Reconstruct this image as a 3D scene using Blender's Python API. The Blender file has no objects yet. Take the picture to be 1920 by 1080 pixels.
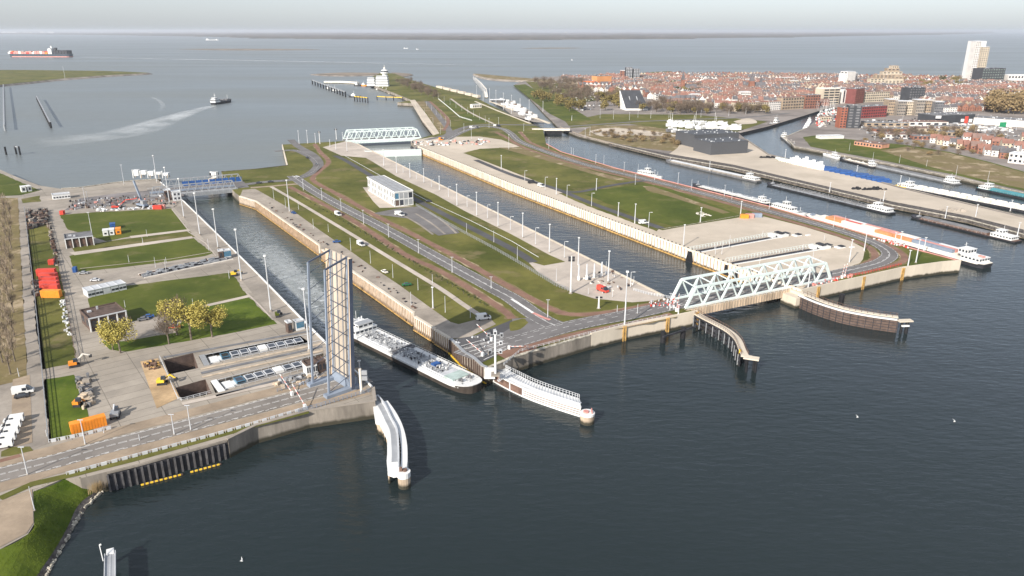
import bpy, math, random
from mathutils import Vector, Matrix
from mathutils.geometry import tessellate_polygon
R = random.Random(7)
rad = math.radians
# ------------------------------------------------------------------ camera
CH = 114.0                      # camera height above the quays (z = 0); the water lies 6 m lower
FPX = 1400.0
PITCH = math.atan((540 - 57) / FPX)
SP, CP = math.sin(PITCH), math.cos(PITCH)
WZ = -6.0
scene = bpy.context.scene
col = scene.collection
cam_d = bpy.data.cameras.new('camera')
cam = bpy.data.objects.new('camera', cam_d)
col.objects.link(cam)
cam.location = (0, 0, CH)
cam.rotation_euler = (math.pi / 2 - PITCH, 0, 0)
cam_d.sensor_width = 36
cam_d.lens = FPX / 1920 * 36
cam_d.clip_start = 1
cam_d.clip_end = 200000
scene.camera = cam
scene.render.resolution_x = 1024
scene.render.resolution_y = 576
# ------------------------------------------------------------------ sky and sun
SUN_EL, SUN_AZ = 29.0, 236.0    # azimuth counted from +X, counter-clockwise: the sun stands behind on the left
sv = Vector((math.cos(rad(SUN_AZ)) * math.cos(rad(SUN_EL)), math.sin(rad(SUN_AZ)) * math.cos(rad(SUN_EL)), math.sin(rad(SUN_EL))))
world = bpy.data.worlds.new("World")
scene.world = world
world.use_nodes = True
wn = world.node_tree
bg = wn.nodes['Background']
sky = wn.nodes.new('ShaderNodeTexSky')
sky.sky_type = 'NISHITA'
sky.sun_disc = False
sky.sun_elevation = rad(SUN_EL)
sky.sun_rotation = math.atan2(sv.x, sv.y)
sky.altitude = 0
sky.air_density = 1.0
sky.dust_density = 1.0
sky.ozone_density = 3.0
hsv = wn.nodes.new('ShaderNodeHueSaturation')      # a milky spring sky: thin high cloud takes the blue out
hsv.inputs['Saturation'].default_value = 0.55
hsv.inputs['Value'].default_value = 1.10
wn.links.new(sky.outputs[0], hsv.inputs['Color'])
tint = wn.nodes.new('ShaderNodeVectorMath'); tint.operation = 'MULTIPLY'
tint.inputs[1].default_value = (.955, 1.0, 1.085)
wn.links.new(hsv.outputs[0], tint.inputs[0])
veil = wn.nodes.new('ShaderNodeMix'); veil.data_type = 'RGBA'   # thin even spring overcast over the blue
veil.inputs['Factor'].default_value = .52
veil.inputs['B'].default_value = (2.75, 2.90, 3.10, 1)
wn.links.new(tint.outputs[0], veil.inputs['A'])
wn.links.new(veil.outputs['Result'], bg.inputs[0])
bg.inputs[1].default_value = 0.143
sun_d = bpy.data.lights.new('sun', 'SUN')
sun_d.energy = 4.9
sun_d.angle = rad(0.6)
sun_d.color = (1.0, 0.93, 0.84)
sun = bpy.data.objects.new('sun', sun_d)
sun.rotation_euler = (-sv).to_track_quat('-Z', 'Y').to_euler()
col.objects.link(sun)
vs = scene.view_settings
vs.view_transform = 'Standard'
vs.look = 'None'
vs.exposure = 0.42
vs.gamma = 1
vs.use_curve_mapping = False
scene.render.engine = 'CYCLES'
scene.cycles.volume_bounces = 1
scene.cycles.max_bounces = 6

# ------------------------------------------------------------------ pixel -> world
BZ = 0.0          # level of the ground being built: 0 on the lock islands, TZ on the lower town side
TZ = -3.3
def P(u, v, z=None):
    if z is None: z = BZ
    x = (u - 960) / FPX
    y = (v - 540) / FPX
    d = (CH - z) / (SP + y * CP)
    return Vector((x * d, (CP - y * SP) * d, z))

def pix(p):
    dz = CH - p.z
    dep = p.y * CP + dz * SP
    return 960 + FPX * p.x / dep, 540 + FPX * (dz * CP - p.y * SP) / dep

def hgt(u, vb, vt, z=None):
    if z is None: z = BZ
    b = P(u, vb, z)
    y = (vt - 540) / FPX
    return CH - z - b.y * (SP + y * CP) / (CP - y * SP)

def PL(l, z=None):
    return [P(a, b, z) for a, b in l]

def ang(a, b):
    return math.atan2(b.y - a.y, b.x - a.x)

# ------------------------------------------------------------------ materials
MATS = {}
def mat(name, c, rough=.7, metal=0., var=.12, scale=.4, c2=None, bump=0., bscale=3., fine=.0, spec=.2, stretch=None):
    if name in MATS: return MATS[name]
    m = bpy.data.materials.new(name)
    m.use_nodes = True
    nt = m.node_tree
    b = nt.nodes['Principled BSDF']
    b.inputs['Roughness'].default_value = rough
    b.inputs['Metallic'].default_value = metal
    b.inputs['Specular IOR Level'].default_value = spec
    geo = nt.nodes.new('ShaderNodeNewGeometry')
    mp = nt.nodes.new('ShaderNodeMapping')
    nt.links.new(geo.outputs['Position'], mp.inputs[0])
    if stretch: mp.inputs['Scale'].default_value = stretch
    def noise(s, det=4, r=.6):
        n = nt.nodes.new('ShaderNodeTexNoise')
        n.inputs['Scale'].default_value = s
        n.inputs['Detail'].default_value = det
        n.inputs['Roughness'].default_value = r
        nt.links.new(mp.outputs[0], n.inputs['Vector'])
        return n
    n1 = noise(scale)
    rmp = nt.nodes.new('ShaderNodeValToRGB')
    rmp.color_ramp.elements[0].position = .32
    rmp.color_ramp.elements[1].position = .68
    c2 = c2 or tuple(min(1, x * (1 + 2 * var)) for x in c)
    lo = tuple(x * (1 - var) for x in c)
    rmp.color_ramp.elements[0].color = (*lo, 1)
    rmp.color_ramp.elements[1].color = (*c2, 1)
    nt.links.new(n1.outputs['Fac'], rmp.inputs[0])
    out = rmp.outputs[0]
    if fine:
        n2 = noise(scale * 9, 5, .7)
        mm = nt.nodes.new('ShaderNodeMath'); mm.operation = 'MULTIPLY_ADD'
        nt.links.new(n2.outputs['Fac'], mm.inputs[0])
        mm.inputs[1].default_value = 2 * fine
        mm.inputs[2].default_value = 1 - fine
        mx = nt.nodes.new('ShaderNodeVectorMath'); mx.operation = 'SCALE'
        nt.links.new(out, mx.inputs[0]); nt.links.new(mm.outputs[0], mx.inputs['Scale'])
        out = mx.outputs[0]
    nt.links.new(out, b.inputs['Base Color'])
    if bump:
        n3 = noise(bscale, 4)
        bp = nt.nodes.new('ShaderNodeBump')
        bp.inputs['Strength'].default_value = bump
        bp.inputs['Distance'].default_value = .3
        nt.links.new(n3.outputs['Fac'], bp.inputs['Height'])
        nt.links.new(bp.outputs[0], b.inputs['Normal'])
    MATS[name] = m
    m['out'] = 0
    return m

def joints(m, angle, sx, sy, w=.012, dark=.72, ox=0, oy=0):
    """slab joints: a brick grid multiplied over the colour"""
    nt = m.node_tree
    b = nt.nodes['Principled BSDF']
    src = b.inputs['Base Color'].links[0].from_socket
    geo = nt.nodes.new('ShaderNodeNewGeometry')
    mp = nt.nodes.new('ShaderNodeMapping')
    mp.inputs['Rotation'].default_value = (0, 0, angle)
    mp.inputs['Location'].default_value = (ox, oy, 0)
    nt.links.new(geo.outputs['Position'], mp.inputs[0])
    br = nt.nodes.new('ShaderNodeTexBrick')
    br.offset = 0
    br.inputs['Scale'].default_value = 1
    br.inputs['Brick Width'].default_value = sx
    br.inputs['Row Height'].default_value = sy
    br.inputs['Mortar Size'].default_value = w * 10
    br.inputs['Mortar Smooth'].default_value = 0
    br.inputs['Color1'].default_value = (1, 1, 1, 1)
    br.inputs['Color2'].default_value = (.9, .9, .9, 1)
    br.inputs['Mortar'].default_value = (dark, dark, dark, 1)
    nt.links.new(mp.outputs[0], br.inputs['Vector'])
    mx = nt.nodes.new('ShaderNodeVectorMath'); mx.operation = 'MULTIPLY'
    nt.links.new(src, mx.inputs[0]); nt.links.new(br.outputs['Color'], mx.inputs[1])
    nt.links.new(mx.outputs[0], b.inputs['Base Color'])
    return m

def tide(m, z0=-4.9, c=(.055, .05, .035), w=.9):
    """algae and damp left by the water on the foot of a wall"""
    nt = m.node_tree; b = nt.nodes['Principled BSDF']; src = b.inputs['Base Color'].links[0].from_socket
    geo = nt.nodes.new('ShaderNodeNewGeometry'); sx = nt.nodes.new('ShaderNodeSeparateXYZ'); nt.links.new(geo.outputs['Position'], sx.inputs[0])
    mp = nt.nodes.new('ShaderNodeMapping'); mp.inputs['Scale'].default_value = (1, 1, .15); nt.links.new(geo.outputs['Position'], mp.inputs[0])
    n = nt.nodes.new('ShaderNodeTexNoise'); n.inputs['Scale'].default_value = .5; n.inputs['Detail'].default_value = 5; nt.links.new(mp.outputs[0], n.inputs['Vector'])
    ma = nt.nodes.new('ShaderNodeMath'); ma.operation = 'MULTIPLY_ADD'; nt.links.new(n.outputs['Fac'], ma.inputs[0]); ma.inputs[1].default_value = 1.3; nt.links.new(sx.outputs['Z'], ma.inputs[2])
    mr = nt.nodes.new('ShaderNodeMapRange'); nt.links.new(ma.outputs[0], mr.inputs[0])
    mr.inputs[1].default_value = z0 + .5; mr.inputs[2].default_value = z0 + .5 + w; mr.inputs[3].default_value = 1; mr.inputs[4].default_value = 0
    mx = nt.nodes.new('ShaderNodeMix'); mx.data_type = 'RGBA'; nt.links.new(mr.outputs[0], mx.inputs['Factor']); nt.links.new(src, mx.inputs['A']); mx.inputs['B'].default_value = (*c, 1)
    nt.links.new(mx.outputs['Result'], b.inputs['Base Color'])

def patches(m, c, scale, lo, hi, amt=.7, det=6):
    """worn or stained patches with an outline of their own"""
    nt = m.node_tree; b = nt.nodes['Principled BSDF']; src = b.inputs['Base Color'].links[0].from_socket
    geo = nt.nodes.new('ShaderNodeNewGeometry'); n = nt.nodes.new('ShaderNodeTexNoise'); n.inputs['Scale'].default_value = scale; n.inputs['Detail'].default_value = det; n.inputs['Roughness'].default_value = .65
    nt.links.new(geo.outputs['Position'], n.inputs['Vector'])
    mr = nt.nodes.new('ShaderNodeMapRange'); nt.links.new(n.outputs['Fac'], mr.inputs[0]); mr.inputs[1].default_value = lo; mr.inputs[2].default_value = hi; mr.inputs[3].default_value = 0; mr.inputs[4].default_value = amt
    mx = nt.nodes.new('ShaderNodeMix'); mx.data_type = 'RGBA'; nt.links.new(mr.outputs[0], mx.inputs['Factor']); nt.links.new(src, mx.inputs['A']); mx.inputs['B'].default_value = (*c, 1)
    nt.links.new(mx.outputs['Result'], b.inputs['Base Color'])

def water_mat(name, c, c2, rough, bump, ripple=.35):
    m = bpy.data.materials.new(name); m.use_nodes = True
    nt = m.node_tree; b = nt.nodes['Principled BSDF']
    b.inputs['IOR'].default_value = 1.33
    b.inputs['Specular IOR Level'].default_value = .5
    geo = nt.nodes.new('ShaderNodeNewGeometry')
    def nz(s, sc, det=3, rot=0):
        mp = nt.nodes.new('ShaderNodeMapping'); mp.inputs['Scale'].default_value = sc
        mp.inputs['Rotation'].default_value = (0, 0, rot)
        nt.links.new(geo.outputs['Position'], mp.inputs[0])
        n = nt.nodes.new('ShaderNodeTexNoise'); n.inputs['Scale'].default_value = s; n.inputs['Detail'].default_value = det
        nt.links.new(mp.outputs[0], n.inputs['Vector']); return n
    big = nz(.0045, (.22, 1, 1), 5)
    r = nt.nodes.new('ShaderNodeValToRGB')
    r.color_ramp.elements[0].position = .36; r.color_ramp.elements[1].position = .64
    r.color_ramp.elements[0].color = (*c, 1); r.color_ramp.elements[1].color = (*c2, 1)
    nt.links.new(big.outputs['Fac'], r.inputs[0]); nt.links.new(r.outputs[0], b.inputs['Base Color'])
    rr = nt.nodes.new('ShaderNodeMapRange')
    nt.links.new(big.outputs['Fac'], rr.inputs[0])
    rr.inputs[1].default_value = .3; rr.inputs[2].default_value = .7
    rr.inputs[3].default_value = rough * .8; rr.inputs[4].default_value = rough * 1.25
    nt.links.new(rr.outputs[0], b.inputs['Roughness'])
    n1 = nz(ripple, (.45, 1.2, 1), 4, .12); n2 = nz(ripple * .22, (.6, 1, 1), 2, -.35)
    ad = nt.nodes.new('ShaderNodeMath'); ad.operation = 'ADD'
    nt.links.new(n1.outputs['Fac'], ad.inputs[0]); nt.links.new(n2.outputs['Fac'], ad.inputs[1])
    bp = nt.nodes.new('ShaderNodeBump'); bp.inputs['Strength'].default_value = bump; bp.inputs['Distance'].default_value = 1.0
    nt.links.new(ad.outputs[0], bp.inputs['Height']); nt.links.new(bp.outputs[0], b.inputs['Normal'])
    return m

def foam_mat(name, scale, lo, hi, alpha=.8, stretch=(1, 1, 1)):
    m = bpy.data.materials.new(name); m.use_nodes = True
    nt = m.node_tree; b = nt.nodes['Principled BSDF']
    b.inputs['Base Color'].default_value = (.75, .78, .78, 1); b.inputs['Roughness'].default_value = .6
    geo = nt.nodes.new('ShaderNodeNewGeometry')
    mp = nt.nodes.new('ShaderNodeMapping'); mp.inputs['Scale'].default_value = stretch
    nt.links.new(geo.outputs['Position'], mp.inputs[0])
    n = nt.nodes.new('ShaderNodeTexNoise'); n.inputs['Scale'].default_value = scale; n.inputs['Detail'].default_value = 6; n.inputs['Roughness'].default_value = .7
    nt.links.new(mp.outputs[0], n.inputs['Vector'])
    rr = nt.nodes.new('ShaderNodeMapRange'); rr.inputs[1].default_value = lo; rr.inputs[2].default_value = hi
    rr.inputs[3].default_value = 0; rr.inputs[4].default_value = 1
    nt.links.new(n.outputs['Fac'], rr.inputs[0])
    at = nt.nodes.new('ShaderNodeAttribute'); at.attribute_name = 'fade'
    mu = nt.nodes.new('ShaderNodeMath'); mu.operation = 'MULTIPLY'
    nt.links.new(rr.outputs[0], mu.inputs[0]); nt.links.new(at.outputs['Fac'], mu.inputs[1])
    m2 = nt.nodes.new('ShaderNodeMath'); m2.operation = 'MULTIPLY'; m2.inputs[1].default_value = alpha
    nt.links.new(mu.outputs[0], m2.inputs[0])
    nt.links.new(m2.outputs[0], b.inputs['Alpha'])
    return m

# ------------------------------------------------------------------ mesh building
class MB:
    def __init__(s):
        s.v = []; s.f = []; s.m = []
    def add(s, vs_, fs, mi=0):
        o = len(s.v)
        s.v += [tuple(p) for p in vs_]
        for f in fs:
            s.f.append(tuple(i + o for i in f)); s.m.append(mi)
    def hexa(s, p, mi=0):       # p: 4 bottom + 4 top corners
        s.add(p, [(3, 2, 1, 0), (4, 5, 6, 7), (0, 1, 5, 4), (1, 2, 6, 5), (2, 3, 7, 6), (3, 0, 4, 7)], mi)
    def box(s, x0, x1, y0, y1, z0, z1, mi=0):
        s.hexa([(x0, y0, z0), (x1, y0, z0), (x1, y1, z0), (x0, y1, z0), (x0, y0, z1), (x1, y0, z1), (x1, y1, z1), (x0, y1, z1)], mi)
    def taper(s, x0, x1, y0, y1, z0, z1, ix, iy, mi=0):
        s.hexa([(x0, y0, z0), (x1, y0, z0), (x1, y1, z0), (x0, y1, z0), (x0 + ix, y0 + iy, z1), (x1 - ix, y0 + iy, z1), (x1 - ix, y1 - iy, z1), (x0 + ix, y1 - iy, z1)], mi)
    def obox(s, c, a, L, W, z0, z1, mi=0):
        d = Vector((math.cos(a), math.sin(a), 0)); n = Vector((-d.y, d.x, 0))
        q = [c - d * L / 2 - n * W / 2, c + d * L / 2 - n * W / 2, c + d * L / 2 + n * W / 2, c - d * L / 2 + n * W / 2]
        s.hexa([(p.x, p.y, z0) for p in q] + [(p.x, p.y, z1) for p in q], mi)
    def beam(s, a, b, w, h=None, mi=0):
        a = Vector(a); b = Vector(b); h = h or w
        d = (b - a)
        if d.length < 1e-6: return
        d.normalize()
        up = Vector((0, 0, 1)) if abs(d.z) < .98 else Vector((0, 1, 0))
        n = d.cross(up).normalized() * w / 2; t = n.cross(d).normalized() * h / 2
        s.hexa([a - n - t, b - n - t, b + n - t, a + n - t, a - n + t, b - n + t, b + n + t, a + n + t], mi)
    def tube(s, a, b, r, r2=None, n=6, mi=0, cap=True):
        a = Vector(a); b = Vector(b); r2 = r if r2 is None else r2
        d = (b - a).normalized(); up = Vector((0, 0, 1)) if abs(d.z) < .9 else Vector((1, 0, 0))
        x = d.cross(up).normalized(); y = d.cross(x)
        vs_ = [a + (x * math.cos(2 * math.pi * i / n) + y * math.sin(2 * math.pi * i / n)) * r for i in range(n)] + \
              [b + (x * math.cos(2 * math.pi * i / n) + y * math.sin(2 * math.pi * i / n)) * r2 for i in range(n)]
        fs = [(i, (i + 1) % n, n + (i + 1) % n, n + i) for i in range(n)]
        if cap: fs += [tuple(range(n - 1, -1, -1)), tuple(range(n, 2 * n))]
        s.add(vs_, fs, mi)
    def prism(s, poly, z0, z1, mi=0, side=None, bottom=False):
        poly = [Vector((p[0], p[1], 0)) for p in poly]
        n = len(poly)
        ar = sum(poly[i].x * poly[(i + 1) % n].y - poly[(i + 1) % n].x * poly[i].y for i in range(n))
        if ar < 0: poly.reverse()
        tri = tessellate_polygon([poly])
        top = []
        for t in tri:
            a, b, c = [poly[i] for i in t]
            top.append(t if (b - a).cross(c - a).z > 0 else t[::-1])
        s.add([(p.x, p.y, z1) for p in poly], top, mi)
        s.add([(p.x, p.y, z0) for p in poly] + [(p.x, p.y, z1) for p in poly],
              [(i, (i + 1) % n, n + (i + 1) % n, n + i) for i in range(n)], mi if side is None else side)
    def sheet(s, poly, z, mi=0, holes=()):
        lo = [[Vector((p[0], p[1], 0)) for p in q] for q in [poly] + list(holes)]
        fl = [p for q in lo for p in q]
        fs = []
        if holes: return s.filled(lo, z, mi)
        for t in tessellate_polygon(lo):
            a, b, c = [fl[i] for i in t]
            fs.append(t if (b - a).cross(c - a).z > 0 else t[::-1])
        s.add([(p.x, p.y, z) for p in fl], fs, mi)
    def filled(s, loops, z, mi=0):
        import bmesh
        bm = bmesh.new(); ed = []
        for q in loops:
            vv = [bm.verts.new((p.x, p.y, 0)) for p in q]
            ed += [bm.edges.new((vv[i], vv[(i + 1) % len(vv)])) for i in range(len(vv))]
        bmesh.ops.triangle_fill(bm, use_beauty=True, use_dissolve=False, edges=ed, normal=(0, 0, 1))
        bm.verts.index_update()
        vs_ = [(v.co.x, v.co.y, z) for v in bm.verts]; fs = []
        for f in bm.faces:
            t = [v.index for v in f.verts]
            fs.append(t if f.normal.z > 0 else t[::-1])
        bm.free(); s.add(vs_, fs, mi)
    def strip(s, pts, o0, o1, z, mi=0, ztop=None, close=False):
        """band between two sideways offsets of a polyline; a solid if ztop is given"""
        A = offset(pts, o0); B = offset(pts, o1)
        for i in range(len(pts) - 1):
            q = [A[i], A[i + 1], B[i + 1], B[i]]
            if o1 < o0: q = q[::-1]
            if ztop is None:
                s.add([(p.x, p.y, z) for p in q], [(0, 1, 2, 3)], mi)
            else:
                s.hexa([(p.x, p.y, z) for p in q] + [(p.x, p.y, ztop) for p in q], mi)
    def build(s, name, mats, parent=None, loc=None, rz=0, smooth=False):
        me = bpy.data.meshes.new(name)
        vv = s.v
        if loc is not None and rz is None:      # world coordinates given: shift them to the origin
            vv = [(x - loc[0], y - loc[1], z - loc[2]) for x, y, z in vv]
        me.from_pydata(vv, [], s.f)
        if not isinstance(mats, (list, tuple)): mats = [mats]
        for m_ in mats: me.materials.append(m_)
        if len(mats) > 1: me.polygons.foreach_set('material_index', s.m)
        if smooth: me.polygons.foreach_set('use_smooth', [True] * len(s.f))
        me.update()
        o = bpy.data.objects.new(name, me)
        col.objects.link(o)
        if parent: o.parent = parent
        if loc is not None: o.location = loc
        if rz: o.rotation_euler.z = rz
        return o

def offset(pts, d):
    out = []
    n = len(pts)
    for i, p in enumerate(pts):
        a = pts[max(i - 1, 0)]; b = pts[min(i + 1, n - 1)]
        t1 = (p - a); t2 = (b - p)
        if t1.length < 1e-6: t1 = t2
        if t2.length < 1e-6: t2 = t1
        t1 = Vector((t1.x, t1.y, 0)).normalized(); t2 = Vector((t2.x, t2.y, 0)).normalized()
        n1 = Vector((-t1.y, t1.x, 0)); n2 = Vector((-t2.y, t2.x, 0))
        m_ = (n1 + n2)
        if m_.length < .2: m_ = n1
        m_.normalize()
        out.append(p + m_ * d / max(.5, m_.dot(n1)))
    return out

def smooth(pts, k=6):
    out = []
    n = len(pts)
    for i in range(n - 1):
        p0 = pts[max(i - 1, 0)]; p1 = pts[i]; p2 = pts[i + 1]; p3 = pts[min(i + 2, n - 1)]
        for j in range(k):
            t = j / k
            out.append(.5 * ((2 * p1) + (p2 - p0) * t + (2 * p0 - 5 * p1 + 4 * p2 - p3) * t * t + (3 * p1 - p0 - 3 * p2 + p3) * t ** 3))
    out.append(pts[-1].copy())
    return out

def along(pts, step, start=0.):
    """points and headings every step metres along a polyline"""
    out = []; acc = -start
    for i in range(len(pts) - 1):
        a, b = pts[i], pts[i + 1]; L = (b - a).length
        if L < 1e-6: continue
        d = (b - a) / L
        t = -acc if acc < 0 else (step - acc if acc > 0 else 0)
        if acc == 0: t = 0
        while t < L:
            out.append((a + d * t, math.atan2(d.y, d.x)))
            t += step
        acc = step - (t - L)
        if acc == step: acc = 0
    return out

def sub(pts, s0, s1):
    """piece of a polyline between two arc lengths"""
    out = []; acc = 0
    for i in range(len(pts) - 1):
        a, b = pts[i], pts[i + 1]; L = (b - a).length
        if L > 1e-6 and acc + L > s0 and acc < s1:
            lo = max(0, s0 - acc) / L; hi = min(L, s1 - acc) / L
            if not out: out.append(a.lerp(b, lo))
            out.append(a.lerp(b, hi))
        acc += L
    return out

def plen(pts): return sum((pts[i + 1] - pts[i]).length for i in range(len(pts) - 1))

def tag(o, label=None, cat=None, group=None, kind=None):
    if label: o['label'] = label
    if cat: o['category'] = cat
    if group: o['group'] = group
    if kind: o['kind'] = kind
    return o

def thing(name, label, cat, loc=(0, 0, 0), rz=0, group=None):
    o = bpy.data.objects.new(name, None)
    o.empty_display_size = .5
    col.objects.link(o)
    o.location = loc; o.rotation_euler = (0, 0, rz)
    return tag(o, label, cat, group)

def dup(root, loc, rz=0, label=None, group=None, sc=None):
    r = root.copy(); col.objects.link(r); r.location = loc; r.rotation_euler = (0, 0, rz)
    if label: r['label'] = label
    if group: r['group'] = group
    if sc: r.scale = sc
    for ch in list(root.children):
        c = ch.copy(); col.objects.link(c); c.parent = r
        for g in list(ch.children):
            d = g.copy(); col.objects.link(d); d.parent = c
    return r

ORD = ['first', 'second', 'third', 'fourth', 'fifth', 'sixth', 'seventh', 'eighth', 'ninth', 'tenth', 'eleventh', 'twelfth',
       'thirteenth', 'fourteenth', 'fifteenth', 'sixteenth', 'seventeenth', 'eighteenth', 'nineteenth', 'twentieth']
def ordn(i):
    if i < 20: return ORD[i]
    k = i + 1
    sfx = 'th' if 10 <= k % 100 <= 20 else {1: 'st', 2: 'nd', 3: 'rd'}.get(k % 10, 'th')
    return '%d%s' % (k, sfx)

RAGGED = ('rough grass', 'green lawn', 'fresh dyke grass', 'dry winter grass')
def area(name, px, z, m, smooth_=0, kind='structure'):
    pts = PL(px)
    if smooth_:
        pts = smooth(pts + [pts[0]], smooth_)[:-1]
    if m.name in RAGGED and pts[0].y < 1100:       # grass does not end on a ruled line
        q = []; rg = random.Random(len(pts)); n = len(pts)
        for i in range(n):
            a, b = pts[i], pts[(i + 1) % n]; k = max(1, int((b - a).length / 3.5)); k = min(k, 60)
            for j in range(k):
                w = a.lerp(b, j / k); q.append(w + Vector((rg.uniform(-.4, .4), rg.uniform(-.4, .4), 0)))
        pts = q
    mb = MB(); mb.sheet(pts, z + BZ)
    return tag(mb.build(name, m), kind=kind)
# ------------------------------------------------------------------ material palette
GA = ang(P(240, 840), P(600, 735))          # heading of the road and gates on the near side
LA = ang(P(1245, 556), P(700, 285))         # heading of the locks
m_conc = joints(mat('slab concrete', (.33, .29, .24), .85, var=.14, scale=.03, fine=.2), -GA, 13, 5, .012, .55)
m_conc2 = mat('grey concrete', (.285, .25, .21), .85, var=.18, scale=.05, fine=.25)
m_conc3 = mat('old concrete wall', (.21, .185, .155), .9, var=.35, scale=.12, fine=.35, stretch=(1, 1, .25))
m_cream = mat('cream concrete', (.58, .51, .41), .85, var=.08, scale=.06, fine=.12, stretch=(1, 1, .4))
m_cream2 = mat('stained cream concrete', (.42, .33, .24), .85, var=.25, scale=.2, fine=.25, stretch=(1, 1, .3))
m_sand = mat('pale sandy paving', (.50, .43, .345), .9, var=.10, scale=.012, fine=.13)
m_sand2 = mat('pale quay paving', (.46, .40, .34), .9, var=.12, scale=.05, fine=.16)
m_grass = mat('rough grass', (.094, .108, .018), .95, c2=(.160, .148, .038), var=.3, scale=.022, fine=.4)
m_lawn = mat('green lawn', (.074, .104, .012), .95, c2=(.112, .125, .020), var=.3, scale=.03, fine=.3)
m_bright = mat('fresh dyke grass', (.068, .115, .008), .95, c2=(.12, .155, .018), var=.3, scale=.07, fine=.35, bump=.25, bscale=.8)
m_dry = mat('dry winter grass', (.30, .225, .125), .95, c2=(.17, .14, .055), var=.3, scale=.035, fine=.4)
m_asph = mat('asphalt', (.165, .155, .15), .85, var=.12, scale=.06, fine=.15)
m_asph2 = mat('dark asphalt', (.085, .083, .085), .85, var=.15, scale=.05, fine=.15)
m_brick = mat('red brick path', (.215, .125, .090), .9, var=.15, scale=.12, fine=.2)
m_brown = mat('brown verge paving', (.30, .235, .17), .9, var=.15, scale=.1, fine=.2)
m_line = mat('road paint', (.70, .69, .66), .7, var=.15, scale=.6)
m_white = mat('white paint', (.70, .70, .68), .45, var=.05, scale=.3)
m_wpanel = mat('white wall panel', (.73, .68, .60), .7, var=.12, scale=.25, fine=.12, stretch=(1, 1, .3))
m_wood = mat('tan timber', (.45, .365, .27), .8, var=.2, scale=.4, fine=.2)
m_dark = mat('dark steel', (.035, .035, .04), .6, var=.3, scale=.3)
m_black = mat('black rubber', (.018, .018, .02), .7, var=.3, scale=.3)
m_grey = mat('grey metal', (.36, .37, .38), .5, .3, var=.08, scale=.3)
m_lgrey = mat('light grey metal', (.55, .56, .57), .5, .1, var=.08, scale=.3)
m_blue = mat('blue grey paint', (.22, .26, .32), .5, var=.1, scale=.2)
m_dblue = mat('deep blue paint', (.03, .09, .26), .5, var=.15, scale=.3)
m_green = mat('pale mint paint', (.66, .74, .71), .45, var=.04, scale=.2)
m_orange = mat('orange paint', (.75, .26, .03), .5, var=.1, scale=.3)
m_red = mat('red paint', (.55, .065, .045), .5, var=.12, scale=.3)
m_pink = mat('faded red paint', (.58, .27, .23), .6, var=.15, scale=.3)
m_yel = mat('yellow paint', (.80, .52, .05), .5, var=.1, scale=.3)
m_ochre = mat('ochre timber', (.42, .26, .09), .7, var=.3, scale=.5, fine=.3)
m_rust = mat('rusty brown', (.135, .085, .065), .8, var=.3, scale=.4, fine=.3)
m_glass = mat('dark window glass', (.03, .035, .045), .15, var=.3, scale=.2, spec=.8)
m_bluegl = mat('blue glass', (.06, .16, .24), .2, var=.2, scale=.3, spec=.8)
m_roofg = mat('grey roofing', (.16, .16, .165), .8, var=.2, scale=.2, fine=.2)
m_brickd = mat('dark brick', (.105, .075, .062), .9, var=.2, scale=.5, fine=.3)
m_stone = mat('basalt stone', (.085, .075, .068), .9, var=.5, scale=.5, fine=.6, bump=.8, bscale=1.2)
m_pale = mat('pale rubble stone', (.36, .33, .27), .9, var=.5, scale=.7, fine=.5)
m_shore = mat('grey shore stone', (.20, .175, .15), .9, var=.4, scale=.06, fine=.3)
m_urban = mat('town paving', (.24, .21, .19), .9, c2=(.33, .29, .26), var=.3, scale=.02, fine=.3)
m_mud = mat('bare mud flat', (.19, .155, .12), .9, var=.3, scale=.01, fine=.2)

# ------------------------------------------------------------------ water
patches(m_lawn, (.15, .135, .055), .06, .56, .66, .6)
patches(m_grass, (.21, .165, .085), .035, .55, .66, .75)
patches(m_bright, (.16, .15, .05), .12, .58, .68, .5)
patches(m_conc, (.20, .18, .155), .05, .56, .72, .55)
patches(m_conc2, (.17, .155, .14), .08, .54, .70, .5)
patches(m_sand, (.42, .36, .28), .02, .52, .66, .7)
patches(m_sand2, (.36, .31, .26), .06, .54, .70, .6)
patches(m_asph, (.11, .105, .10), .07, .55, .65, .5)
patches(m_dry, (.42, .33, .22), .05, .54, .62, .8)
for q in (m_conc3, m_cream, m_wpanel, m_cream2): tide(q)
tide(m_wood, -5.2)
def watersheet(name, px, m, z=WZ):
    mb = MB(); mb.sheet([P(a, b, WZ) for a, b in px], z)
    return tag(mb.build(name, m), kind='structure')
m_canal = water_mat('canal water', (.012, .020, .021), (.022, .031, .033), .10, .22, .45)
m_sea = water_mat('sea water', (.138, .156, .156), (.170, .184, .176), .36, .8, .10)
# the silty sea is one sheet to the horizon; the clear canal and lock basins lie a hand's breadth above it
mb = MB(); mb.sheet([Vector((-60000, 80, 0)), Vector((60000, 80, 0)), Vector((60000, 90000, 0)), Vector((-60000, 90000, 0))], WZ - .15)
tag(mb.build('sea', m_sea), kind='structure')
watersheet('canal', [(-700, 1500), (2700, 1500), (2500, 640), (2150, 380), (1940, 330), (1800, 300), (1620, 240), (1560, 195), (1380, 225), (1100, 215), (1040, 232), (1000, 232), (1000, 300),
                     (1350, 480), (1100, 540), (760, 520), (600, 520), (450, 600), (0, 880), (-700, 1000)], m_canal)
m_chamber = water_mat('lock water', (.018, .026, .030), (.026, .034, .036), .12, .3, .35)
watersheet('lock_water', [(668, 280), (790, 280), (960, 330), (1420, 500), (1500, 575), (1290, 610), (1180, 560), (900, 420)], m_chamber, WZ + .04)
m_turb = water_mat('churned lock water', (.026, .038, .032), (.044, .056, .044), .16, .4, .3)
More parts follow.
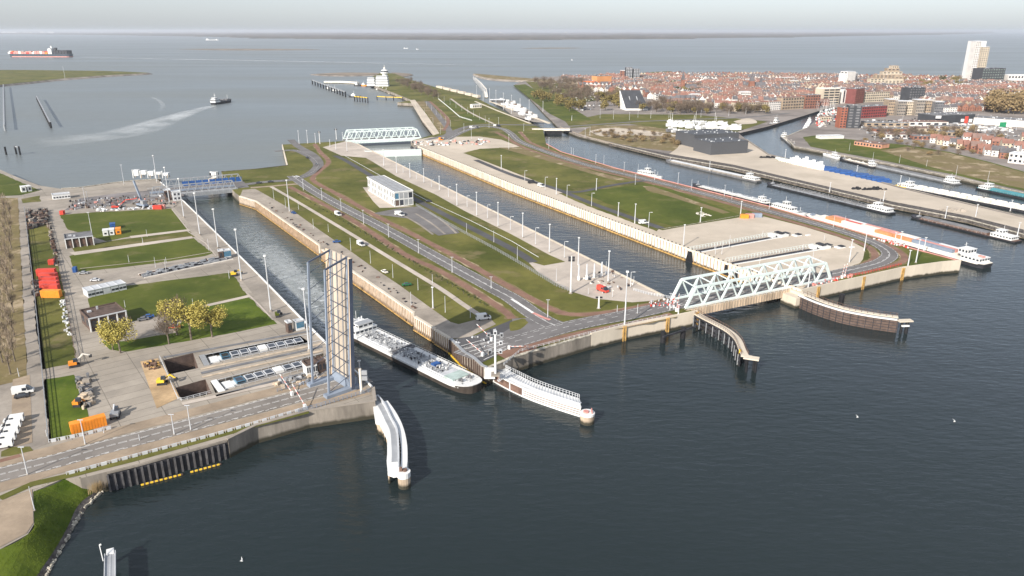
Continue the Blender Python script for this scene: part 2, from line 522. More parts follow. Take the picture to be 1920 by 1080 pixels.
watersheet('churned_water', [(340, 360), (450, 360), (560, 440), (640, 510), (680, 560), (660, 650), (560, 600), (450, 480)], m_turb, WZ + .04)

# ------------------------------------------------------------------ land
def land(name, px, m, z=0.0, side=m_conc3, holes=()):
    pts = PL(px, z)
    mb = MB()
    mb.sheet(pts, z, 0, [PL(h, z) for h in holes])
    n = len(pts)
    ar = sum(pts[i].x * pts[(i + 1) % n].y - pts[(i + 1) % n].x * pts[i].y for i in range(n))
    if ar < 0: pts = pts[::-1]
    mb.add([(p.x, p.y, WZ - 1.5) for p in pts] + [(p.x, p.y, z) for p in pts], [(i, (i + 1) % n, n + (i + 1) % n, n + i) for i in range(n)], 1)
    return tag(mb.build(name, [m, side]), kind='structure')

PIT = [[(306, 675), (362, 662), (372, 690), (317, 702)], [(329, 727), (385, 711), (397, 738), (340, 750)]]
TR = [[(372, 668), (592, 624), (603, 640), (382, 686)], [(394, 716), (606, 662), (616, 682), (404, 737)]]
PIT0 = [(229, 510), (240, 529), (262, 522), (248, 506)]
WQ = [(302, 342), (344, 377), (412, 443), (480, 510), (560, 592), (620, 652), (700, 727)]
WS = [(703, 752), (577, 770), (480, 797), (425, 824), (257, 870), (150, 897)]
land('ground', [(-900, 372), (-260, 310), (0, 318), (32, 332), (75, 348), (115, 354), (150, 352), (212, 343), (250, 339), (295, 336)] + WQ + WS +
     [(120, 897), (62, 922), (64, 982), (52, 1002), (0, 1030), (-400, 1180), (-900, 1300)], m_conc, holes=PIT + TR + [PIT0])
land('ground', [(442, 362), (425, 345), (415, 322), (480, 317), (540, 310), (530, 271), (652, 264), (670, 270), (780, 324.5), (960, 414), (1245, 556), (1262, 566), (1285, 577), (1305, 586), (1252, 596),
                (1170, 612), (1107, 628), (960, 670), (915, 690), (905, 686), (890, 672), (870, 660), (845, 635), (817, 617), (779, 594), (777, 587), (707, 539), (652, 502), (605, 468), (600, 460), (480, 377), (450, 368)], m_grass)
CQ = [(785, 276), (960, 347), (1190, 432), (1350, 491), (1500, 546)]
CS = [(1500, 546), (1525, 540), (1617, 520), (1692, 503), (1765, 493), (1800, 490)]
CE = [(1800, 490), (1705, 465), (1655, 449), (1580, 427), (1502, 405), (1440, 387), (1260, 342), (1152, 315), (1052, 285), (1024, 270)]
land('ground', CQ + CS[1:] + CE[1:] + [(1018, 242), (990, 229), (960, 217), (892, 183), (822, 165), (765, 148), (740, 138), (715, 136), (690, 148), (700, 160), (738, 174), (772, 188),
               (745, 192), (777, 194), (792, 225), (815, 252), (770, 264)], m_grass)
land('ground', z=TZ, m=m_urban, px=[(1050, 241), (1085, 254), (1150, 270), (1250, 294), (1375, 315), (1440, 330), (1612, 370), (1672, 385), (1815, 412), (1920, 440), (2300, 530), (2300, 480),
                (1920, 407), (1690, 352), (1640, 338), (1540, 314), (1440, 289), (1400, 262), (1385, 250), (1440, 237), (1507, 217), (1560, 200), (1580, 205),
                (1530, 226), (1512, 240), (1472, 257), (1490, 275), (1575, 290), (1640, 302), (1790, 332), (1835, 342), (1920, 362), (2300, 440), (2900, 400), (2600, 175), (2250, 158),
                (1920, 150), (1780, 147), (1600, 145), (1440, 141), (1300, 138), (1200, 138), (1080, 141), (1000, 146), (965, 158), (990, 180), (1020, 212)])
# sea spits and shoals (outer shores)
def shoal(name, px, m, z=-3.0, w=6):
    pts = smooth(PL(px, z) + [P(*px[0], z)], 3)[:-1]
    n = len(pts)
    c = sum(pts, Vector()) / n
    mb = MB(); mb.sheet(pts, z)
    low = [p + (p - c).normalized() * w for p in pts]
    for i in range(n):
        j = (i + 1) % n
        mb.add([(pts[i].x, pts[i].y, z), (pts[j].x, pts[j].y, z), (low[j].x, low[j].y, WZ - .4), (low[i].x, low[i].y, WZ - .4)], [(0, 1, 2, 3)], 1)
    return tag(mb.build(name, [m, m_shore]), kind='structure')
shoal('spit', [(-300, 131), (0, 131), (120, 132), (200, 133), (262, 135.5), (274, 137), (200, 141), (120, 147), (60, 153), (0, 159), (-300, 190)], m_grass, -2, 14)
shoal('spit', [(585, 139), (640, 136), (700, 136.5), (735, 138), (690, 141), (620, 141.5)], m_mud, -4, 8)
shoal('spit', [(735, 140), (735, 136), (768, 138), (770, 141), (745, 144)], m_mud, -4, 5)
shoal('spit', [(888, 138), (905, 139), (960, 144), (1010, 148), (1040, 150), (1040, 156), (985, 151), (930, 148), (900, 143)], m_dry, -2, 8)
shoal('spit', [(1196, 139), (1210, 136), (1256, 133.5), (1254, 136), (1215, 140)], m_grass, -3, 8)
shoal('spit', [(1326, 139), (1340, 135.5), (1365, 136), (1362, 140)], m_mud, -3, 6)
shoal('mud_flat', [(330, 92.2), (420, 91.2), (560, 92), (600, 93.3), (540, 94.2), (420, 94.4)], m_mud, -5.6, 10)
shoal('mud_flat', [(975, 90.3), (1040, 89.2), (1090, 89.8), (1060, 91), (1000, 91.2)], m_mud, -5.6, 10)
# the far coast across the estuary
far = MB()
sh = [(-1200, 62), (-300, 62.8), (0, 64), (200, 65.8), (400, 69), (560, 72.5), (700, 74), (900, 75.5), (1050, 74.5), (1200, 73.5), (1350, 71.5), (1550, 68.5), (1700, 66), (1790, 64.2), (1860, 62.4)]
pts = [P(a, b, WZ) for a, b in sh]
back = [P(a, max(59.2, 57 + (b - 57) * .25), WZ) for a, b in sh][::-1]
far.sheet(pts + back, WZ + 1.5)
m_farland = mat('far fields', (.085, .07, .055), 1, c2=(.19, .14, .11), var=.3, scale=.0016, fine=.4, stretch=(.3, 1, 1))
tag(far.build('far_coast', m_farland), kind='structure')
m_farwood = mat('far woods', (.055, .045, .035), 1, var=.4, scale=.004, fine=.3)
fw = MB()
for i in range(800):
    t = R.random(); k = min(len(sh) - 2, int(t * (len(sh) - 1))); f = t * (len(sh) - 1) - k
    a = sh[k][0] * (1 - f) + sh[k + 1][0] * f; b = sh[k][1] * (1 - f) + sh[k + 1][1] * f
    vv = 59.5 + (b - 59.5) * (R.random() ** .7) - .2
    if b < 61: continue
    c = P(a, vv, WZ); L = R.uniform(150, 900)
    fw.taper(c.x - L, c.x + L, c.y, c.y + 60, WZ + 1, WZ + R.uniform(9, 22), L * .1, 10)
tag(fw.build('far_woods', m_farwood), 'low dark belts of trees and hedges along the far coast', 'woodland', kind='stuff')

# dyke slope in the near left corner
top = [(150, 897), (120, 897), (62, 922), (64, 982), (52, 1002), (0, 1030), (-200, 1105), (-500, 1220)]
bot = [(214, 899), (190, 925), (160, 955), (133, 1000), (110, 1040), (84, 1085), (20, 1200), (-150, 1400)]
ps = [P(a, b) for a, b in top]; pb = [P(a, b, WZ) for a, b in bot]
ps = smooth(ps, 4); pb = smooth(pb, 4)
g = MB(); st = MB()
N = 7
def dy(a, b, t):
    q = a.lerp(b, t); q.z = -6 * t ** 1.25 - .02 + (.12 * math.sin(a.x * .7 + t * 9) if 0 < t < 1 else 0); return q
for i in range(len(ps) - 1):
    for j in range(N):
        t0, t1 = j / N * .88, (j + 1) / N * .88
        g.add([dy(ps[i], pb[i], t0), dy(ps[i], pb[i], t1), dy(ps[i + 1], pb[i + 1], t1), dy(ps[i + 1], pb[i + 1], t0)], [(0, 1, 2, 3)])
    st.add([dy(ps[i], pb[i], .86) + Vector((0, 0, .1)), dy(ps[i], pb[i], 1.02) + Vector((0, 0, .1)), dy(ps[i + 1], pb[i + 1], 1.02) + Vector((0, 0, .1)), dy(ps[i + 1], pb[i + 1], .86) + Vector((0, 0, .1))], [(0, 1, 2, 3)])
tag(g.build('grass_slope', m_bright), kind='structure')
st.build('revetment', m_stone)['kind'] = 'structure'
# loose pale stones at the waterline of the dyke
rub = MB(); rr_ = random.Random(3)
for i in range(len(pb) - 1):
    for k in range(9):
        p = pb[i].lerp(pb[i + 1], rr_.random()); q = ps[i]
        d = (q - p); d.z = 0; d.normalize()
        p = p + d * rr_.uniform(-.2, 1.3); s = rr_.uniform(.2, .5)
        rub.taper(p.x - s, p.x + s, p.y - s, p.y + s, WZ - .3, WZ + rr_.uniform(.3, .7), s * .4, s * .4)
tag(rub.build('rubble', m_pale), 'pale loose stones along the waterline of the grassy dyke', 'rubble', kind='stuff')

# ------------------------------------------------------------------ ground cover and paving
# west bank
area('grass_verge', [(-200, 372), (34, 371), (40, 500), (52, 712), (0, 722), (-500, 850)], .05, m_dry)
area('service_road', [(34, 371), (46, 371), (62, 500), (86, 700), (97, 830), (40, 850), (0, 862), (0, 722), (52, 712), (40, 500)], .05, m_conc2)
area('parking', [(24, 712), (56, 703), (61, 830), (20, 840)], .10, m_brown)
area('grass_verge', [(48, 402), (64, 398), (86, 403), (105, 470), (122, 560), (143, 680), (78, 693), (66, 600)], .05, m_grass)
area('grass_verge', [(81, 712), (140, 703), (152, 735), (165, 780), (178, 806), (92, 828)], .05, m_bright)
area('grass_verge', [(0, 848), (22, 838), (58, 838), (62, 846), (20, 856), (2, 858)], .10, m_grass)
area('lawn', [(112, 403), (180, 398), (322, 391), (354, 431), (243, 444), (200, 452), (128, 430)], .05, m_lawn)
area('lawn', [(205, 452), (355, 433), (366, 444), (240, 462), (140, 472), (135, 464)], .05, m_grass)
area('lawn', [(130, 480), (200, 463), (362, 446), (388, 466), (402, 474), (385, 480), (275, 496), (150, 510), (137, 500)], .05, m_lawn)
area('lawn', [(165, 560), (237, 536), (435, 511), (463, 553), (376, 575), (340, 590), (238, 604), (235, 578), (170, 590)], .05, m_lawn)
area('lawn', [(376, 577), (465, 556), (512, 600), (520, 607), (420, 627), (240, 659), (205, 655), (190, 640), (230, 640), (330, 624), (345, 592)], .05, m_bright)
area('parking', [(240, 604), (318, 590), (335, 618), (232, 640)], .09, m_conc2)
area('path', [(360, 577), (468, 553), (470, 557), (362, 581)], .10, m_sand2)
area('path', [(243, 443), (354, 430), (357, 433), (246, 447)], .12, m_sand2)
area('path', [(130, 474), (360, 443), (362, 447), (140, 479)], .12, m_sand2)
area('sand_yard', [(263, 678), (296, 672), (338, 745), (294, 766)], .06, mat('yellow building sand', (.40, .28, .16), .95, var=.25, scale=.1, fine=.3))
area('quay_paving', WQ[1:] + [(672, 712), (600, 655), (512, 596), (436, 505), (325, 388)], .04, m_conc2)
area('yard', [(40, 372), (112, 366), (300, 341), (343, 377), (326, 389), (112, 402), (48, 402)], .04, m_conc2)
area('grass_verge', [(-900, 362), (-260, 318), (-10, 320), (30, 338), (75, 357), (40, 366), (0, 368)], .07, m_lawn)
area('grass_verge', [(41, 373), (74, 367), (76, 378), (42, 381)], .09, m_grass)
area('yard', [(150, 372), (225, 362), (340, 352), (345, 368), (240, 382), (120, 395)], .07, mat('oily yard asphalt', (.17, .155, .15), .85, var=.3, scale=.06, fine=.3))
# bushes of bare soil near the gate docks
area('brown_strip', [(150, 520), (430, 476), (437, 492), (265, 526), (240, 536)], .05, m_conc2)

def road(name, px, w, m, z=.1, k=6, sm=True):
    pts = PL(px)
    if sm: pts = smooth(pts, k)
    mb = MB(); mb.strip(pts, -w / 2, w / 2, z + BZ)
    tag(mb.build(name, m), kind='structure')
    if m is m_brick and BZ == 0:      # worn dry grass along the brick paths
        e = [R.uniform(.3, 1.5) for _ in pts]; v2 = MB()
        for s in (1, -1):
            A = offset(pts, s * w / 2)
            B = [a + (offset(pts, s * (w / 2 + 1))[i] - a) * e[i] if 0 else a for i, a in enumerate(A)]
            C = offset(pts, s * (w / 2 + 1)); B = [a + (c - a) * k for a, c, k in zip(A, C, e)]
            for i in range(len(A) - 1):
                q = [A[i], A[i + 1], B[i + 1], B[i]]
                if s < 0: q = q[::-1]
                v2.add([(p.x, p.y, z - .02) for p in q], [(0, 1, 2, 3)])
        tag(v2.build('grass_verge', m_dry), kind='structure')
    return pts
MK = MB()
def dashes(pts, off, on, gap, w=.15, z=.16, s0=0, s1=1e9):
    L = plen(pts); s = s0; q = offset(pts, off)
    while s < min(L, s1):
        p = sub(q, s, min(s + on, L, s1))
        if len(p) > 1: MK.strip(p, -w / 2, w / 2, z)
        s += on + gap
def solid(pts, off, w=.15, z=.16):
    MK.strip(offset(pts, off), -w / 2, w / 2, z)

# near road on the west bank, brown side paths
rw = road('road', [(-500, 1030), (-200, 945), (0, 891), (100, 866), (200, 838), (275, 819), (400, 786), (507, 757), (590, 735), (690, 708)], 8.6, mat('worn pale asphalt', (.205, .185, .165), .85, var=.12, scale=.06, fine=.2))
dashes(rw, -.1, 2.4, .6, .16); dashes(rw, .35, 2.4, .6, .12); solid(rw, 3.6, .18); dashes(rw, -3.6, 2, 2, .18)
dashes(rw, 4.1, 1.2, 1.2, .22, s0=30); dashes(rw, -4.0, 1.2, 1.2, .18, s0=60)
pu = road('path', [(-300, 948), (0, 868), (100, 844), (200, 815), (400, 763), (600, 712), (680, 694)], 5.5, m_brown, .08)
pl = road('path', [(-300, 1000), (0, 914), (100, 882), (200, 858), (320, 828), (470, 789), (590, 757), (690, 733)], 5.5, m_brown, .08)
mb = MB(); mb.strip(PL([(0, 935), (60, 908), (125, 893), (250, 862), (400, 820), (480, 797), (578, 772)]), -1.3, 1.3, .1)
tag(mb.build('grass_verge', m_grass), kind='structure')
area('parking', [(0, 940), (60, 918), (63, 980), (50, 1000), (0, 1026), (-300, 1120), (-300, 1040)], .1, m_brown)
area('path', [(0, 862), (36, 852), (40, 857), (0, 868)], .13, m_brick)
# middle island
rm = road('road', [(515, 284), (552, 282), (575, 290), (590, 300), (596, 312), (578, 327), (548, 337), (500, 341), (450, 347)], 8.5, m_asph, .10)
rm2 = road('road', [(548, 330), (587, 357), (640, 387), (717, 427), (822, 485), (925, 541), (960, 560), (1005, 592), (1042, 612)], 9.5, m_asph, .11)
rm3 = road('road', [(545, 262), (560, 275), (585, 289), (597, 302), (598, 312)], 8, m_asph, .105)
solid(rm2, -.1, .22); dashes(rm2, .35, 3, 3, .2); dashes(rm2, 4.3, 3, 1, .14); dashes(rm2, -4.3, 3, 1, .14); dashes(rm, .2, 3, 3, .2)
re = road('road', [(868, 668), (900, 655), (960, 642), (1010, 628), (1060, 614), (1120, 601), (1180, 590), (1240, 577), (1275, 569)], 10.5, m_asph, .12)
dashes(re, 0, 3, 3, .18); dashes(re, 3.2, 3, 3, .15); dashes(re, -4.6, 2, 1, .15); dashes(re, 4.6, 3, 1, .15)
area('road', [(960, 598), (1000, 596), (1045, 600), (1062, 606), (1040, 622), (985, 633), (940, 642), (925, 636), (962, 612)], .115, m_asph)
MKr = MB()
MKr.strip(PL([(960, 561), (985, 577), (1000, 587)]), -.9, .5, .17)
MK.v += MKr.v; MK.f += [tuple(i + len(MK.v) - len(MKr.v) for i in f) for f in MKr.f]; MK.m += MKr.m
mb = MB(); mb.strip(PL([(1000, 587), (1020, 596), (1032, 600)]), -1.0, .6, .17)
tag(mb.build('traffic_island', m_pink), kind='structure')
area('asphalt_yard', [(845, 637), (890, 630), (930, 612), (960, 600), (985, 602), (975, 622), (950, 640), (965, 652), (912, 676), (900, 682), (870, 660)], .09, m_asph2)
area('island_bed', [(955, 604), (978, 598), (990, 605), (975, 617), (957, 620)], .125, m_grass, 3)
for k in range(6):
    a = P(862 + k * 9, 652 + k * 5.0 - 2); b = P(940 + k * 2, 628 + k * 5.5)
    MK.beam(Vector((a.x, a.y, .14)), Vector((b.x, b.y, .14)), .25, .02)
road('path', [(542, 350), (655, 410), (755, 475), (820, 506), (890, 547), (945, 583), (960, 598)], 3.6, m_brick, .10)
rb = road('path', [(590, 270), (600, 285), (616, 303), (600, 320), (586, 335), (600, 347), (640, 368), (705, 405), (775, 440), (870, 490), (955, 538), (1035, 580), (1080, 590), (1140, 586), (1200, 576), (1258, 562)], 3.8, m_brick, .10)
road('path', [(980, 652), (1060, 632), (1120, 619), (1200, 604), (1262, 590)], 4, m_brick, .10)
road('path', [(938, 668), (980, 655), (1000, 649)], 6, m_brick, .11)
pwh = road('path', [(508, 350), (560, 380), (660, 440), (740, 489), (822, 539), (870, 572), (905, 595)], 2.8, m_sand2, .11)
road('path', [(470, 352), (500, 350), (545, 346), (560, 345)], 5, m_brown, .09)
area('quay_paving', [(450, 368), (480, 377), (600, 460), (605, 468), (652, 502), (707, 539), (777, 587), (779, 594), (817, 617), (845, 635), (880, 632), (930, 608), (918, 596), (890, 600), (860, 608), (845, 604), (800, 572),
                     (748, 534), (700, 502), (660, 473), (600, 432), (545, 392), (500, 366), (478, 354), (455, 356)], .05, mat('weathered quay concrete', (.30, .26, .215), .9, var=.22, scale=.05, fine=.3))
area('quay_paving', [(652, 264), (670, 270), (780, 324.5), (960, 414), (1245, 556), (1250, 562), (1185, 567), (1115, 560), (1072, 547), (1040, 530), (1010, 512), (988, 489), (1020, 498), (1060, 491), (1030, 478),
                     (960, 440), (870, 395), (817, 365), (742, 330), (700, 304), (686, 296), (640, 292), (605, 276)], .05, m_sand2)
road('service_road', [(628, 292), (650, 302), (705, 335), (790, 380), (880, 426), (960, 467), (1000, 492)], 5.2, m_asph2, .10)
solid(PL([(646, 292), (712, 329), (800, 376), (880, 413), (960, 453), (1010, 483)]), 0, .5, .22)
area('parking', [(700, 400), (740, 392), (786, 387), (855, 428), (862, 437), (822, 442), (790, 425), (765, 410), (712, 403)], .10, m_asph)
for k in range(3):
    a = P(752 + k * 27, 402 - k * 1.5); b = P(812 + k * 22, 440 - k * 1)
    MB_ = MB(); MB_.strip(smooth([a, a.lerp(b, .5) + Vector((1.2, 0, 0)), b], 6), -.7, .7, .13)
    tag(MB_.build('gravel_track', m_lgrey if False else m_conc2), kind='structure')
area('gravel', [(680, 351), (700, 352), (742, 385), (776, 388), (712, 390), (700, 378)], .06, m_sand2)
# east island
area('quay_paving', CQ + [(1525, 540), (1600, 510), (1618, 486), (1622, 466), (1590, 450), (1500, 423), (1420, 403), (1385, 408), (1285, 424), (1242, 432), (1200, 418), (1100, 380), (1052, 358), (960, 322), (870, 287), (975, 275),
                          (940, 262), (900, 256), (810, 257), (770, 264)], .05, m_sand)
area('lawn', [(868, 287), (900, 279), (975, 276), (1030, 297), (1120, 322), (1190, 340), (1140, 346), (1085, 354), (1050, 352), (960, 318), (900, 298)], .10, m_grass)
area('lawn', [(1091, 362), (1110, 357), (1205, 346), (1240, 348), (1388, 403), (1380, 409), (1285, 423), (1260, 424), (1200, 407), (1135, 380)], .10, m_lawn)
area('grass_verge', [(1047, 362), (1062, 362), (1160, 392), (1240, 424), (1232, 434), (1180, 415), (1100, 386)], .08, m_grass)
road('service_road', [(892, 300), (960, 328), (1047, 356), (1100, 378), (1185, 409), (1240, 428)], 5.5, m_asph2, .12)
road('service_road', [(1050, 358), (1085, 360), (1135, 350), (1190, 341), (1215, 339)], 5, m_asph2, .125)
mb = MB(); mb.strip(PL([(1385, 405), (1285, 423), (1240, 430)]), -.3, .3, .25); tag(mb.build('kerb', m_pale), kind='structure')
rc = road('road', [(1545, 518), (1590, 508), (1640, 496), (1662, 486), (1668, 476), (1655, 464), (1625, 450), (1565, 430), (1440, 396), (1325, 365), (1210, 336), (1085, 305), (997, 275), (971, 263), (957, 250), (940, 241), (905, 237), (870, 246), (838, 262)], 8.6, m_asph, .13)
solid(rc, 0, .22, .18); dashes(rc, .5, 3, 3, .2, .18); dashes(rc, 3.8, 3, 1, .15, .18); dashes(rc, -3.8, 3, 1, .15, .18)
road('path', [(1590, 515), (1650, 502), (1690, 492), (1695, 480), (1676, 465), (1640, 450), (1580, 431), (1440, 391), (1325, 360), (1210, 331), (1085, 300), (1000, 270), (985, 258), (975, 247)], 3.4, m_brick, .11)
road('path', [(1530, 523), (1580, 512), (1625, 494), (1640, 484), (1636, 470), (1615, 457), (1560, 438), (1440, 403), (1325, 371), (1210, 341), (1085, 310), (985, 278), (950, 258), (930, 248)], 3.6, m_brick, .11)
area('grass_verge', [(1705, 468), (1782, 489), (1702, 500), (1700, 488), (1708, 478)], .10, m_lawn)
area('road', [(1500, 545), (1545, 512), (1560, 512), (1560, 530), (1525, 538)], .14, m_asph)
# north end: grass, roads, cream quay
area('quay_paving', [(768, 188), (778, 187), (800, 215), (824, 250), (812, 254), (790, 225)], .06, m_sand)
area('grass_verge', [(780, 190), (800, 190), (835, 222), (836, 245), (822, 246), (800, 212)], .06, m_dry)
area('lawn', [(826, 189), (848, 188), (878, 209), (846, 210)], .08, m_lawn)
area('lawn', [(855, 216), (880, 211), (920, 228), (900, 231), (868, 226)], .08, m_lawn)
area('grass_verge', [(880, 190), (900, 192), (985, 228), (930, 230), (890, 208)], .08, m_grass)
area('lawn', [(880, 242), (920, 241), (932, 252), (900, 256), (860, 255)], .08, m_grass)
road('road', [(838, 262), (850, 248), (885, 236), (930, 234), (990, 234.5), (1022, 235)], 9, m_asph, .14)
road('road', [(800, 262), (840, 252), (838, 238), (820, 215), (800, 190)], 8, m_asph, .15)
road('path', [(805, 190), (820, 203), (840, 225), (832, 245)], 4, m_brick, .16)
road('path', [(845, 185), (880, 210), (925, 232)], 3.5, m_sand2, .16)
# town side
BZ = TZ
road('road', [(1045, 238), (1100, 235), (1200, 228), (1300, 224), (1400, 220), (1480, 212)], 9, m_asph, .14)
area('grass_verge', [(962, 160), (985, 158), (1010, 172), (1060, 195), (1110, 225), (1060, 228), (1030, 213), (990, 182)], .1, m_lawn)
area('grass_verge', [(985, 152), (1090, 158), (1120, 188), (1060, 198), (1010, 176)], .12, m_grass)
area('grass_verge', [(1060, 228), (1130, 214), (1300, 215), (1380, 222), (1440, 228), (1380, 248), (1280, 250), (1180, 232), (1070, 240)], .08, m_grass)
area('grass_verge', [(1085, 250), (1110, 236), (1200, 235), (1270, 245), (1280, 256), (1270, 285), (1180, 275), (1110, 258)], .10, m_dry)
area('sand_heap', [(1105, 246), (1140, 240), (1190, 243), (1260, 252), (1262, 256), (1190, 254), (1130, 256)], .2, m_sand, 3)
area('sand_heap', [(1375, 228), (1400, 222), (1415, 225), (1418, 231), (1390, 233)], .2, m_sand, 3)
area('quay_paving', [(1250, 292), (1375, 313), (1440, 328), (1612, 368), (1672, 383), (1815, 410), (1920, 438), (2300, 528), (2300, 482), (1920, 409), (1690, 354), (1640, 340), (1540, 316), (1440, 291), (1400, 264), (1280, 262), (1270, 278)], .12, m_sand)
area('quay_strip', [(1140, 266), (1150, 268), (1250, 292), (1375, 313), (1440, 328), (1612, 368), (1672, 383), (1815, 410), (1920, 438), (1920, 431), (1815, 405), (1672, 378), (1612, 364), (1440, 324), (1375, 309), (1250, 288)], .16, m_stone)
area('grass_verge', [(1505, 257), (1530, 254), (1600, 262), (1700, 272), (1780, 285), (1860, 305), (1920, 322), (2100, 350), (2100, 400), (1920, 358), (1835, 339), (1790, 328), (1640, 298), (1575, 286), (1520, 275)], .1, m_lawn)
area('grass_verge', [(1650, 282), (1700, 275), (1780, 287), (1860, 307), (1920, 324), (2100, 352), (2100, 395), (1920, 354), (1835, 335), (1740, 312)], .14, m_dry)
BZ = 0.0
area('dock', [(960, 216), (1000, 228), (1020, 230), (1005, 214), (975, 196), (950, 186), (925, 186)], -.3, m_conc2)
tag(MK.build('road_markings', m_line), kind='structure')

area('worn_track', [(1205, 349), (1225, 350), (1300, 376), (1370, 399), (1355, 401), (1270, 373), (1215, 358)], .13, m_dry)
area('worn_track', [(935, 277), (975, 277), (1120, 323), (1185, 339), (1150, 338), (1020, 300)], .13, m_dry)
for nm, q, m_ in (('dock_beam', [(375, 691), (603, 643), (604, 646), (377, 694)], m_wood), ('dock_beam', [(376, 698), (604, 649), (605, 652), (378, 702)], m_roofg), ('dock_beam', [(378, 706), (605, 656), (606, 659), (380, 709)], m_wood),
                  ('dock_beam', [(306, 669), (590, 618), (591, 621), (307, 672)], m_roofg), ('dock_beam', [(404, 741), (617, 686), (618, 689), (406, 744)], m_roofg), ('dock_beam', [(340, 755), (520, 716), (522, 721), (343, 760)], m_sand2)): area(nm, q, .12, m_)
for q in ([(150, 504), (215, 497), (320, 486), (396, 473)], [(245, 521), (300, 516)], [(352, 434), (385, 456), (405, 480)], [(461, 548), (485, 571), (512, 600)], [(322, 392), (352, 430)]):
    mb = MB(); mb.strip(PL(q), -.35, .35, .13); tag(mb.build('drain_line', m_sand2), kind='structure')
# lock gate docks: floors and walls of the trenches
def pitbox(px, z0, m):
    pts = PL(px); mb = MB(); n = len(pts)
    lo = [P(a, b) for a, b in px]
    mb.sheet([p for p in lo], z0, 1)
    for i in range(n):
        a, b = pts[i], pts[(i + 1) % n]
        mb.add([(a.x, a.y, z0), (b.x, b.y, z0), (b.x, b.y, 0), (a.x, a.y, 0)], [(0, 1, 2, 3)], 0)
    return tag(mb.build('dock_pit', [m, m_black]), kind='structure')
for q in PIT: pitbox(q, -5.5, m_brickd)
for q in TR: pitbox(q, -3.5, m_conc3)
pitbox(PIT0, -4, m_brickd)
# ------------------------------------------------------------------ haze
hz = MB(); hz.box(-30000, 30000, -400, 60000, WZ - 3, 150)
m_hz = bpy.data.materials.new('haze'); m_hz.use_nodes = True
nt = m_hz.node_tree; nt.nodes.remove(nt.nodes['Principled BSDF'])
pv = nt.nodes.new('ShaderNodeVolumePrincipled')
pv.inputs['Color'].default_value = (.86, .90, .97, 1); pv.inputs['Density'].default_value = 3.8e-5; pv.inputs['Anisotropy'].default_value = 0.2
nt.links.new(pv.outputs[0], nt.nodes['Material Output'].inputs['Volume'])
tag(hz.build('haze', m_hz), 'thin grey sea haze over the whole estuary', 'haze', kind='stuff')
# ------------------------------------------------------------------ quay walls
def quay_wall(label, px, side, mw, top=.15, th=.6, rib=0, ribm=None, ribw=.35, cope=None, copeh=.25, fend=None, fz=(-5.4, -4.6), z0=WZ - 1.2, posts=0, postm=None, name='quay_wall', group=None):
    pts = PL(px); o = pts[0].copy()
    t = thing(name, label, 'wall', o, 0, group)
    loc = [p - o for p in pts]
    mb = MB(); mb.strip(loc, 0 if side > 0 else -th, th if side > 0 else 0, z0, ztop=top)
    mb.build('wall', mw, t)
    if rib:
        mb = MB()
        for p, a in along(offset(loc, side * (th + .2)), rib):
            mb.obox(p, a, ribw, .5, WZ - .5, top - .35)
        mb.build('rib', ribm, t)['kind'] = 'stuff'
    if cope:
        mb = MB(); mb.strip(loc, (side * th) + .12 if side > 0 else -th - .12, side * (-.5 if cope is not m_white else .1), top, ztop=top + copeh)
        mb.build('coping', cope, t)
    if fend:
        mb = MB(); q = offset(loc, side * (th + .55)); mb.strip(q, -.3, .3, fz[0] - o.z, ztop=fz[1] - o.z)
        mb.build('fender_beam', fend, t)
    if posts:
        mb = MB()
        for p, a in along(offset(loc, side * (th - .3)), posts):
            mb.obox(p, a, .6, .5, top, top + .75)
        mb.build('bollard_row', postm, t)['kind'] = 'stuff'
    return t

m_ribw = mat('brown fender timber', (.38, .28, .195), .85, var=.2, scale=.4)
def revp(l): return l[::-1]
quay_wall('white panelled lock wall with dark capping blocks and an ochre fender line, east side of the wide lock', CQ, -1, m_wpanel, 1.1, .8, 2.6, m_ribw, .22, m_cream, .3, m_ochre, (-5.9, -5.3), posts=3.4, postm=m_dark)
quay_wall('low pale coping wall with light grey face along the west side of the wide lock', [(670, 270), (780, 324.5), (960, 414), (1245, 556)], 1, m_conc3, .15, .6, cope=m_cream, copeh=.3)
quay_wall('tan ribbed lock wall with yellow waterline beam, long northern stretch of the narrow lock', [(450, 368), (480, 377), (600, 460)], -1, m_wpanel, .2, .6, 1.6, m_ribw, .22, m_cream, .2, m_ochre, (-5.8, -5.55))
quay_wall('tan ribbed lock wall with yellow waterline beam, middle stretch beside the raised bridge', [(605, 468), (652, 502), (707, 539), (777, 587)], -1, m_wpanel, .2, .6, 1.6, m_ribw, .22, m_cream, .2, m_ochre, (-5.8, -5.55))
quay_wall('short tan ribbed wall section opposite the stern of the tanker', [(779, 594), (817, 617)], -1, m_wpanel, .2, .6, 1.6, m_ribw, .22, m_cream, .2, m_ochre, (-5.8, -5.55))
quay_wall('short tan wall section just before the open bridge bay', [(818, 619), (845, 635)], -1, m_wpanel, .2, .6, 1.6, m_ribw, .22, m_cream, .2, m_ochre, (-5.8, -5.55))
quay_wall('dark weathered bridge pier wall on the island side of the narrow lock', [(846, 636), (870, 660), (890, 672), (905, 686), (915, 690)], -1, m_conc3, .2, .6, 1.8, m_brickd, .5, m_grey, .2, m_yel, (-5.8, -5.5))
quay_wall('old grey brown retaining wall below the junction on the island', [(915, 690), (960, 670), (1107, 628)], -1, m_conc3, .1, .6, 0, None, .3, m_pale, .3)
quay_wall('smooth cream concrete retaining wall between the junction and the truss bridge', [(1107, 628), (1170, 612), (1252, 596), (1306, 585)], -1, m_cream, .9, .7, 0, None)
quay_wall('long smooth cream concrete quay wall east of the truss bridge', CS, -1, m_cream, .9, .7)
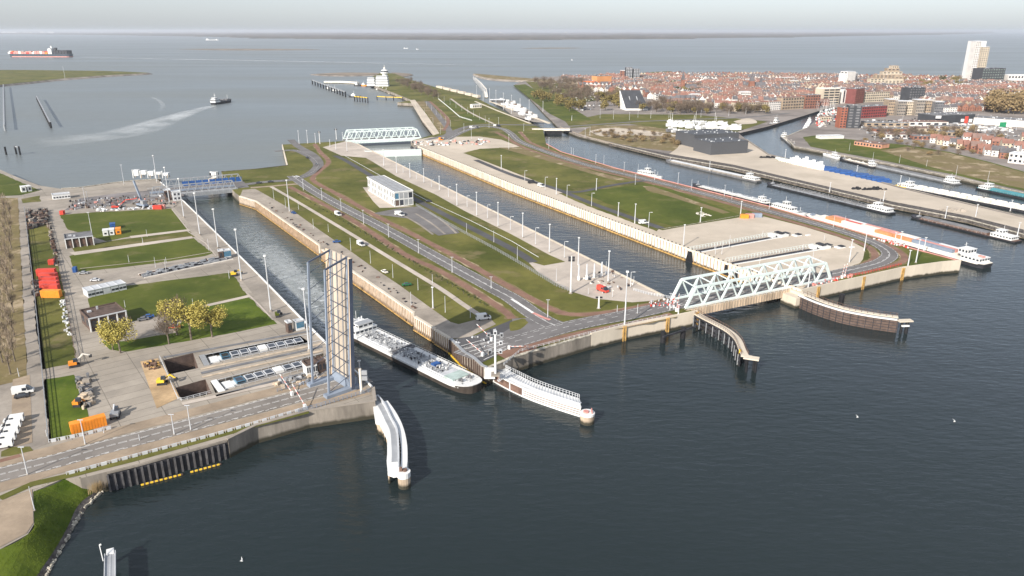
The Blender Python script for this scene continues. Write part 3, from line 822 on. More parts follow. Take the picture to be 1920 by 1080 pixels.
quay_wall('stained grey retaining wall under the near road by the raised bridge', [(703, 752), (577, 770), (480, 797), (425, 824)][::-1], -1, m_conc3, .15, .6, cope=m_conc2, copeh=.2)
quay_wall('dark steel sheet pile wall with orange and yellow floating beam', [(425, 824), (340, 847), (257, 870), (200, 884)][::-1], -1, m_dark, -.6, .4, 1.7, mat('grey sheet pile', (.10, .095, .095), .6, var=.3, scale=.4, fine=.3), .5, m_conc3, .5)
quay_wall('white edged lock wall on the west bank below the tall masts', WQ, -1, m_conc3, .15, .5, cope=m_white, copeh=.5)
quay_wall('west bank quay head wall beside the raised bridge', [(700, 727), (703, 752)], -1, m_conc3, .15, .5, cope=m_conc2)
quay_wall('long canal quay with a faded red and white kerb beside the curved road', CE, -1, m_conc3, .1, .6, cope=m_pink, copeh=.3)
BZ = TZ
quay_wall('dark stone quay wall along the canal side of the sandy peninsula', [(1150, 270), (1250, 294), (1375, 315), (1440, 330), (1612, 370), (1672, 385), (1815, 412), (1920, 440), (2300, 530)], -1, m_stone, .1, .6, cope=m_pale, copeh=.3, fend=m_wood, fz=(-5.5, -5))
quay_wall('dark stone quay wall along the harbour side of the sandy peninsula', [(2300, 480), (1920, 407), (1690, 352), (1640, 338), (1540, 314), (1440, 289), (1400, 262)], -1, m_stone, .1, .6, cope=m_conc2, copeh=.3)
quay_wall('sloping dark quay of the inner harbour behind the yachts', [(1385, 250), (1440, 237), (1507, 217), (1560, 200)], -1, m_dark, .1, .6, cope=m_conc2)
quay_wall('grey quay wall below the grass bank on the town side', [(1512, 240), (1472, 257), (1490, 275), (1575, 290), (1640, 302), (1790, 332), (1835, 342), (1920, 362), (2300, 440)], -1, m_conc3, .1, .6, cope=m_pale)
quay_wall('earthy bank wall of the upper canal near the low road bridge', [(1050, 238), (1085, 252), (1150, 270)], -1, m_stone, .1, .5, cope=m_wood)
BZ = 0.0
quay_wall('cream sea wall running up to the pilot harbour', [(777, 194), (792, 225), (815, 252)], 1, m_cream, .3, 1.0)
quay_wall('low dark sea wall north of the west lock road', [(415, 322), (480, 317), (540, 310)], 1, m_stone, .3, .8)
quay_wall('white faced sea wall at the tip of the island road', [(540, 310), (530, 271)], 1, m_cream, .3, .8)
quay_wall('dark revetment wall along the yard on the sea side', [(295, 336), (250, 339), (212, 343), (150, 352), (115, 354)], 1, m_stone, .2, .8, cope=m_pale) if False else \
quay_wall('dark revetment wall along the yard on the sea side', [(115, 354), (150, 352), (212, 343), (250, 339), (302, 336)], 1, m_stone, .2, .8, cope=m_pale)
# vertical rust-coloured fenders on the cream walls
def fender(u, v, side_px, label):
    p = P(u, v); q = P(*side_px)
    a = ang(p, q); n = Vector((math.sin(a), -math.cos(a), 0))
    mb = MB(); mb.obox(Vector((0, 0, 0)) + n * .95, a, .5, .5, WZ - 1, .5, 0); mb.obox(Vector((math.cos(a), math.sin(a), 0)) * 1.1 + n * .95, a, .5, .5, WZ - 1, .5, 0)
    for z in (-4, -2, 0): mb.obox(Vector((math.cos(a), math.sin(a), 0)) * .55 + n * .95, a, .9, .3, z, z + .3, 0)
    o = mb.build('wall_fender', m_ochre, None, p); tag(o, label, 'fender', 'timber fenders on the cream walls')
fender(1167, 613, (1250, 597), 'rust brown fender ladder at the foot of the tall white mast')
fender(1248, 597, (1305, 586), 'rust brown fender ladder between the tall mast and the truss bridge')
fender(1303, 586.5, (1306, 585.5), 'yellow brown fender at the wall corner under the truss bridge')
fender(1531, 539, (1617, 520), 'rust brown fender nearest the truss bridge on the eastern quay wall')
fender(1616, 520, (1692, 503), 'rust brown fender halfway along the eastern quay wall')
fender(1690, 503.5, (1765, 493), 'rust brown fender nearest the tip of the eastern quay wall')

# yellow and orange floating beam under the sheet piling
for i, (a, b) in enumerate([((257, 871), (342, 850)), ((350, 848), (412, 832))]):
    p0, p1 = P(*a), P(*b); n = Vector((math.sin(ang(p0, p1)), -math.cos(ang(p0, p1)), 0)) * 1.6
    c = p0 + n; c.z = 0; mb = MB()
    L = (p1 - p0).length; k = int(L / 1.2)
    d = (p1 - p0) / L
    for j in range(k):
        mb.beam(d * j * 1.2 + Vector((0, 0, WZ + .3)), d * (j + .62) * 1.2 + Vector((0, 0, WZ + .3)), .45, .35, 0)
        mb.beam(d * (j + .62) * 1.2 + Vector((0, 0, WZ + .3)), d * (j + 1) * 1.2 + Vector((0, 0, WZ + .3)), .45, .35, 1)
    tag(mb.build('floating_fender', [m_yel, m_rust], None, c), ['longer left yellow floating fender beam below the dark sheet piling', 'shorter right yellow floating fender beam below the dark sheet piling'][i], 'fender', 'floating fender beams')

# ------------------------------------------------------------------ truss bridges
def truss_bridge(name, label, n0, n1, f0, h, npan, m, deckm, girm, inset=None, deck=1.6, bw=.7, endpan=.5, zb=.3, rail=True, blue=False):
    """n0,n1: ends of the near truss, f0: start of the far truss (pixels on the ground plane)"""
    a, b, c = P(*n0), P(*n1), P(*f0)
    d = (b - a); L = d.length; d.normalize(); nrm = Vector((-d.y, d.x, 0)); W = (c - a).dot(nrm); sh = (c - a).dot(d)
    t = thing(name, label, 'bridge', a, math.atan2(d.y, d.x))
    for s, (y, x0) in enumerate(((0, 0), (W, sh))):
        mb = MB(); pan = L / npan
        mb.beam((x0, y, zb), (x0 + L, y, zb), bw, bw * 1.3)
        mb.beam((x0 + pan / 2, y, zb + h), (x0 + L - pan / 2, y, zb + h), bw * .9, bw * 1.2)
        for i in range(npan):
            mb.beam((x0 + i * pan, y, zb), (x0 + (i + .5) * pan, y, zb + h), bw * (1.15 if i in (0,) else .85))
            mb.beam((x0 + (i + 1) * pan, y, zb), (x0 + (i + .5) * pan, y, zb + h), bw * (1.15 if i == npan - 1 else .6))
        mb.build('truss', m, t)
    mb = MB()
    for i in range(npan):
        pan = L / npan
        mb.beam((pan * (i + .5), 0, zb + h), (sh + pan * (i + .5), W, zb + h), bw * .5)
        if i < npan - 1:
            mb.beam((pan * (i + .5), 0, zb + h), (sh + pan * (i + 1.5), W, zb + h), bw * .3)
    if not blue: mb.build('top_bracing', m, t)
    mb = MB(); mb.box(min(0, sh) - 1, L + max(0, sh) + 1, .5, W - .5, -.9, .18); mb.build('deck', deckm, t)
    mb = MB(); mb.box(-1, L + 1, -2.2, -.4, -deck * .5, .1)
    for i in range(int(L / 1.6)): mb.box(i * 1.6, i * 1.6 + .3, -2.4, -2.2, -deck, .1)
    mb.box(-1, L + 1, -2.2, -1.9, -deck, -deck * .5)
    mb.build('edge_girder', girm, t)
    if rail:
        mb = MB()
        for y in (-2.1, W + .9):
            mb.beam((-1, y, 1.25), (L + 1, y, 1.25), .12); mb.beam((-1, y, .7), (L + 1, y, .7), .07)
            for i in range(int(L / 2.5)): mb.beam((i * 2.5, y, 0), (i * 2.5, y, 1.25), .1)
        mb.build('railing', m_lgrey, t)
    mb = MB()
    for y in (W * .33, W * .5, W * .67):
        for i in range(int(L / 6)): mb.box(i * 6, i * 6 + 3, y - .1, y + .1, .19, .21)
    mb.build('lane_marking', m_line, t)
    return t, L, W, sh
tb, TL, TW, TS = truss_bridge('truss_bridge', 'pale mint steel truss bridge over the wide lock mouth near the cream wall', (1285, 579), (1557, 524), (1259, 563), hgt(1304, 575, 540) * 1.02, 9, m_green, m_asph, m_cream2, deck=3.2, bw=.85)
mb = MB()
pp = P(1490, 548); aa = ang(P(1285, 579), P(1557, 524))
mb.obox(Vector((0, 0, 0)), aa, 7, 9, WZ - 1 , -1.0); mb.obox(Vector((math.cos(aa) * 2.2, math.sin(aa) * 2.2, 0)), aa, 3, 10, WZ - 1, .2)
tag(mb.build('bridge_pier', m_cream, None, pp), 'white concrete pier carrying the eastern end of the mint truss bridge', 'pier')
truss_bridge('truss_bridge', 'distant pale mint truss bridge crossing the sea end of the wide lock', (649, 265), (789, 258.5), (644, 261), 9.5, 10, m_green, m_asph, m_green, deck=2.6, bw=.9)
# low blue drawbridge
blb, L_, W_, s_ = truss_bridge('truss_bridge', 'low blue and grey truss bridge at the sea end of the narrow lock', (283, 368), (443, 353.5), (302, 354), 6.2, 12, m_grey, m_asph, m_grey, deck=2.4, bw=.55, blue=True)
mb = MB()
for i in range(12):
    pan = L_ / 12
    if i > 2: mb.box(s_ + pan * i + .3, s_ + pan * i + pan - .3, W_ - .3, W_ - .1, .6, 4.2)
mb.build('blue_panel', m_dblue, blb)
mb = MB(); mb.box(0, L_, W_ * .3, W_ * .38, .3, 1.4); mb.build('barrier', m_blue, blb)

# lock gates
def gate_body(label, p0, p1, W, top, m):
    a, b = P(*p0), P(*p1); d = (b - a); L = d.length; an = math.atan2(d.y, d.x)
    t = thing('lock_gate', label, 'lock gate', a, an)
    mb = MB(); mb.box(0, L, 0, W, WZ - 1, top); mb.build('gate_leaf', m, t)
    mb = MB()
    for y in (.1, W - .1):
        mb.beam((0, y, top + 1.1), (L, y, top + 1.1), .12)
        for i in range(int(L / 3)): mb.beam((i * 3, y, top), (i * 3, y, top + 1.1), .1)
    mb.build('railing', m_lgrey, t)
    mb = MB(); mb.box(0, L, W * .35, W * .65, top + .02, top + .35); mb.build('walkway', m_conc2, t)
    mb = MB(); mb.box(L * .82, L * .87, W * .3, W * .8, top, top + 1.6); mb.box(L * .9, L * .93, W * .1, W * .6, top, top + 1.3); mb.build('winch_box', m_dark, t)
    return t
gate_body('closed pale mint lock gate across the far end of the wide lock', (684, 284.5), (790, 280.5), 9, .4, m_green)

def docked_gate(label, tr, side):
    """rolling gate stored in its trench: grey deck, white frames, dark glazed hatches"""
    a = P(*tr[0]); b = P(*tr[1]); c = P(*tr[3])
    d = (b - a); L = d.length; d.normalize(); an = math.atan2(d.y, d.x)
    n = Vector((d.y, -d.x, 0)); W = abs((c - a).dot(n))
    o = a + n * W
    t = thing('lock_gate', label, 'lock gate', o, an)
    mb = MB(); mb.box(2.5, L - 1, W * .12, W * .88, -4.5, -.7); mb.build('gate_leaf', m_conc2, t)
    mb = MB(); mb.box(4, L - 1, W * .35, W * .72, -.68, -.35); mb.box(3, 6, W * .2, W * .8, -.68, -.3); mb.build('walkway', m_white, t)
    k = int((L - 12) / 3.4)
    for i in range(k):
        x = 7 + i * 3.4
        if i == k // 2:
            mb = MB(); mb.box(x, x + 3.0, W * .30, W * .72, -.33, .7); mb.build('pump_house', m_white, t); continue
        mb = MB(); mb.box(x, x + 3.0, W * .30, W * .72, -.33, .55); f = mb.build('hatch_frame', m_bluegl if i % 9 == 0 else m_lgrey, t)
        mb = MB(); mb.box(x + .3, x + 2.7, W * .30 - .04, W * .30, -.1, .45); mb.box(x + .35, x + 2.65, W * .36, W * .66, .56, .6); mb.build('pane', m_glass, f)
    mb = MB()
    for y in (W * .06, W * .94):
        mb.beam((2.5, y, .35), (L - 1, y, .35), .14)
        for i in range(int(L / 2.5) - 1): mb.beam((2.5 + i * 2.5, y, -1), (2.5 + i * 2.5, y, .35), .12)
    mb.build('railing', m_lgrey, t)
    mb = MB(); mb.box(0.3, 2.2, -.3, W + .3, -1.5, .25); mb.build('end_bulkhead', m_white if side else m_grey, t)
docked_gate('rolling lock gate with dark glazed hatches in the upper trench, nearer the yellow trees', TR[0], 0)
docked_gate('rolling lock gate with dark glazed hatches in the lower trench, nearer the near road', TR[1], 1)

# gate strips on the sandy eastern side
def gate_strip(label, p0, p1):
    a, b = P(*p0), P(*p1); L = (b - a).length; an = ang(a, b)
    t = thing('lock_gate', label, 'lock gate', a, an)
    mb = MB(); mb.box(0, L, -1.6, 1.6, .02, .16); mb.build('dark_slot', m_dark, t)
    mb = MB(); mb.box(0, L, -2.7, -1.9, .06, .4); mb.build('white_curb', m_white, t)
    mb = MB(); mb.box(0, L, 1.9, 4.6, .06, .35); mb.build('gate_deck', m_sand2, t)
    mb = MB()
    for y in (2.0, 4.5):
        mb.beam((0, y, 1.7), (L, y, 1.7), .14)
        for i in range(int(L / 2.2)): mb.beam((i * 2.2, y, .5), (i * 2.2, y, 1.7), .14)
    mb.build('railing', m_green, t)
    mb = MB()
    mb.box(L - 2, L + 4, -3, 2.5, .06, 1.4); mb.box(L - 7, L - 4.5, -1, 2.6, .1, 2.2); mb.box(L + 7, L + 12, -6, -2.5, .1, .7); mb.box(L + 3, L + 5.5, 3, 5, .1, 1.1); mb.box(L + 14, L + 17, -8, -6.5, .1, .6)
    mb.build('machine_housing', m_white, t)
    mb = MB(); mb.box(L - 1, L + 2, -1.5, 3.5, 1.62, 2.3); mb.box(L + 3.5, L + 5.5, -3, 1, 1.62, 2.0); mb.box(L + 9, L + 12, -6, -3, .82, 1.2); mb.build('dark_hatch', m_dark, t)
    return t
gate_strip('northern docked gate with pale mint railings and white machine housing on the sand', (1300, 473), (1462, 443))
gate_strip('southern docked gate with pale mint railings nearest the mint truss bridge', (1372, 494), (1540, 465))
# dark openings of the gate docks in the white wall
for i, (u, v, w_) in enumerate(((1296, 472, 6.0), (1365, 497, 3.6), (1384, 503.5, 3))):
    p = P(u, v); aa = ang(P(1190, 432), P(1350, 491)); n = Vector((math.sin(aa), -math.cos(aa), 0))
    mb = MB(); c = n * .72
    d = Vector((math.cos(aa), math.sin(aa), 0))
    for s, (o0, o1) in enumerate(((-w_ / 2, w_ / 2),)):
        q = [c + d * o0, c + d * o1, c + d * o1 + n * .42, c + d * o0 + n * .42]
        mb.hexa([(x.x, x.y, WZ - .5) for x in q] + [(c.x + d.x * o0 * .45 + (n.x * .42 if k > 1 else 0), c.y + d.y * o0 * .45 + (n.y * .42 if k > 1 else 0), .2) if k in (0, 3) else
                 (c.x + d.x * o1 * .45 + (n.x * .42 if k > 1 else 0), c.y + d.y * o1 * .45 + (n.y * .42 if k > 1 else 0), .2) for k in range(4)])
    tag(mb.build('dock_opening', m_black, None, p), ['widest black gate opening in the white lock wall', 'narrow black gate opening in the white wall beside the striped pier', 'rightmost black gate opening in the white wall behind the truss bridge'][i], 'opening')

# ------------------------------------------------------------------ raised bascule bridge
A, B_, DA, DB = P(600, 719), P(617, 744), P(635, 706), P(657, 730)
gx = (DB - B_); depth = gx.length; gx.normalize(); wv = (B_ - A); wv = wv - gx * wv.dot(gx); Wd = wv.length; wv.normalize()
t = thing('bascule_bridge', 'raised bascule bridge leaf standing upright, blue grey truss and beige road deck', 'bridge', B_, math.atan2(gx.y, gx.x))
Hc = hgt(617, 744, 509); Hd = hgt(660, 729, 484)
# local axes: x towards the deck, y away from the camera (-wv), z up; the leaf leans a little to the right
lean = 2.4 / Hc
def TP(x, y, z): return Vector((x + z * lean, y, z))
m_dweb = mat('dark blue steel', (.07, .085, .12), .5, var=.1, scale=.2)
for y in (0, Wd):
    mb = MB()
    mb.beam(TP(0, y, 0), TP(0, y, Hc), .62); n = 8
    dz = (Hc) / n
    mb.build('truss_chord', m_blue, t)
    mb = MB()
    mb.beam(TP(0, y, Hc), TP(depth, y, Hd), .5)
    for i in range(n):
        z0 = i * dz
        mb.beam(TP(0, y, z0 + .3 * dz), TP(depth, y, z0 + dz * 1.0), .16)
    mb.build('truss_web', m_dweb, t)
    mb = MB(); mb.beam(TP(depth, y, 0), TP(depth, y, Hd), .6, .7); mb.build('deck_girder', m_blue, t)
mb = MB()
for i in range(1, 10):
    z = Hc * i / 9
    mb.beam(TP(depth - .6, 0, z), TP(depth - .6, Wd, z), .16, .18)
mb.build('cross_bracing', m_dweb, t)
def deck_piece(y0, y1, m, nm, x0=0, x1=.5, z0=1.0, z1=None):
    z1 = z1 or Hd
    mb = MB()
    ps = [TP(depth + x0, y0, z0), TP(depth + x1, y0, z0), TP(depth + x1, y1, z0), TP(depth + x0, y1, z0), TP(depth + x0, y0, z1), TP(depth + x1, y0, z1), TP(depth + x1, y1, z1), TP(depth + x0, y1, z1)]
    mb.hexa(ps); return mb.build(nm, m, t)
deck_piece(0.3, Wd - .3, mat('bridge deck asphalt', (.40, .345, .28), .8, var=.2, scale=.1, fine=.2, stretch=(1, 1, .2)), 'road_deck')
for f in (.08, .34, .62, .9): deck_piece(Wd * f - .35, Wd * f + .35, m_roofg, 'deck_joint', -.12, 0)
deck_piece(-2.4, -.5, m_cream2, 'footway', -.2, .3)
deck_piece(Wd + .6, Wd + 2.8, m_cream2, 'footway', -.2, .3)
deck_piece(-2.5, -2.4, m_dweb, 'footway_rail', -1.0, .3)
mb = MB(); mb.box(-1.5, depth + 3, -1.5, 1.0, 0, 1.2); mb.box(-1.5, depth + 3, Wd - 1, Wd + 1.5, 0, 1.2); mb.build('bearing_base', m_blue, t)
mb = MB(); mb.box(depth - .5, depth + 3, 0, Wd, -.5, 3.5); mb.build('counterweight', m_blue, t)

# ------------------------------------------------------------------ guide jetties
def arc_strip(name, pxs, z, o0, o1, z0, z1, m, t, o, k=6):
    pts = smooth([P(a, b, z) for a, b in pxs], k)
    pts = [p - o for p in pts]
    for p in pts: p.z = 0
    mb = MB(); mb.strip(pts, o0, o1, z0, ztop=z1)
    return mb.build(name, m, t), pts
# white jetty below the raised bridge
Z1 = -1.6
o = P(703, 745, 0); o.z = 0
t = thing('guide_jetty', 'white curved guide jetty left of the tanker, below the raised bridge', 'jetty', o)
dk = [(700, 766), (704, 790), (711, 791), (726, 821), (726, 850), (725, 864), (727, 886), (738, 890), (745, 889), (746, 870), (745, 842), (742, 806), (730, 784), (716, 757), (706, 740), (698, 745)]
mb = MB(); mb.prism([P(a, b, Z1) - o for a, b in dk], Z1 - 1.0, Z1); mb.build('deck', m_white, t)
arc_strip('outer_fender', [(722, 752), (738, 775), (750, 800), (757, 830), (758, 860), (756, 880)], Z1 + .3, -.9, .9, WZ - .5, Z1 + .3, m_white, t, o)
f1, p1_ = arc_strip('walkway_wall', [(708, 742), (720, 757), (733, 783), (744, 806), (747, 842), (747, 878)], Z1 + .6, -.25, .25, Z1, Z1 + 1.0, m_lgrey, t, o)
arc_strip('footpath', [(706, 750), (716, 764), (728, 788), (737, 808), (740, 842), (740, 866)], Z1 + .1, -.9, .9, Z1, Z1 + .1, m_grey, t, o)
mb = MB()
pa = smooth([P(a, b, Z1) - o for a, b in [(724, 757), (740, 779), (750, 803), (755, 832), (756, 874)]], 6)
pb_ = smooth([P(a, b, Z1) - o for a, b in [(716, 757), (730, 782), (744, 808), (747, 842), (747, 878)]], 6)
for i in range(0, len(pa), 1): mb.beam(pa[i] + Vector((0, 0, -.3)), pb_[i] + Vector((0, 0, -.3)), .35)
for i in range(0, len(pa), 2): mb.tube(Vector((*pb_[i].xy, WZ - .5)), Vector((*pb_[i].xy, Z1)), .35)
mb.build('cross_timber', m_dark, t)
mb = MB()
pe = smooth([P(a, b, Z1) - o for a, b in [(701, 768), (706, 789), (714, 795), (726, 822), (726, 850), (726, 880)]], 3)
for p in pe: mb.tube(Vector((p.x + .4, p.y, WZ - .5)), Vector((p.x + .4, p.y, Z1 - .9)), .3)
mb.build('pile', m_cream2, t)['kind'] = 'stuff'
c = P(757, 884, Z1 + .4) - o
mb = MB(); mb.tube((c.x, c.y, WZ - .6), (c.x, c.y, -2.7), 1.75, n=16); mb.build('end_pile', m_cream2, t)
mb = MB(); mb.tube((c.x, c.y, -2.7), (c.x, c.y, Z1 + .5), 1.85, n=16); mb.build('end_cap', m_white, t)
mb = MB(); mb.tube((c.x + .3, c.y + .2, Z1 + .52), (c.x + .3, c.y + .2, Z1 + 1.0), .7, n=8); mb.box(c.x - 1.2, c.x - .4, c.y - .3, c.y + .5, Z1 + .5, Z1 + 1.6); mb.build('navigation_light_base', m_rust, t)
# white boarded jetty right of the tanker
Z2 = -2.7
o = P(926, 698, 0); o.z = 0
t = thing('guide_jetty', 'white boarded guide jetty right of the tanker bow with round concrete end', 'jetty', o)
fr = [(926, 700), (956, 716), (996, 734), (1042, 750), (1090, 765)]
bk = [(948, 691), (970, 702), (1003, 718), (1044, 733), (1086, 747)]
fp = smooth([P(a, b, Z2) - o for a, b in fr], 8); bp_ = smooth([P(a, b, Z2) - o for a, b in bk], 8)
mb = MB()
for i in range(len(fp) - 1):
    q = [fp[i], fp[i + 1], bp_[i + 1], bp_[i]]
    mb.hexa([(p.x, p.y, Z2 - .6) for p in q] + [(p.x, p.y, Z2) for p in q])
mb.build('deck', m_white, t)
half = int(len(fp) * .42)
mb = MB()
for k in range(4):
    z = WZ + .35 + k * .8
    mb.strip(fp[half:], -.35, .0, z, ztop=z + .45)
mb.build('white_board', m_white, t)
mb = MB(); mb.strip(fp, -.2, .05, WZ - .4, ztop=Z2 - .2); mb.build('face_boarding', m_rust, t)
mb = MB(); mb.strip(fp, -.5, .25, Z2, ztop=Z2 + .35); mb.strip(fp, -.5, -.2, WZ + .1, ztop=WZ + .45); mb.build('face_beam', m_white, t)
mb = MB()
for i in (0, 8, half): mb.obox(fp[i] + Vector((0, -.2, 0)), 0, .5, .5, WZ, Z2 + .3)
mb.build('face_post', m_white, t)
mb = MB()
for i in range(0, len(bp_)):
    mb.beam(Vector((*bp_[i].xy, Z2)), Vector((*bp_[i].xy, Z2 + 1.5)), .16)
    if i: mb.beam(Vector((*bp_[i].xy, Z2 + 1.5)), Vector((*bp_[i - 1].xy, Z2 + 1.5)), .1); mb.beam(Vector((*bp_[i].xy, Z2 + .8)), Vector((*bp_[i - 1].xy, Z2 + .8)), .08)
    mb.beam(Vector((*bp_[i].xy, Z2)), Vector((bp_[i].x * .3 + fp[i].x * .7, bp_[i].y * .3 + fp[i].y * .7, Z2 + .5)), .12)
mb.build('railing', m_lgrey, t)
mb = MB(); mb.strip([a.lerp(b, .45) for a, b in zip(fp, bp_)], -.1, .9, Z2, ztop=Z2 + .12); mb.build('footpath', m_lgrey, t)
c = P(1101.5, 775, Z2) - o
mb = MB(); mb.tube((c.x, c.y, WZ - .6), (c.x, c.y, Z2 - .4), 2.3, n=18); mb.build('end_pile', m_cream2, t)
mb = MB(); mb.tube((c.x, c.y, Z2 - .4), (c.x, c.y, Z2 + .35), 2.4, n=18); mb.build('end_cap', m_white, t)
mb = MB(); mb.tube((c.x - .5, c.y, Z2 + .35), (c.x - .5, c.y, Z2 + .9), .9, n=8); mb.box(c.x + 1.2, c.x + 1.5, c.y - 1, c.y + 1, Z2 + .35, Z2 + 1.4); mb.build('bollard', m_pink, t)
# brown curved jetty left of the truss bridge opening
o = P(1310, 592, 0)
t = thing('guide_jetty', 'dark piled curved guide jetty with cream deck left of the truss bridge opening', 'jetty', o)
q3 = [(1306, 587), (1322, 596), (1338, 604), (1365, 619), (1383, 635), (1392, 655), (1397, 665)]
_, cp_ = arc_strip('deck', q3, -.3, -1.3, 1.3, -.8, -.3, m_cream, t, o)
mb = MB(); mb.strip(cp_, -1.9, -1.6, -3.2, ztop=-2.2); mb.strip(cp_, -1.9, -1.6, -4.8, ztop=-4.2); mb.strip(cp_, 1.2, 1.6, -3.4, ztop=-2.4); mb.strip(cp_, -1.4, 1.4, -1.6, ztop=-.9); mb.build('wale_beam', m_dark, t)
for i, (p, a) in enumerate(along(cp_, 4.2, 1)):
    n = Vector((-math.sin(a), math.cos(a), 0))
    mb = MB()
    mb.tube((*(p + n * -1.2).xy, WZ - .5), (*(p + n * -1.2).xy, -.8), .55, n=8); mb.tube((*(p + n * 1.2).xy, WZ - .5), (*(p + n * 1.2).xy, -.8), .45, n=8)
    mb.build('pile', m_black, t)
    mb = MB(); mb.beam(Vector((*(p + n * -2.0).xy, -5.6)), Vector((*(p + n * -2.0).xy, -1.2)), .28); mb.build('fender_post', m_grey, t)
mb = MB()
for s in (-1.25, 1.25):
    oo = offset(cp_, s)
    for i in range(len(oo) - 1):
        mb.beam(oo[i] + Vector((0, 0, .8)), oo[i + 1] + Vector((0, 0, .8)), .1); mb.beam(oo[i] + Vector((0, 0, -.3)), oo[i] + Vector((0, 0, .8)), .1)
mb.build('railing', m_rust, t)
c = P(1409, 670, -.3) - o
mb = MB(); mb.obox(Vector((c.x, c.y, 0)), -.4, 5.5, 3, -.8, -.3); mb.obox(P(1400, 667, -.3) - o, -.4, 4, 1.6, -.7, -.25); mb.build('end_platform', m_cream, t)
mb = MB()
for dx, dy_ in ((-1.6, -.6), (1.7, -.8), (1.5, .9)): mb.tube((c.x + dx, c.y + dy_, WZ - .5), (c.x + dx, c.y + dy_, -.8), .5, n=8)
mb.build('pile', m_black, t)
mb = MB(); c2 = P(1388, 657, 0) - o; mb.obox(Vector((c2.x, c2.y, 0)) , 0, .7, .7, WZ - 1, .4); mb.build('marker_post', m_yel, t)
# dark boarded jetty right of the truss bridge opening
o = P(1500, 554, 0)
t = thing('guide_jetty', 'dark boarded guide jetty with a white top beam right of the truss bridge', 'jetty', o)
q4 = [(1499, 553), (1530, 566), (1560, 576), (1590, 584), (1640, 593), (1685, 599)]
_, fp4 = arc_strip('face_boarding', q4, -.2, -.5, .1, WZ - .6, -.6, m_brickd, t, o)
mb = MB(); mb.strip(fp4, -.7, .4, -.6, ztop=-.1); mb.build('top_beam', m_white, t)
mb = MB(); mb.strip(fp4, 2.2, 4.6, -.5, ztop=-.1); mb.build('deck', m_cream, t)
mb = MB(); mb.strip(fp4, .4, 2.2, -1.0, ztop=-.8)
for p, a in along(offset(fp4, 3.4), 5): mb.tube((*p.xy, WZ - .5), (*p.xy, -.5), .45)
mb.build('pile', m_black, t)['kind'] = 'stuff'
mb = MB()
for s in (2.3, 4.5):
    oo = offset(fp4, s)
    for i in range(len(oo) - 1):
        mb.beam(oo[i] + Vector((0, 0, 1)), oo[i + 1] + Vector((0, 0, 1)), .1)
    for p, a in along(oo, 2.4): mb.beam(Vector((*p.xy, -.1)), Vector((*p.xy, 1)), .12)
mb.build('railing', m_rust, t)
mb = MB()
for z in (-1.8, -3.0, -4.2, -5.4): mb.strip(fp4, -.62, -.5, z, ztop=z + .18)
for p, a in along(offset(fp4, -.6), 3): mb.obox(p, a, .22, .25, WZ - .3, -.7)
mb.build('face_rail', m_dark, t)
c = P(1697, 601, -.3) - o
mb = MB(); mb.obox(Vector((c.x, c.y, 0)), .1, 6, 2.6, -.6, -.1); mb.build('end_platform', m_cream, t)
mb = MB(); mb.tube((c.x - 1, c.y, WZ - .5), (c.x - 1, c.y, -.6), .55, n=8); mb.tube((c.x + 1.2, c.y, WZ - .5), (c.x + 1.2, c.y, -.6), .75, n=8); mb.build('pile', m_black, t)
mb = MB(); mb.obox(Vector((c.x, c.y - 1, 0)), .1, 3.2, .8, -2.6, -2.0); mb.build('white_band', m_white, t)
# narrow mooring jetty at the bottom edge
a, b = P(207, 1031, -2.5), P(206, 1160, -2.5)
t = thing('mooring_jetty', 'narrow grey mooring jetty with white end at the bottom edge of the water', 'jetty', (a.x, a.y, 0), ang(a, b))
L = (b - a).length
mb = MB(); mb.box(1.2, L, -1.25, 1.15, -3.1, -2.5); mb.box(0, 1.3, -.8, .7, -3.1, -2.5); mb.build('deck', m_grey, t)
mb = MB(); mb.box(-.2, 1.8, -.85, .75, -2.9, -2.2); mb.build('end_cap', m_white, t)
mb = MB(); mb.box(1.3, L, -.06, .06, -2.49, -2.4); mb.box(1.3, L, 1.0, 1.15, -2.49, -2.0); mb.box(1.3, L, -1.25, -1.1, -2.49, -2.2); mb.build('kerb', m_lgrey, t)
mb = MB(); mb.tube((.5, 0, WZ - .5), (.5, 0, -3), .5); mb.tube((12, 0, WZ - .5), (12, 0, -3), .5); mb.build('pile', m_dark, t)
mb = MB(); mb.beam((3.6, -1.5, -2.6), (.9, -1.9, 0.1), .18); mb.beam((.9, -1.9, .1), (.9, -1.5, .25), .3); mb.build('gangway_pole', m_white, t)
# small dolphins near the cream wall and sea piles
def dolphin(name, label, px, r, top, m, group=None, braces=True):
    o = P(*px[0], WZ); t = thing(name, label, 'mooring piles', (o.x, o.y, 0), 0, group)
    pts = [P(a, b, WZ) for a, b in px]
    for p in pts:
        mb = MB(); mb.tube((p.x - o.x, p.y - o.y, WZ - 1), (p.x - o.x, p.y - o.y, top), r, n=8); mb.build('pile', m, t)
    if braces and len(pts) > 1:
        mb = MB()
        for i in range(len(pts) - 1): mb.beam(Vector((pts[i].x - o.x, pts[i].y - o.y, top - .6)), Vector((pts[i + 1].x - o.x, pts[i + 1].y - o.y, top - .6)), r * 1.2)
        mb.build('cap_beam', m_yel if m is m_dark else m_grey, t)
    return t
dolphin('mooring_dolphin', 'dark mooring pile left of the brown curved jetty, farther from it', [(1243, 642)], 1.1, -1.4, m_black, 'single dolphins under the cream wall')
dolphin('mooring_dolphin', 'dark mooring pile left of the brown curved jetty, closer to it', [(1280, 634)], 1.1, -1.2, m_black, 'single dolphins under the cream wall')
p, q = P(1243, 632, -2), P(1305, 612, -2)
mb = MB(); mb.beam(Vector((0, 0, 0)), q - p, .5, .7); tag(mb.build('floating_beam', m_dark, None, p), 'dark horizontal beam joining the two mooring piles below the cream wall', 'beam')
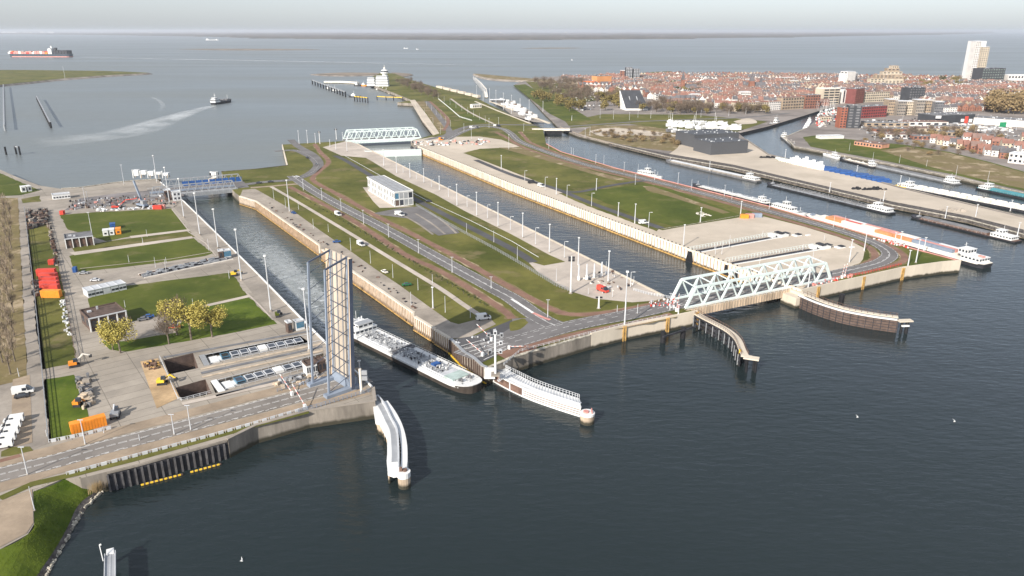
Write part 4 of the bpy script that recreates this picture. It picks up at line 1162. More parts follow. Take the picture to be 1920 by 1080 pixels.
dolphin('mooring_dolphin', 'squat dark mooring pile behind the dark boarded jetty', [(1577, 566)], 1.3, -2.2, m_black)
k = 14
dolphin('pile_row', 'slanting double row of dark piles with white caps in the sea at the far left', [(70 + 26 * i / k, 188 + 52 * i / k) for i in range(k + 1)], 1.3, 1.5, m_black)
dolphin('pile_row', 'straight pale pile row at the left edge of the sea', [(7.5 + 2.5 * i / 20, 165 + 80 * i / 20) for i in range(21)], 1.2, 1.5, m_grey)
dolphin('mooring_dolphin', 'single dark pile near the left edge above the grassy shore', [(12, 290)], .9, 2, m_black, braces=False)
dolphin('mooring_dolphin', 'pair of dark piles right of a single pile near the left shore', [(31, 289), (38, 290)], .9, 2.4, m_black)
dolphin('pile_row', 'short row of six black piles under a yellow beam in front of the pilot harbour', [(665, 190), (670, 190.5), (675, 191), (680, 191.5), (685, 192), (690, 193)], 1.0, 3.2, m_dark)
dolphin('pile_row', 'slanting row of dark mooring piles with a boat at its near end', [(586 + 62 * i / 12, 158 + 24 * i / 12) for i in range(13)], 1.5, 4.2, m_black)
dolphin('pile_row', 'low dark floating boom with three posts off the white beach', [(707, 187), (724, 188), (738, 188.5), (755, 189)], .9, .5, m_dark)
# ------------------------------------------------------------------ vessels
def outline(L, B, bowf=.14, sternf=.05, sq=.0, k=7):
    up = [(0, B * .36), (L * sternf * .5, B * .46), (L * sternf, B / 2)]
    for i in range(k + 1):
        t = i / k
        up.append((L * (1 - bowf) + L * bowf * math.sin(t * math.pi / 2), B / 2 * (math.cos(t * math.pi / 2) ** .75 * (1 - sq) + sq if t < 1 else max(sq, .03))))
    return up + [(x, -y) for x, y in up[::-1]]

def hull_mb(L, B, z0, z1, bowf, sternf=.05, sheer=0., sq=.0, mb=None, mi=0, flare=.9):
    mb = mb or MB()
    o = outline(L, B, bowf, sternf, sq); n = len(o)
    lo = [(x * (.985) + L * .005, y * flare, z0) for x, y in o]
    hi = [(x, y, z1 + sheer * max(0, (x - L * (1 - bowf)) / (L * bowf)) ** 1.5) for x, y in o]
    mb.add(lo + hi, [(i, n + i, n + (i + 1) % n, (i + 1) % n) for i in range(n)], mi)
    h = n // 2
    for i in range(h - 1):
        mb.add([hi[i], hi[i + 1], hi[n - 2 - i], hi[n - 1 - i]], [(3, 2, 1, 0)], mi)
    return mb

def cabin(mbs, x0, x1, y0, y1, z0, z1, t, m=None, roofm=None, win=True, name='cabin'):
    mb = MB(); mb.box(x0, x1, y0, y1, z0, z1); c = mb.build(name, m or m_white, t)
    mb = MB(); mb.box(x0 - .25, x1 + .25, y0 - .25, y1 + .25, z1, z1 + .16); mb.build('cabin_roof', roofm or m_white, t)
    if win:
        n = max(2, int((x1 - x0) / 1.8)); w = (x1 - x0) / n
        mb = MB()
        for i in range(n):
            for y in (y0 - .04, y1 + .01):
                mb.box(x0 + w * (i + .2), x0 + w * (i + .8), y, y + .03, z0 + (z1 - z0) * .45, z1 - .35)
        k = max(2, int((y1 - y0) / 1.8)); w = (y1 - y0) / k
        for i in range(k):
            for x in (x0 - .04, x1 + .01):
                mb.box(x, x + .03, y0 + w * (i + .15), y0 + w * (i + .85), z0 + (z1 - z0) * .45, z1 - .35)
        mb.build('window_band', m_glass, c)
    return c

def vessel_root(label, cat, bow, stern, name='barge', z=WZ, B=9, onquay=0, group=None):
    b, s = P(*bow, z), P(*stern, z)
    L = (b - s).length
    t = thing(name, label, cat, (s.x, s.y, 0), ang(s, b), group)
    return t, L

def barge(label, bow, stern, B=9.5, hullm=None, deckm=None, kind='dry', hatchm=None, fb=1.6, name='barge', cat='barge', wh=1.0, cabl=11, group=None, car=None):
    t, L = vessel_root(label, cat, bow, stern, name, group=group)
    hullm = hullm or m_dark
    z0, z1 = WZ - .3, WZ + fb
    hull_mb(L, B, z0, z1, min(.18, 9 / L), min(.08, 4 / L), sheer=1.0).build('hull', hullm, t)
    mb = MB(); o = outline(L - 1, B - .9, min(.18, 9 / L), min(.08, 4 / L)); mb.prism([(x + .5, y) for x, y in o], z1 - .1, z1 + .06)
    mb.build('deck', deckm or m_white, t)
    c0 = 2.5
    cabin(None, c0, c0 + cabl, -B * .38, B * .38, z1, z1 + 2.0 * wh, t)
    cabin(None, c0 + cabl * .5, c0 + cabl * .5 + 4.2, -B * .26, B * .26, z1 + 2.0 * wh + .16, z1 + 4.5 * wh, t, name='wheelhouse')
    mb = MB(); mb.tube((c0 + cabl * .5 + 1, 0, z1 + 4.5 * wh), (c0 + cabl * .5 + 1, 0, z1 + 7.4 * wh), .09); mb.tube((L - 5, 0, z1), (L - 5, 0, z1 + 4), .1)
    mb.build('mast', m_white, t)
    h0 = c0 + cabl + 2; h1 = L - min(9, L * .16)
    if kind == 'dry':
        mb = MB(); mb.box(h0, h1, -B * .38, B * .38, z1, z1 + 1.2); mb.build('coaming', deckm or m_grey, t)
        k = max(2, int((h1 - h0) / 5.5)); w = (h1 - h0) / k
        for i in range(k):
            mb = MB(); zt = z1 + 1.2; x0 = h0 + w * i + .12; x1 = h0 + w * (i + 1) - .12
            mb.hexa([(x0, -B * .38, zt), (x1, -B * .38, zt), (x1, B * .38, zt), (x0, B * .38, zt), (x0, -B * .1, zt + .6), (x1, -B * .1, zt + .6), (x1, B * .1, zt + .6), (x0, B * .1, zt + .6)])
            mb.build('hatch_cover', hatchm or m_grey, t)
    elif kind == 'tank':
        k = max(3, int((h1 - h0) / 8)); w = (h1 - h0) / k
        for i in range(k):
            mb = MB()
            for y in (-B * .22, B * .22):
                mb.tube((h0 + w * i + .6, y, z1 + .9), (h0 + w * (i + 1) - 1.4, y, z1 + .9), 1.7, n=10)
            mb.build('tank', hatchm or m_white, t)
    elif kind == 'flat':
        mb = MB(); rr = random.Random(int(L * 10))
        for i in range(int((h1 - h0) / 1.6)):
            x = h0 + i * 1.6; y = rr.uniform(-B * .3, B * .3); s = rr.uniform(.3, 1.0)
            mb.box(x, x + rr.uniform(.6, 1.5), y - s, y + s, z1, z1 + rr.uniform(.4, 1.4))
        for y in (-1.4, -.5, .5, 1.4): mb.tube((h0, y, z1 + .6), (h1, y, z1 + .6), .14)
        mb.build('deck_gear', hatchm or m_grey, t)['kind'] = 'stuff'
    mb = MB()
    for y in (-B * .46, B * .46):
        mb.beam((h0, y, z1 + .9), (h1, y, z1 + .9), .07)
        for i in range(int((h1 - h0) / 3)): mb.beam((h0 + 3 * i, y, z1), (h0 + 3 * i, y, z1 + .9), .07)
    mb.build('railing', m_lgrey, t)
    mb = MB(); mb.box(L - 6, L - 4.5, -1.2, 1.2, z1 + .4, z1 + 1.4); mb.tube((L - 4, -1, z1 + .6), (L - 4, 1, z1 + .6), .4); mb.build('windlass', m_grey, t)
    return t, L

# the tanker leaving the narrow lock
t, L = vessel_root('long white decked tanker barge with dark brown hull leaving the narrow lock', 'tanker', (896, 737), (655, 619), 'tanker')
B = 11.6; z1 = WZ + 2.3
m_hull = mat('weathered hull', (.055, .045, .038), .5, var=.4, scale=.15, fine=.3)
hull_mb(L, B, WZ - .4, z1, .13, .05, sheer=1.0).build('hull', m_hull, t)
mb = MB(); hull_mb(L - .1, B + .12, z1 - .45, z1 + .25, .13, .05, sheer=1.0, mb=mb, flare=1.0)
mb.build('white_bulwark', m_white, t)
mb = MB(); mb.box(9, L - 13, -B * .30, B * .30, z1 + .25, z1 + .55); mb.build('trunk_deck', m_lgrey, t)
mb = MB()
for i in range(9): y = -2.6 + i * .62; mb.tube((13 + (i % 3), y, z1 + .85 + .12 * (i % 2)), (L - 17 - (i % 4) * 2, y, z1 + .85 + .12 * (i % 2)), .13)
mb.build('deck_pipe', m_grey, t)
rr = random.Random(5)
for nm, m_, nn in (('deck_valve', m_dark, 90), ('deck_fitting', m_grey, 130), ('deck_box', m_white, 120), ('deck_pipe_support', m_roofg, 80)):
    mb = MB()
    for i in range(nn):
        x = rr.uniform(14, L - 17); y = rr.uniform(-B * .29, B * .29); s = rr.uniform(.12, .42); h = rr.uniform(.3, 1.3)
        if rr.random() < .4: mb.tube((x, y, z1 + .4), (x, y, z1 + .5 + h), s * .6)
        elif rr.random() < .4: mb.beam((x, y, z1 + .8), (x + rr.uniform(-.4, .4), y + rr.uniform(-2, 2), z1 + .9), .16)
        else: mb.box(x - s, x + s, y - s * .7, y + s * .7, z1 + .4, z1 + .5 + h * .7)
    mb.build(nm, m_, t)['kind'] = 'stuff'
mb = MB(); mb.box(L * .44, L * .48, -B * .45, B * .45, z1 + .5, z1 + .9); mb.tube((L * .46, -B * .42, z1 + 1.2), (L * .46, B * .42, z1 + 1.2), .25); mb.build('manifold', m_roofg, t)
mb = MB(); mb.box(L * .70, L * .725, -1.3, 1.6, z1 + .5, z1 + 1.6); mb.build('blue_locker', m_dblue, t)
cabin(None, 1.5, 13, -B * .44, B * .44, z1 + .2, z1 + 2.2, t)
cabin(None, 9, 12.8, -B * .30, B * .30, z1 + 2.3, z1 + 4.4, t, name='wheelhouse')
mb = MB(); mb.box(9.6, 13.0, -B * .31, B * .31, z1 + 4.57, z1 + 4.65); mb.build('roof_panel', m_grey, t)
mb = MB()
for i in range(12): x = rr.uniform(1, 9); y = rr.uniform(-4, 4); mb.box(x, x + rr.uniform(.4, 1.4), y, y + rr.uniform(.4, 1.2), z1 + 2.3, z1 + 2.8 + rr.random() * .6)
mb.tube((6, 0, z1 + 2.8), (6, 0, z1 + 8), .1); mb.tube((7, 2, z1 + 2.8), (7, 2, z1 + 5.5), .3); mb.build('roof_gear', m_white, t)['kind'] = 'stuff'
mb = MB(); mb.box(2, 3.4, -1.2, 1.2, z1 + 2.9, z1 + 3.4); mb.build('tender_boat', m_white, t)
mb = MB(); mb.box(L - 14, L - 9, -B * .32, B * .32, z1 + .35, z1 + .8); mb.build('forecastle_house', mat('sea green deck', (.38, .46, .43), .6), t)
mb = MB()
for y in (-2, 2): mb.tube((L - 7, y - .8, z1 + 1.2), (L - 7, y + .8, z1 + 1.2), .45, n=8); mb.box(L - 6.2, L - 5.6, y - .4, y + .4, z1 + .8, z1 + 1.6)
for i in range(8): mb.box(L - 8 + i * .5, L - 7.8 + i * .5, -3.5 + (i * 37 % 7), -3.2 + (i * 37 % 7), z1 + .8, z1 + 1.3)
mb.tube((L - 4, 0, z1 + .8), (L - 4, 0, z1 + 4), .1); mb.build('anchor_winch', m_roofg, t)
mb = MB()
for y in (-B * .47, B * .47):
    mb.beam((13, y, z1 + 1.1), (L - 12, y, z1 + 1.1), .08)
    for i in range(int((L - 25) / 2)): mb.beam((13 + 2 * i, y, z1 + .2), (13 + 2 * i, y, z1 + 1.1), .07)
mb.build('railing', m_white, t)

# wake and propeller wash
def foam(name, pxs, w0, w1, m, label, kind='stuff', z=WZ + .07, k=5, edge=.35):
    pts = smooth([P(a, b, WZ) for a, b in pxs], k); n = len(pts)
    cols = [-1, -.6, 0, .6, 1]; fa = [0, .8, 1, .8, 0]
    vs_ = []; fd = []
    for i, p in enumerate(pts):
        a = pts[max(0, i - 1)]; b = pts[min(n - 1, i + 1)]; d = (b - a).normalized(); nn = Vector((-d.y, d.x, 0))
        w = w0 + (w1 - w0) * i / (n - 1); e = min(1, i / (n * .06 + .1)) * (1 - (i / (n - 1)) ** 2)
        for c, f in zip(cols, fa): q = p + nn * c * w; vs_.append((q.x, q.y, z)); fd.append(f * e)
    fs = [(i * 5 + j, i * 5 + j + 1, i * 5 + j + 6, i * 5 + j + 5) for i in range(n - 1) for j in range(4)]
    me = bpy.data.meshes.new(name); me.from_pydata(vs_, [], fs); me.materials.append(m)
    at = me.attributes.new('fade', 'FLOAT', 'POINT'); at.data.foreach_set('value', fd)
    o = bpy.data.objects.new(name, me); col.objects.link(o)
    return tag(o, label, 'foam', kind=kind)
foam('foam', [(650, 622), (628, 604), (590, 565), (545, 520), (500, 470), (440, 410)], 9, 13, foam_mat('foam patches', .34, .40, .55, 1.0), 'white churned foam behind the tanker inside the narrow lock')
foam('foam', [(640, 612), (600, 575), (560, 535), (520, 490), (490, 455)], 7, 8, foam_mat('dense foam', .5, .24, .48, 1.0), 'dense white foam right behind the tanker stern')
m_wake = foam_mat('wake streaks', .02, .30, .58, .62, (1, 1, 1))
foam('wake', [(400, 198), (350, 212), (290, 232), (230, 250), (130, 262), (60, 268)], 8, 60, m_wake, 'pale spreading wake behind the hopper vessel on the open sea')
foam('wake', [(133, 107.5), (250, 109.5), (450, 113), (700, 118), (1000, 124)], 14, 45, foam_mat('ship wake', .01, .3, .6, .7), 'long thin pale wake trailing right from the container ship')
foam('wake', [(285, 182), (300, 190), (306, 200), (296, 210)], 4, 5, foam_mat('thin foam', .1, .3, .6, .35), 'thin curl of foam on the sea left of the hopper vessel')

# canal barges
barge('long white and grey barge moored end-on to the sandy peninsula opposite the small houseboat', (1250, 303), (1424, 342), 8, m_roofg, m_conc2, 'dry', m_lgrey, 1.3, cabl=14)
barge('dark loaded barge with white deckhouse in the middle of the peninsula quay', (1440, 346), (1674, 402), 9.5, m_dark, m_grey, 'flat', m_roofg, 1.2, cabl=16)
barge('low dark barge with small white deckhouse at the right edge of the canal', (1710, 407), (1910, 455), 9.5, m_dark, m_rust, 'dry', m_roofg, .9, cabl=13)
t_, L_ = barge('barge with white cylindrical tanks and yellow stern across the harbour side of the peninsula', (1960, 404), (1682, 350), 10, m_dark, m_white, 'tank', m_wpanel, 1.6, cabl=12)
mb = MB(); mb.box(0, 11, -5.1, 5.1, WZ + .6, WZ + 1.75); mb.build('yellow_stern', m_yel, t_)
barge('low slate grey barge lying along the grassy far bank', (1634, 311), (1797, 347), 10, m_roofg, m_grey, 'dry', m_roofg, 1.0, cabl=9)
barge('blue green barge moored against the far grassy bank at the right edge', (1990, 386), (1834, 354), 9, m_dark, mat('blue green paint', (.05, .20, .23), .5), 'dry', mat('blue green cover', (.07, .24, .27), .5), 1.4, cabl=8)
barge('dark open barge with white hatches right of the small white cruiser', (1576, 299), (1642, 315), 8, m_dark, m_conc2, 'flat', m_wpanel, 1.2, cabl=4)
barge('small white motor cruiser moored left of the dark open barge', (1545, 291), (1574, 299), 6, m_white, m_white, 'flat', m_white, 1.2, name='motor_boat', cat='boat', cabl=10)
barge('grey work barge moored at the corner of the grassy bank', (1490, 275), (1468, 257), 8, m_roofg, m_wpanel, 'flat', m_wpanel, 1.5, cabl=5)
barge('white tug moored at the quay corner where the inner harbour narrows', (1508, 245), (1518, 228), 6, m_white, m_white, 'flat', m_white, 1.5, name='tug_boat', cat='boat', cabl=12)
barge('black and white tug tied up below the big sand heap', (1441, 237), (1459, 233), 7, m_black, m_white, 'flat', m_white, 2.5, name='tug_boat', cat='boat', cabl=8, wh=1.5)
barge('white houseboat like passenger boat alongside the curved road quay', (1241, 336), (1195, 327), 6.5, m_white, m_white, 'flat', m_white, 1.8, name='passenger_boat', cat='boat', cabl=15, wh=1.2)
barge('white launch with blue windows just left of the container barge', (1510, 408), (1446, 391), 7, m_white, m_white, 'flat', m_lgrey, 2.2, name='passenger_boat', cat='boat', cabl=18, wh=1.2)
barge('low barge crowded with small white and pink deck gear beside the road bend', (1300, 351), (1442, 387), 7, m_dark, m_wpanel, 'flat', m_lgrey, 2.2, cabl=5, wh=.8)
# container barge
t, L = vessel_root('long container barge with white wheelhouse moored along the eastern island tip', 'barge', (1514, 409), (1852, 503), 'container_barge')
B = 10.5; z1 = WZ + 2.4
hull_mb(L, B, WZ - .3, z1, .07, .04, sheer=.8).build('hull', m_dark, t)
mb = MB(); hull_mb(L - .1, B + .1, z1 - .4, z1 + .1, .07, .04, sheer=.8, mb=mb, flare=1); mb.build('white_bulwark', m_wpanel, t)
mb = MB(); mb.box(18, L - 10, -B * .44, B * .44, z1, z1 + 1.6); mb.build('hold_coaming', m_wpanel, t)
cabin(None, 2.5, 13, -B * .42, B * .42, z1, z1 + 2.4, t)
cabin(None, 10, 15.5, -B * .34, B * .34, z1 + 2.5, z1 + 5.4, t, name='wheelhouse')
mb = MB(); mb.tube((14, 0, z1 + 5.5), (14, 0, z1 + 8.5), .12); mb.beam((14, -1.5, z1 + 7.5), (14, 1.5, z1 + 7.5), .12); mb.tube((5, 2, z1 + 2.4), (7, 3.5, z1 + 5.2), .15); mb.build('mast', m_white, t)
mb = MB(); mb.box(3, 6, -1, 1.2, z1 + 2.6, z1 + 3.3); mb.build('tender_boat', m_pink, t)
mb = MB(); mb.box(L - 5, L - 3, -1.5, 1.5, z1 + .3, z1 + 1.5); mb.build('windlass', m_blue, t)
stern, aa = Vector(t.location), t.rotation_euler.z
dd = Vector((math.cos(aa), math.sin(aa), 0)); nn = Vector((-dd.y, dd.x, 0))
CM = {}
def cont_mesh(cm, L=12.2, W=2.44, H=2.6):
    k = (cm.name, L, W)
    if k not in CM:
        mb = MB(); mb.box(0, L, -W / 2, W / 2, 0, H)
        for i in range(int(L / .8)):
            x = .3 + i * .8; mb.box(x, x + .35, -W / 2 - .06, -W / 2, .2, H - .2); mb.box(x, x + .35, W / 2, W / 2 + .06, .2, H - .2)
        mb.box(-.07, 0, -W / 2 + .1, -.05, .15, H - .15); mb.box(-.07, 0, .05, W / 2 - .1, .15, H - .15)
        o = mb.build('shipping_container', cm); CM[k] = o.data; bpy.data.objects.remove(o)
    return CM[k]
def container(loc, a, cm, label, group=None, L=12.2, W=2.44, H=2.6, cat='container', name='shipping_container'):
    o = bpy.data.objects.new(name, cont_mesh(cm, L, W, H)); col.objects.link(o)
    o.location = loc; o.rotation_euler = (0, 0, a)
    return tag(o, label, cat, group)
m_fo = mat('faded orange paint', (.58, .26, .12), .6, var=.12, scale=.3)
cols = [(m_white, 'white'), (m_blue, 'slate blue'), (m_wpanel, 'off-white'), (m_pink, 'pink'), (m_pink, 'pink'), (m_white, 'white'), (m_pink, 'pink'), (m_wpanel, 'off-white'), (m_red, 'red'), (m_fo, 'orange'), (m_wpanel, 'off-white'), (m_white, 'white')]
outer = [(m_blue, 'slate blue'), (m_blue, 'slate blue'), (m_fo, 'orange'), (m_fo, 'orange'), (m_wpanel, 'off-white'), (m_wpanel, 'off-white'), (m_fo, 'orange'), (m_red, 'red'), (m_wpanel, 'off-white'), (m_fo, 'orange'), (m_fo, 'orange'), (m_blue, 'slate blue')]
nb = int((L - 30) / 12.6)
for i in range(nb):
    for j, (off, lst, nm) in enumerate(((-3, cols, 'canal side'), (0, cols[3:] + cols[:3], 'middle'), (3, outer, 'quay side'))):
        cm, cn = lst[i % 12]
        p = stern + dd * (18.5 + i * 12.6) + nn * off; p.z = z1 + .7
        container(p, aa, cm, '%s container in the %s row of the container barge, %s from the wheelhouse' % (cn, nm, ordn(i)), 'containers on the container barge', W=2.6, H=2.6)

# big container ship out at sea
t, L = vessel_root('dark hulled container ship stacked with red and white containers out at sea', 'ship', (20, 106.5), (134, 107), 'container_ship')
hull_mb(L, 40, WZ - 1, WZ + 14, .12, .04, sheer=3, flare=.85).build('hull', mat('ship hull grey', (.06, .075, .095), .6), t)
mb = MB(); hull_mb(L * .98, 38.5, WZ - 1.2, WZ + 3.5, .12, .04, mb=mb, flare=1); mb.build('red_boot_top', m_pink, t)
mb = MB(); mb.box(L * .27, L * .33, -17, 17, WZ + 14, WZ + 38); mb.box(L * .28, L * .30, -20, 20, WZ + 36, WZ + 40); mb.box(L * .29, L * .31, -3, 3, WZ + 40, WZ + 50); mb.build('bridge_tower', m_white, t)
mb = MB(); mb.box(L * .22, L * .25, -6, 6, WZ + 14, WZ + 42); mb.build('funnel', m_dark, t)
rr = random.Random(11)
for i in range(20):
    x0 = L * (.02 + .045 * i) if i < 5 else L * (.34 + .0435 * (i - 5))
    if x0 > L * .96: break
    for y in range(4):
        mb = MB(); h = rr.choice((8, 11, 13)) if i > 4 else 17
        mb.box(x0, x0 + L * .038, -18 + y * 9, -18 + y * 9 + 8.8, WZ + 14, WZ + 14 + h)
        mb.build('container_stack', rr.choice((m_pink, m_orange, m_pink, m_wpanel, m_red, m_wpanel)) if i > 4 else m_dark, t)
# hopper vessel with wake
t, L = vessel_root('white and dark hopper vessel steaming away across the sea with a pale wake', 'ship', (432, 191), (399, 196), 'hopper_vessel')
hull_mb(L, 11, WZ - .5, WZ + 3, .2, .06, sheer=2.5).build('hull', m_dark, t)
cabin(None, 1, L * .3, -5, 5, WZ + 3, WZ + 8, t); cabin(None, L * .05, L * .24, -3.5, 3.5, WZ + 8.2, WZ + 11, t, name='wheelhouse')
mb = MB(); mb.tube((L * .15, 0, WZ + 11), (L * .15, 0, WZ + 18), .25); mb.tube((L * .15, -2, WZ + 15), (L * .15, 2, WZ + 15), .2); mb.tube((L * .85, 0, WZ + 3), (L * .85, 0, WZ + 13), .25); mb.build('mast', m_white, t)
mb = MB()
for i in range(6): mb.box(L * (.35 + .08 * i), L * (.40 + .08 * i), -4, 4, WZ + 3, WZ + 4.5 + (i % 3)); mb.beam((L * (.35 + .08 * i), -4, WZ + 3.5), (L * (.43 + .08 * i), -4, WZ + 7), .4)
mb.build('dredging_gear', m_roofg, t)
# tiny far ships
for (u, v, w_, lb) in ((386, 75.5, 24, 'white far ship near the opposite coast above the mud flat'), (757, 91, 8, 'small white boat far out left of centre'), (780, 92.5, 5, 'small dark boat just right of the far white boat'),
                       (199, 67.5, 4, 'tiny dark boat near the far shore on the left'), (1071, 113, 2.5, 'tiny white sail far out above the town trees')):
    p = P(u, v, WZ); t = thing('far_ship', lb, 'ship', (p.x, p.y, 0)); L = w_ * (p.y / 1400)
    hull_mb(L, L * .16, WZ - .5, WZ + L * .03 + 2, .15).build('hull', m_white if 'white' in lb else m_dark, t)
    mb = MB(); mb.box(L * .05, L * .2, -L * .05, L * .05, WZ + L * .03, WZ + L * .09 + 4); mb.box(L * .75, L * .85, -L * .04, L * .04, WZ + L * .03, WZ + L * .07 + 2); mb.build('cabin', m_white, t)
# boats of the pilot harbour
rr = random.Random(4)
spots = [((663, 182), 22, 'dark hulled pilot boat at the near end of the slanting pile row', m_dark), ((630, 170), 14, 'white boat between the slanting piles, nearer one', m_white), ((618, 166), 12, 'white boat between the slanting piles, farther one', m_white),
         ((671, 161), 12, 'white launch at the left end of the pilot quay', m_dark), ((683, 161), 16, 'orange and white boat beside the pilot quay', m_orange), ((693, 163), 14, 'dark hulled tug at the pilot quay under the white building', m_dark),
         ((703, 165), 12, 'white boat right of the dark tug at the pilot quay', m_dark), ((712, 168), 12, 'white motor yacht in front of the pilot building', m_white), ((720, 170), 11, 'white motor yacht second from the brown trees', m_white), ((728, 173), 10, 'small white yacht closest to the brown trees', m_white)]
for (u, v), w_, lb, hm in spots:
    p = P(u, v, WZ); t = thing('harbour_boat', lb, 'boat', (p.x - 8, p.y, 0), rr.uniform(-.5, .2)); L = w_ * p.y / 1400 * 1.1
    hull_mb(L, L * .28, WZ - .3, WZ + 2.2, .3, sheer=1).build('hull', hm, t)
    mb = MB(); mb.box(L * .2, L * .55, -L * .1, L * .1, WZ + 2.2, WZ + 5); mb.box(L * .3, L * .45, -L * .08, L * .08, WZ + 5, WZ + 7); mb.tube((L * .4, 0, WZ + 7), (L * .4, 0, WZ + 12), .2); mb.build('cabin', m_white, t)
# shipyard boats
BZ = TZ
for i in range(34):
    u = 1250 + (i % 12) * 10.5 + rr.uniform(-3, 3); v = 232 + (i // 12) * 8 + rr.uniform(-2, 2) + (i % 12) * .55
    p = P(u, v); t = thing('yard_boat', 'white boat on the shipyard hard, %s from the left in its %s row' % (ordn(i % 12), ['back', 'middle', 'front'][i // 12]), 'boat', p, rr.uniform(-.3, .5), 'boats on the shipyard hard')
    L = rr.uniform(8, 17); h = rr.uniform(2.2, 4)
    hull_mb(L, L * .3, 1, 1 + h, .3, sheer=.8).build('hull', rr.choice((m_white, m_white, m_white, m_lgrey, m_roofg)), t)
    mb = MB(); mb.box(L * .2, L * .6, -L * .09, L * .09, 1 + h, 2.6 + h); mb.box(L * .2, L * .7, -.3, .3, 0, 1); mb.build('cabin', m_white, t)
    if i % 4 == 0: mb = MB(); mb.tube((L * .5, 0, 2 + h), (L * .5, 0, 14 + h), .18); mb.build('mast', m_white, t)
BZ = 0.0
# yachts in the inner harbour
for i in range(22):
    u = 1528 + (i % 8) * 4.5 + (i // 8) * 3; v = 206 + (i // 8) * 5 + rr.uniform(-1, 1) - (i % 8) * .8
    p = P(u, v, WZ); t = thing('sailing_yacht', 'white moored yacht in the inner harbour, %s from the left in its %s row' % (ordn(i % 8), ['back', 'middle', 'front'][i // 8]), 'boat', p, rr.uniform(.6, 1.0), 'yachts in the inner harbour'); p = None
    t.location.z = 0; L = rr.uniform(9, 14)
    hull_mb(L, L * .3, WZ - .3, WZ + 1.4, .35).build('hull', m_white, t)
    mb = MB(); mb.box(L * .2, L * .6, -L * .1, L * .1, WZ + 1.4, WZ + 2.6); mb.tube((L * .5, 0, WZ + 2), (L * .5, 0, WZ + 14), .15); mb.build('cabin', m_white, t)
# boats in the old lock
for i in range(16):
    s_ = i / 16; u = 948 + 55 * s_ + (i % 3) * 8 - 6; v = 190 + 36 * s_ + rr.uniform(-1, 1) 
    p = P(u, v, 0); t = thing('lock_barge', 'white vessel waiting in the old lock, %s from the seaward end' % ordn(i), 'boat', p, LA + rr.uniform(-.05, .05), 'vessels in the old lock')
    L = rr.uniform(12, 26)
    hull_mb(L, 5, -.3, 2.0, .2).build('hull', rr.choice((m_white, m_roofg, m_lgrey)), t)
    mb = MB(); mb.box(L * .05, L * .3, -1.9, 1.9, 2.0, 4.5); mb.build('cabin', m_white, t)
    mb = MB(); mb.box(L * .35, L * .85, -1.9, 1.9, 2.0, 2.9); mb.build('hatch_cover', rr.choice((m_grey, m_white, m_rust)), t)
# ------------------------------------------------------------------ masts and lamps
PROT = {}
def pole_proto(kind):
    if kind in PROT: return PROT[kind]
    r = {'mast': .34, 'lamp': .19, 'hook': .20, 'thin': .14, 'signal': .45, 'thick': .6}[kind]
    mb = MB(); mb.tube((0, 0, 0), (0, 0, 10), r, r * .55, n=8); parts = [('mast', mb, m_lgrey if kind != 'signal' else m_white)]
    mb = MB(); mb.tube((0, 0, 0), (0, 0, .35), r * 2.2, r * 1.6, n=8); parts.append(('base', mb, m_conc2))
    if kind == 'hook': mb = MB(); mb.beam((0, 0, 9.95), (1.5, .3, 10), .16); mb.box(1.0, 2.0, .1, .5, 9.8, 10.0); parts.append(('lamp_head', mb, m_white))
    if kind == 'lamp': mb = MB(); mb.box(-.8, .8, -.16, .16, 9.9, 10.05); parts.append(('lamp_head', mb, m_lgrey))
    if kind == 'mast': mb = MB(); mb.box(-.5, .5, -.5, .5, 9.75, 10.0); parts.append(('lamp_head', mb, m_white))
    if kind == 'signal':
        mb = MB()
        for x in (-.9, .9):
            for z in (8.6, 9.3): mb.box(x - .55, x + .55, -.3, .3, z, z + .55)
        parts.append(('signal_head', mb, m_dark))
    if kind == 'thick': mb = MB(); mb.tube((0, 0, 0), (0, 0, 3), .75, .6, n=8); parts.append(('sleeve', mb, m_white))
    PROT[kind] = [(n_, b.build(n_, m_), None) for n_, b, m_ in parts]
    for n_, o, _ in PROT[kind]: bpy.data.objects.remove(o) if False else None
    return PROT[kind]
used = set()
def pole(kind, u, vb, vt, label, group, rz=0):
    pr = pole_proto(kind); p = P(u, vb); h = max(2.0, hgt(u, vb, vt))
    t = thing({'mast': 'light_mast', 'lamp': 'street_lamp', 'hook': 'street_lamp', 'thin': 'thin_pole', 'signal': 'signal_mast', 'thick': 'mooring_post'}[kind], label, {'mast': 'light mast', 'lamp': 'street lamp', 'hook': 'street lamp', 'thin': 'pole', 'signal': 'signal mast', 'thick': 'post'}[kind], p, rz, group)
    t.scale = (1, 1, h / 10)
    for n_, o, _ in pr:
        if kind in used: c = o.copy(); col.objects.link(c)
        else: c = o
        c.parent = t
    used.add(kind)
    return t
def row(kind, pts, what, group, rz=0):
    for i, (u, a, b) in enumerate(pts): pole(kind, u, a, b, what % ordn(i), group, rz)
row('mast', [(294.5, 342, 291), (318, 381, 313), (345, 408, 334), (375, 441, 361), (409, 465, 391), (453, 526, 429), (508, 584, 478), (580, 658, 540)], 'tall grey light mast on the west bank, %s from the far end of its row', 'tall masts on the west bank')
row('lamp', [(569, 357, 336), (604, 375, 353), (640, 395, 373), (682, 420, 394), (729, 445, 420), (785, 475, 449), (848, 511, 482), (921, 541, 519), (1027, 595, 562)], 'street lamp beside the island main road, %s from the far end', 'street lamps along the island road')
row('mast', [(720, 312, 280), (744, 325, 294), (769, 334, 306), (795, 343, 316), (824, 357, 330), (857, 386, 345), (894, 405, 360), (934, 425, 379), (980, 446, 399), (1030, 474, 420), (1084, 499, 445), (1140, 529, 470)], 'tall mast on the west edge of the wide lock, %s from the far end', 'masts on the west edge of the wide lock')
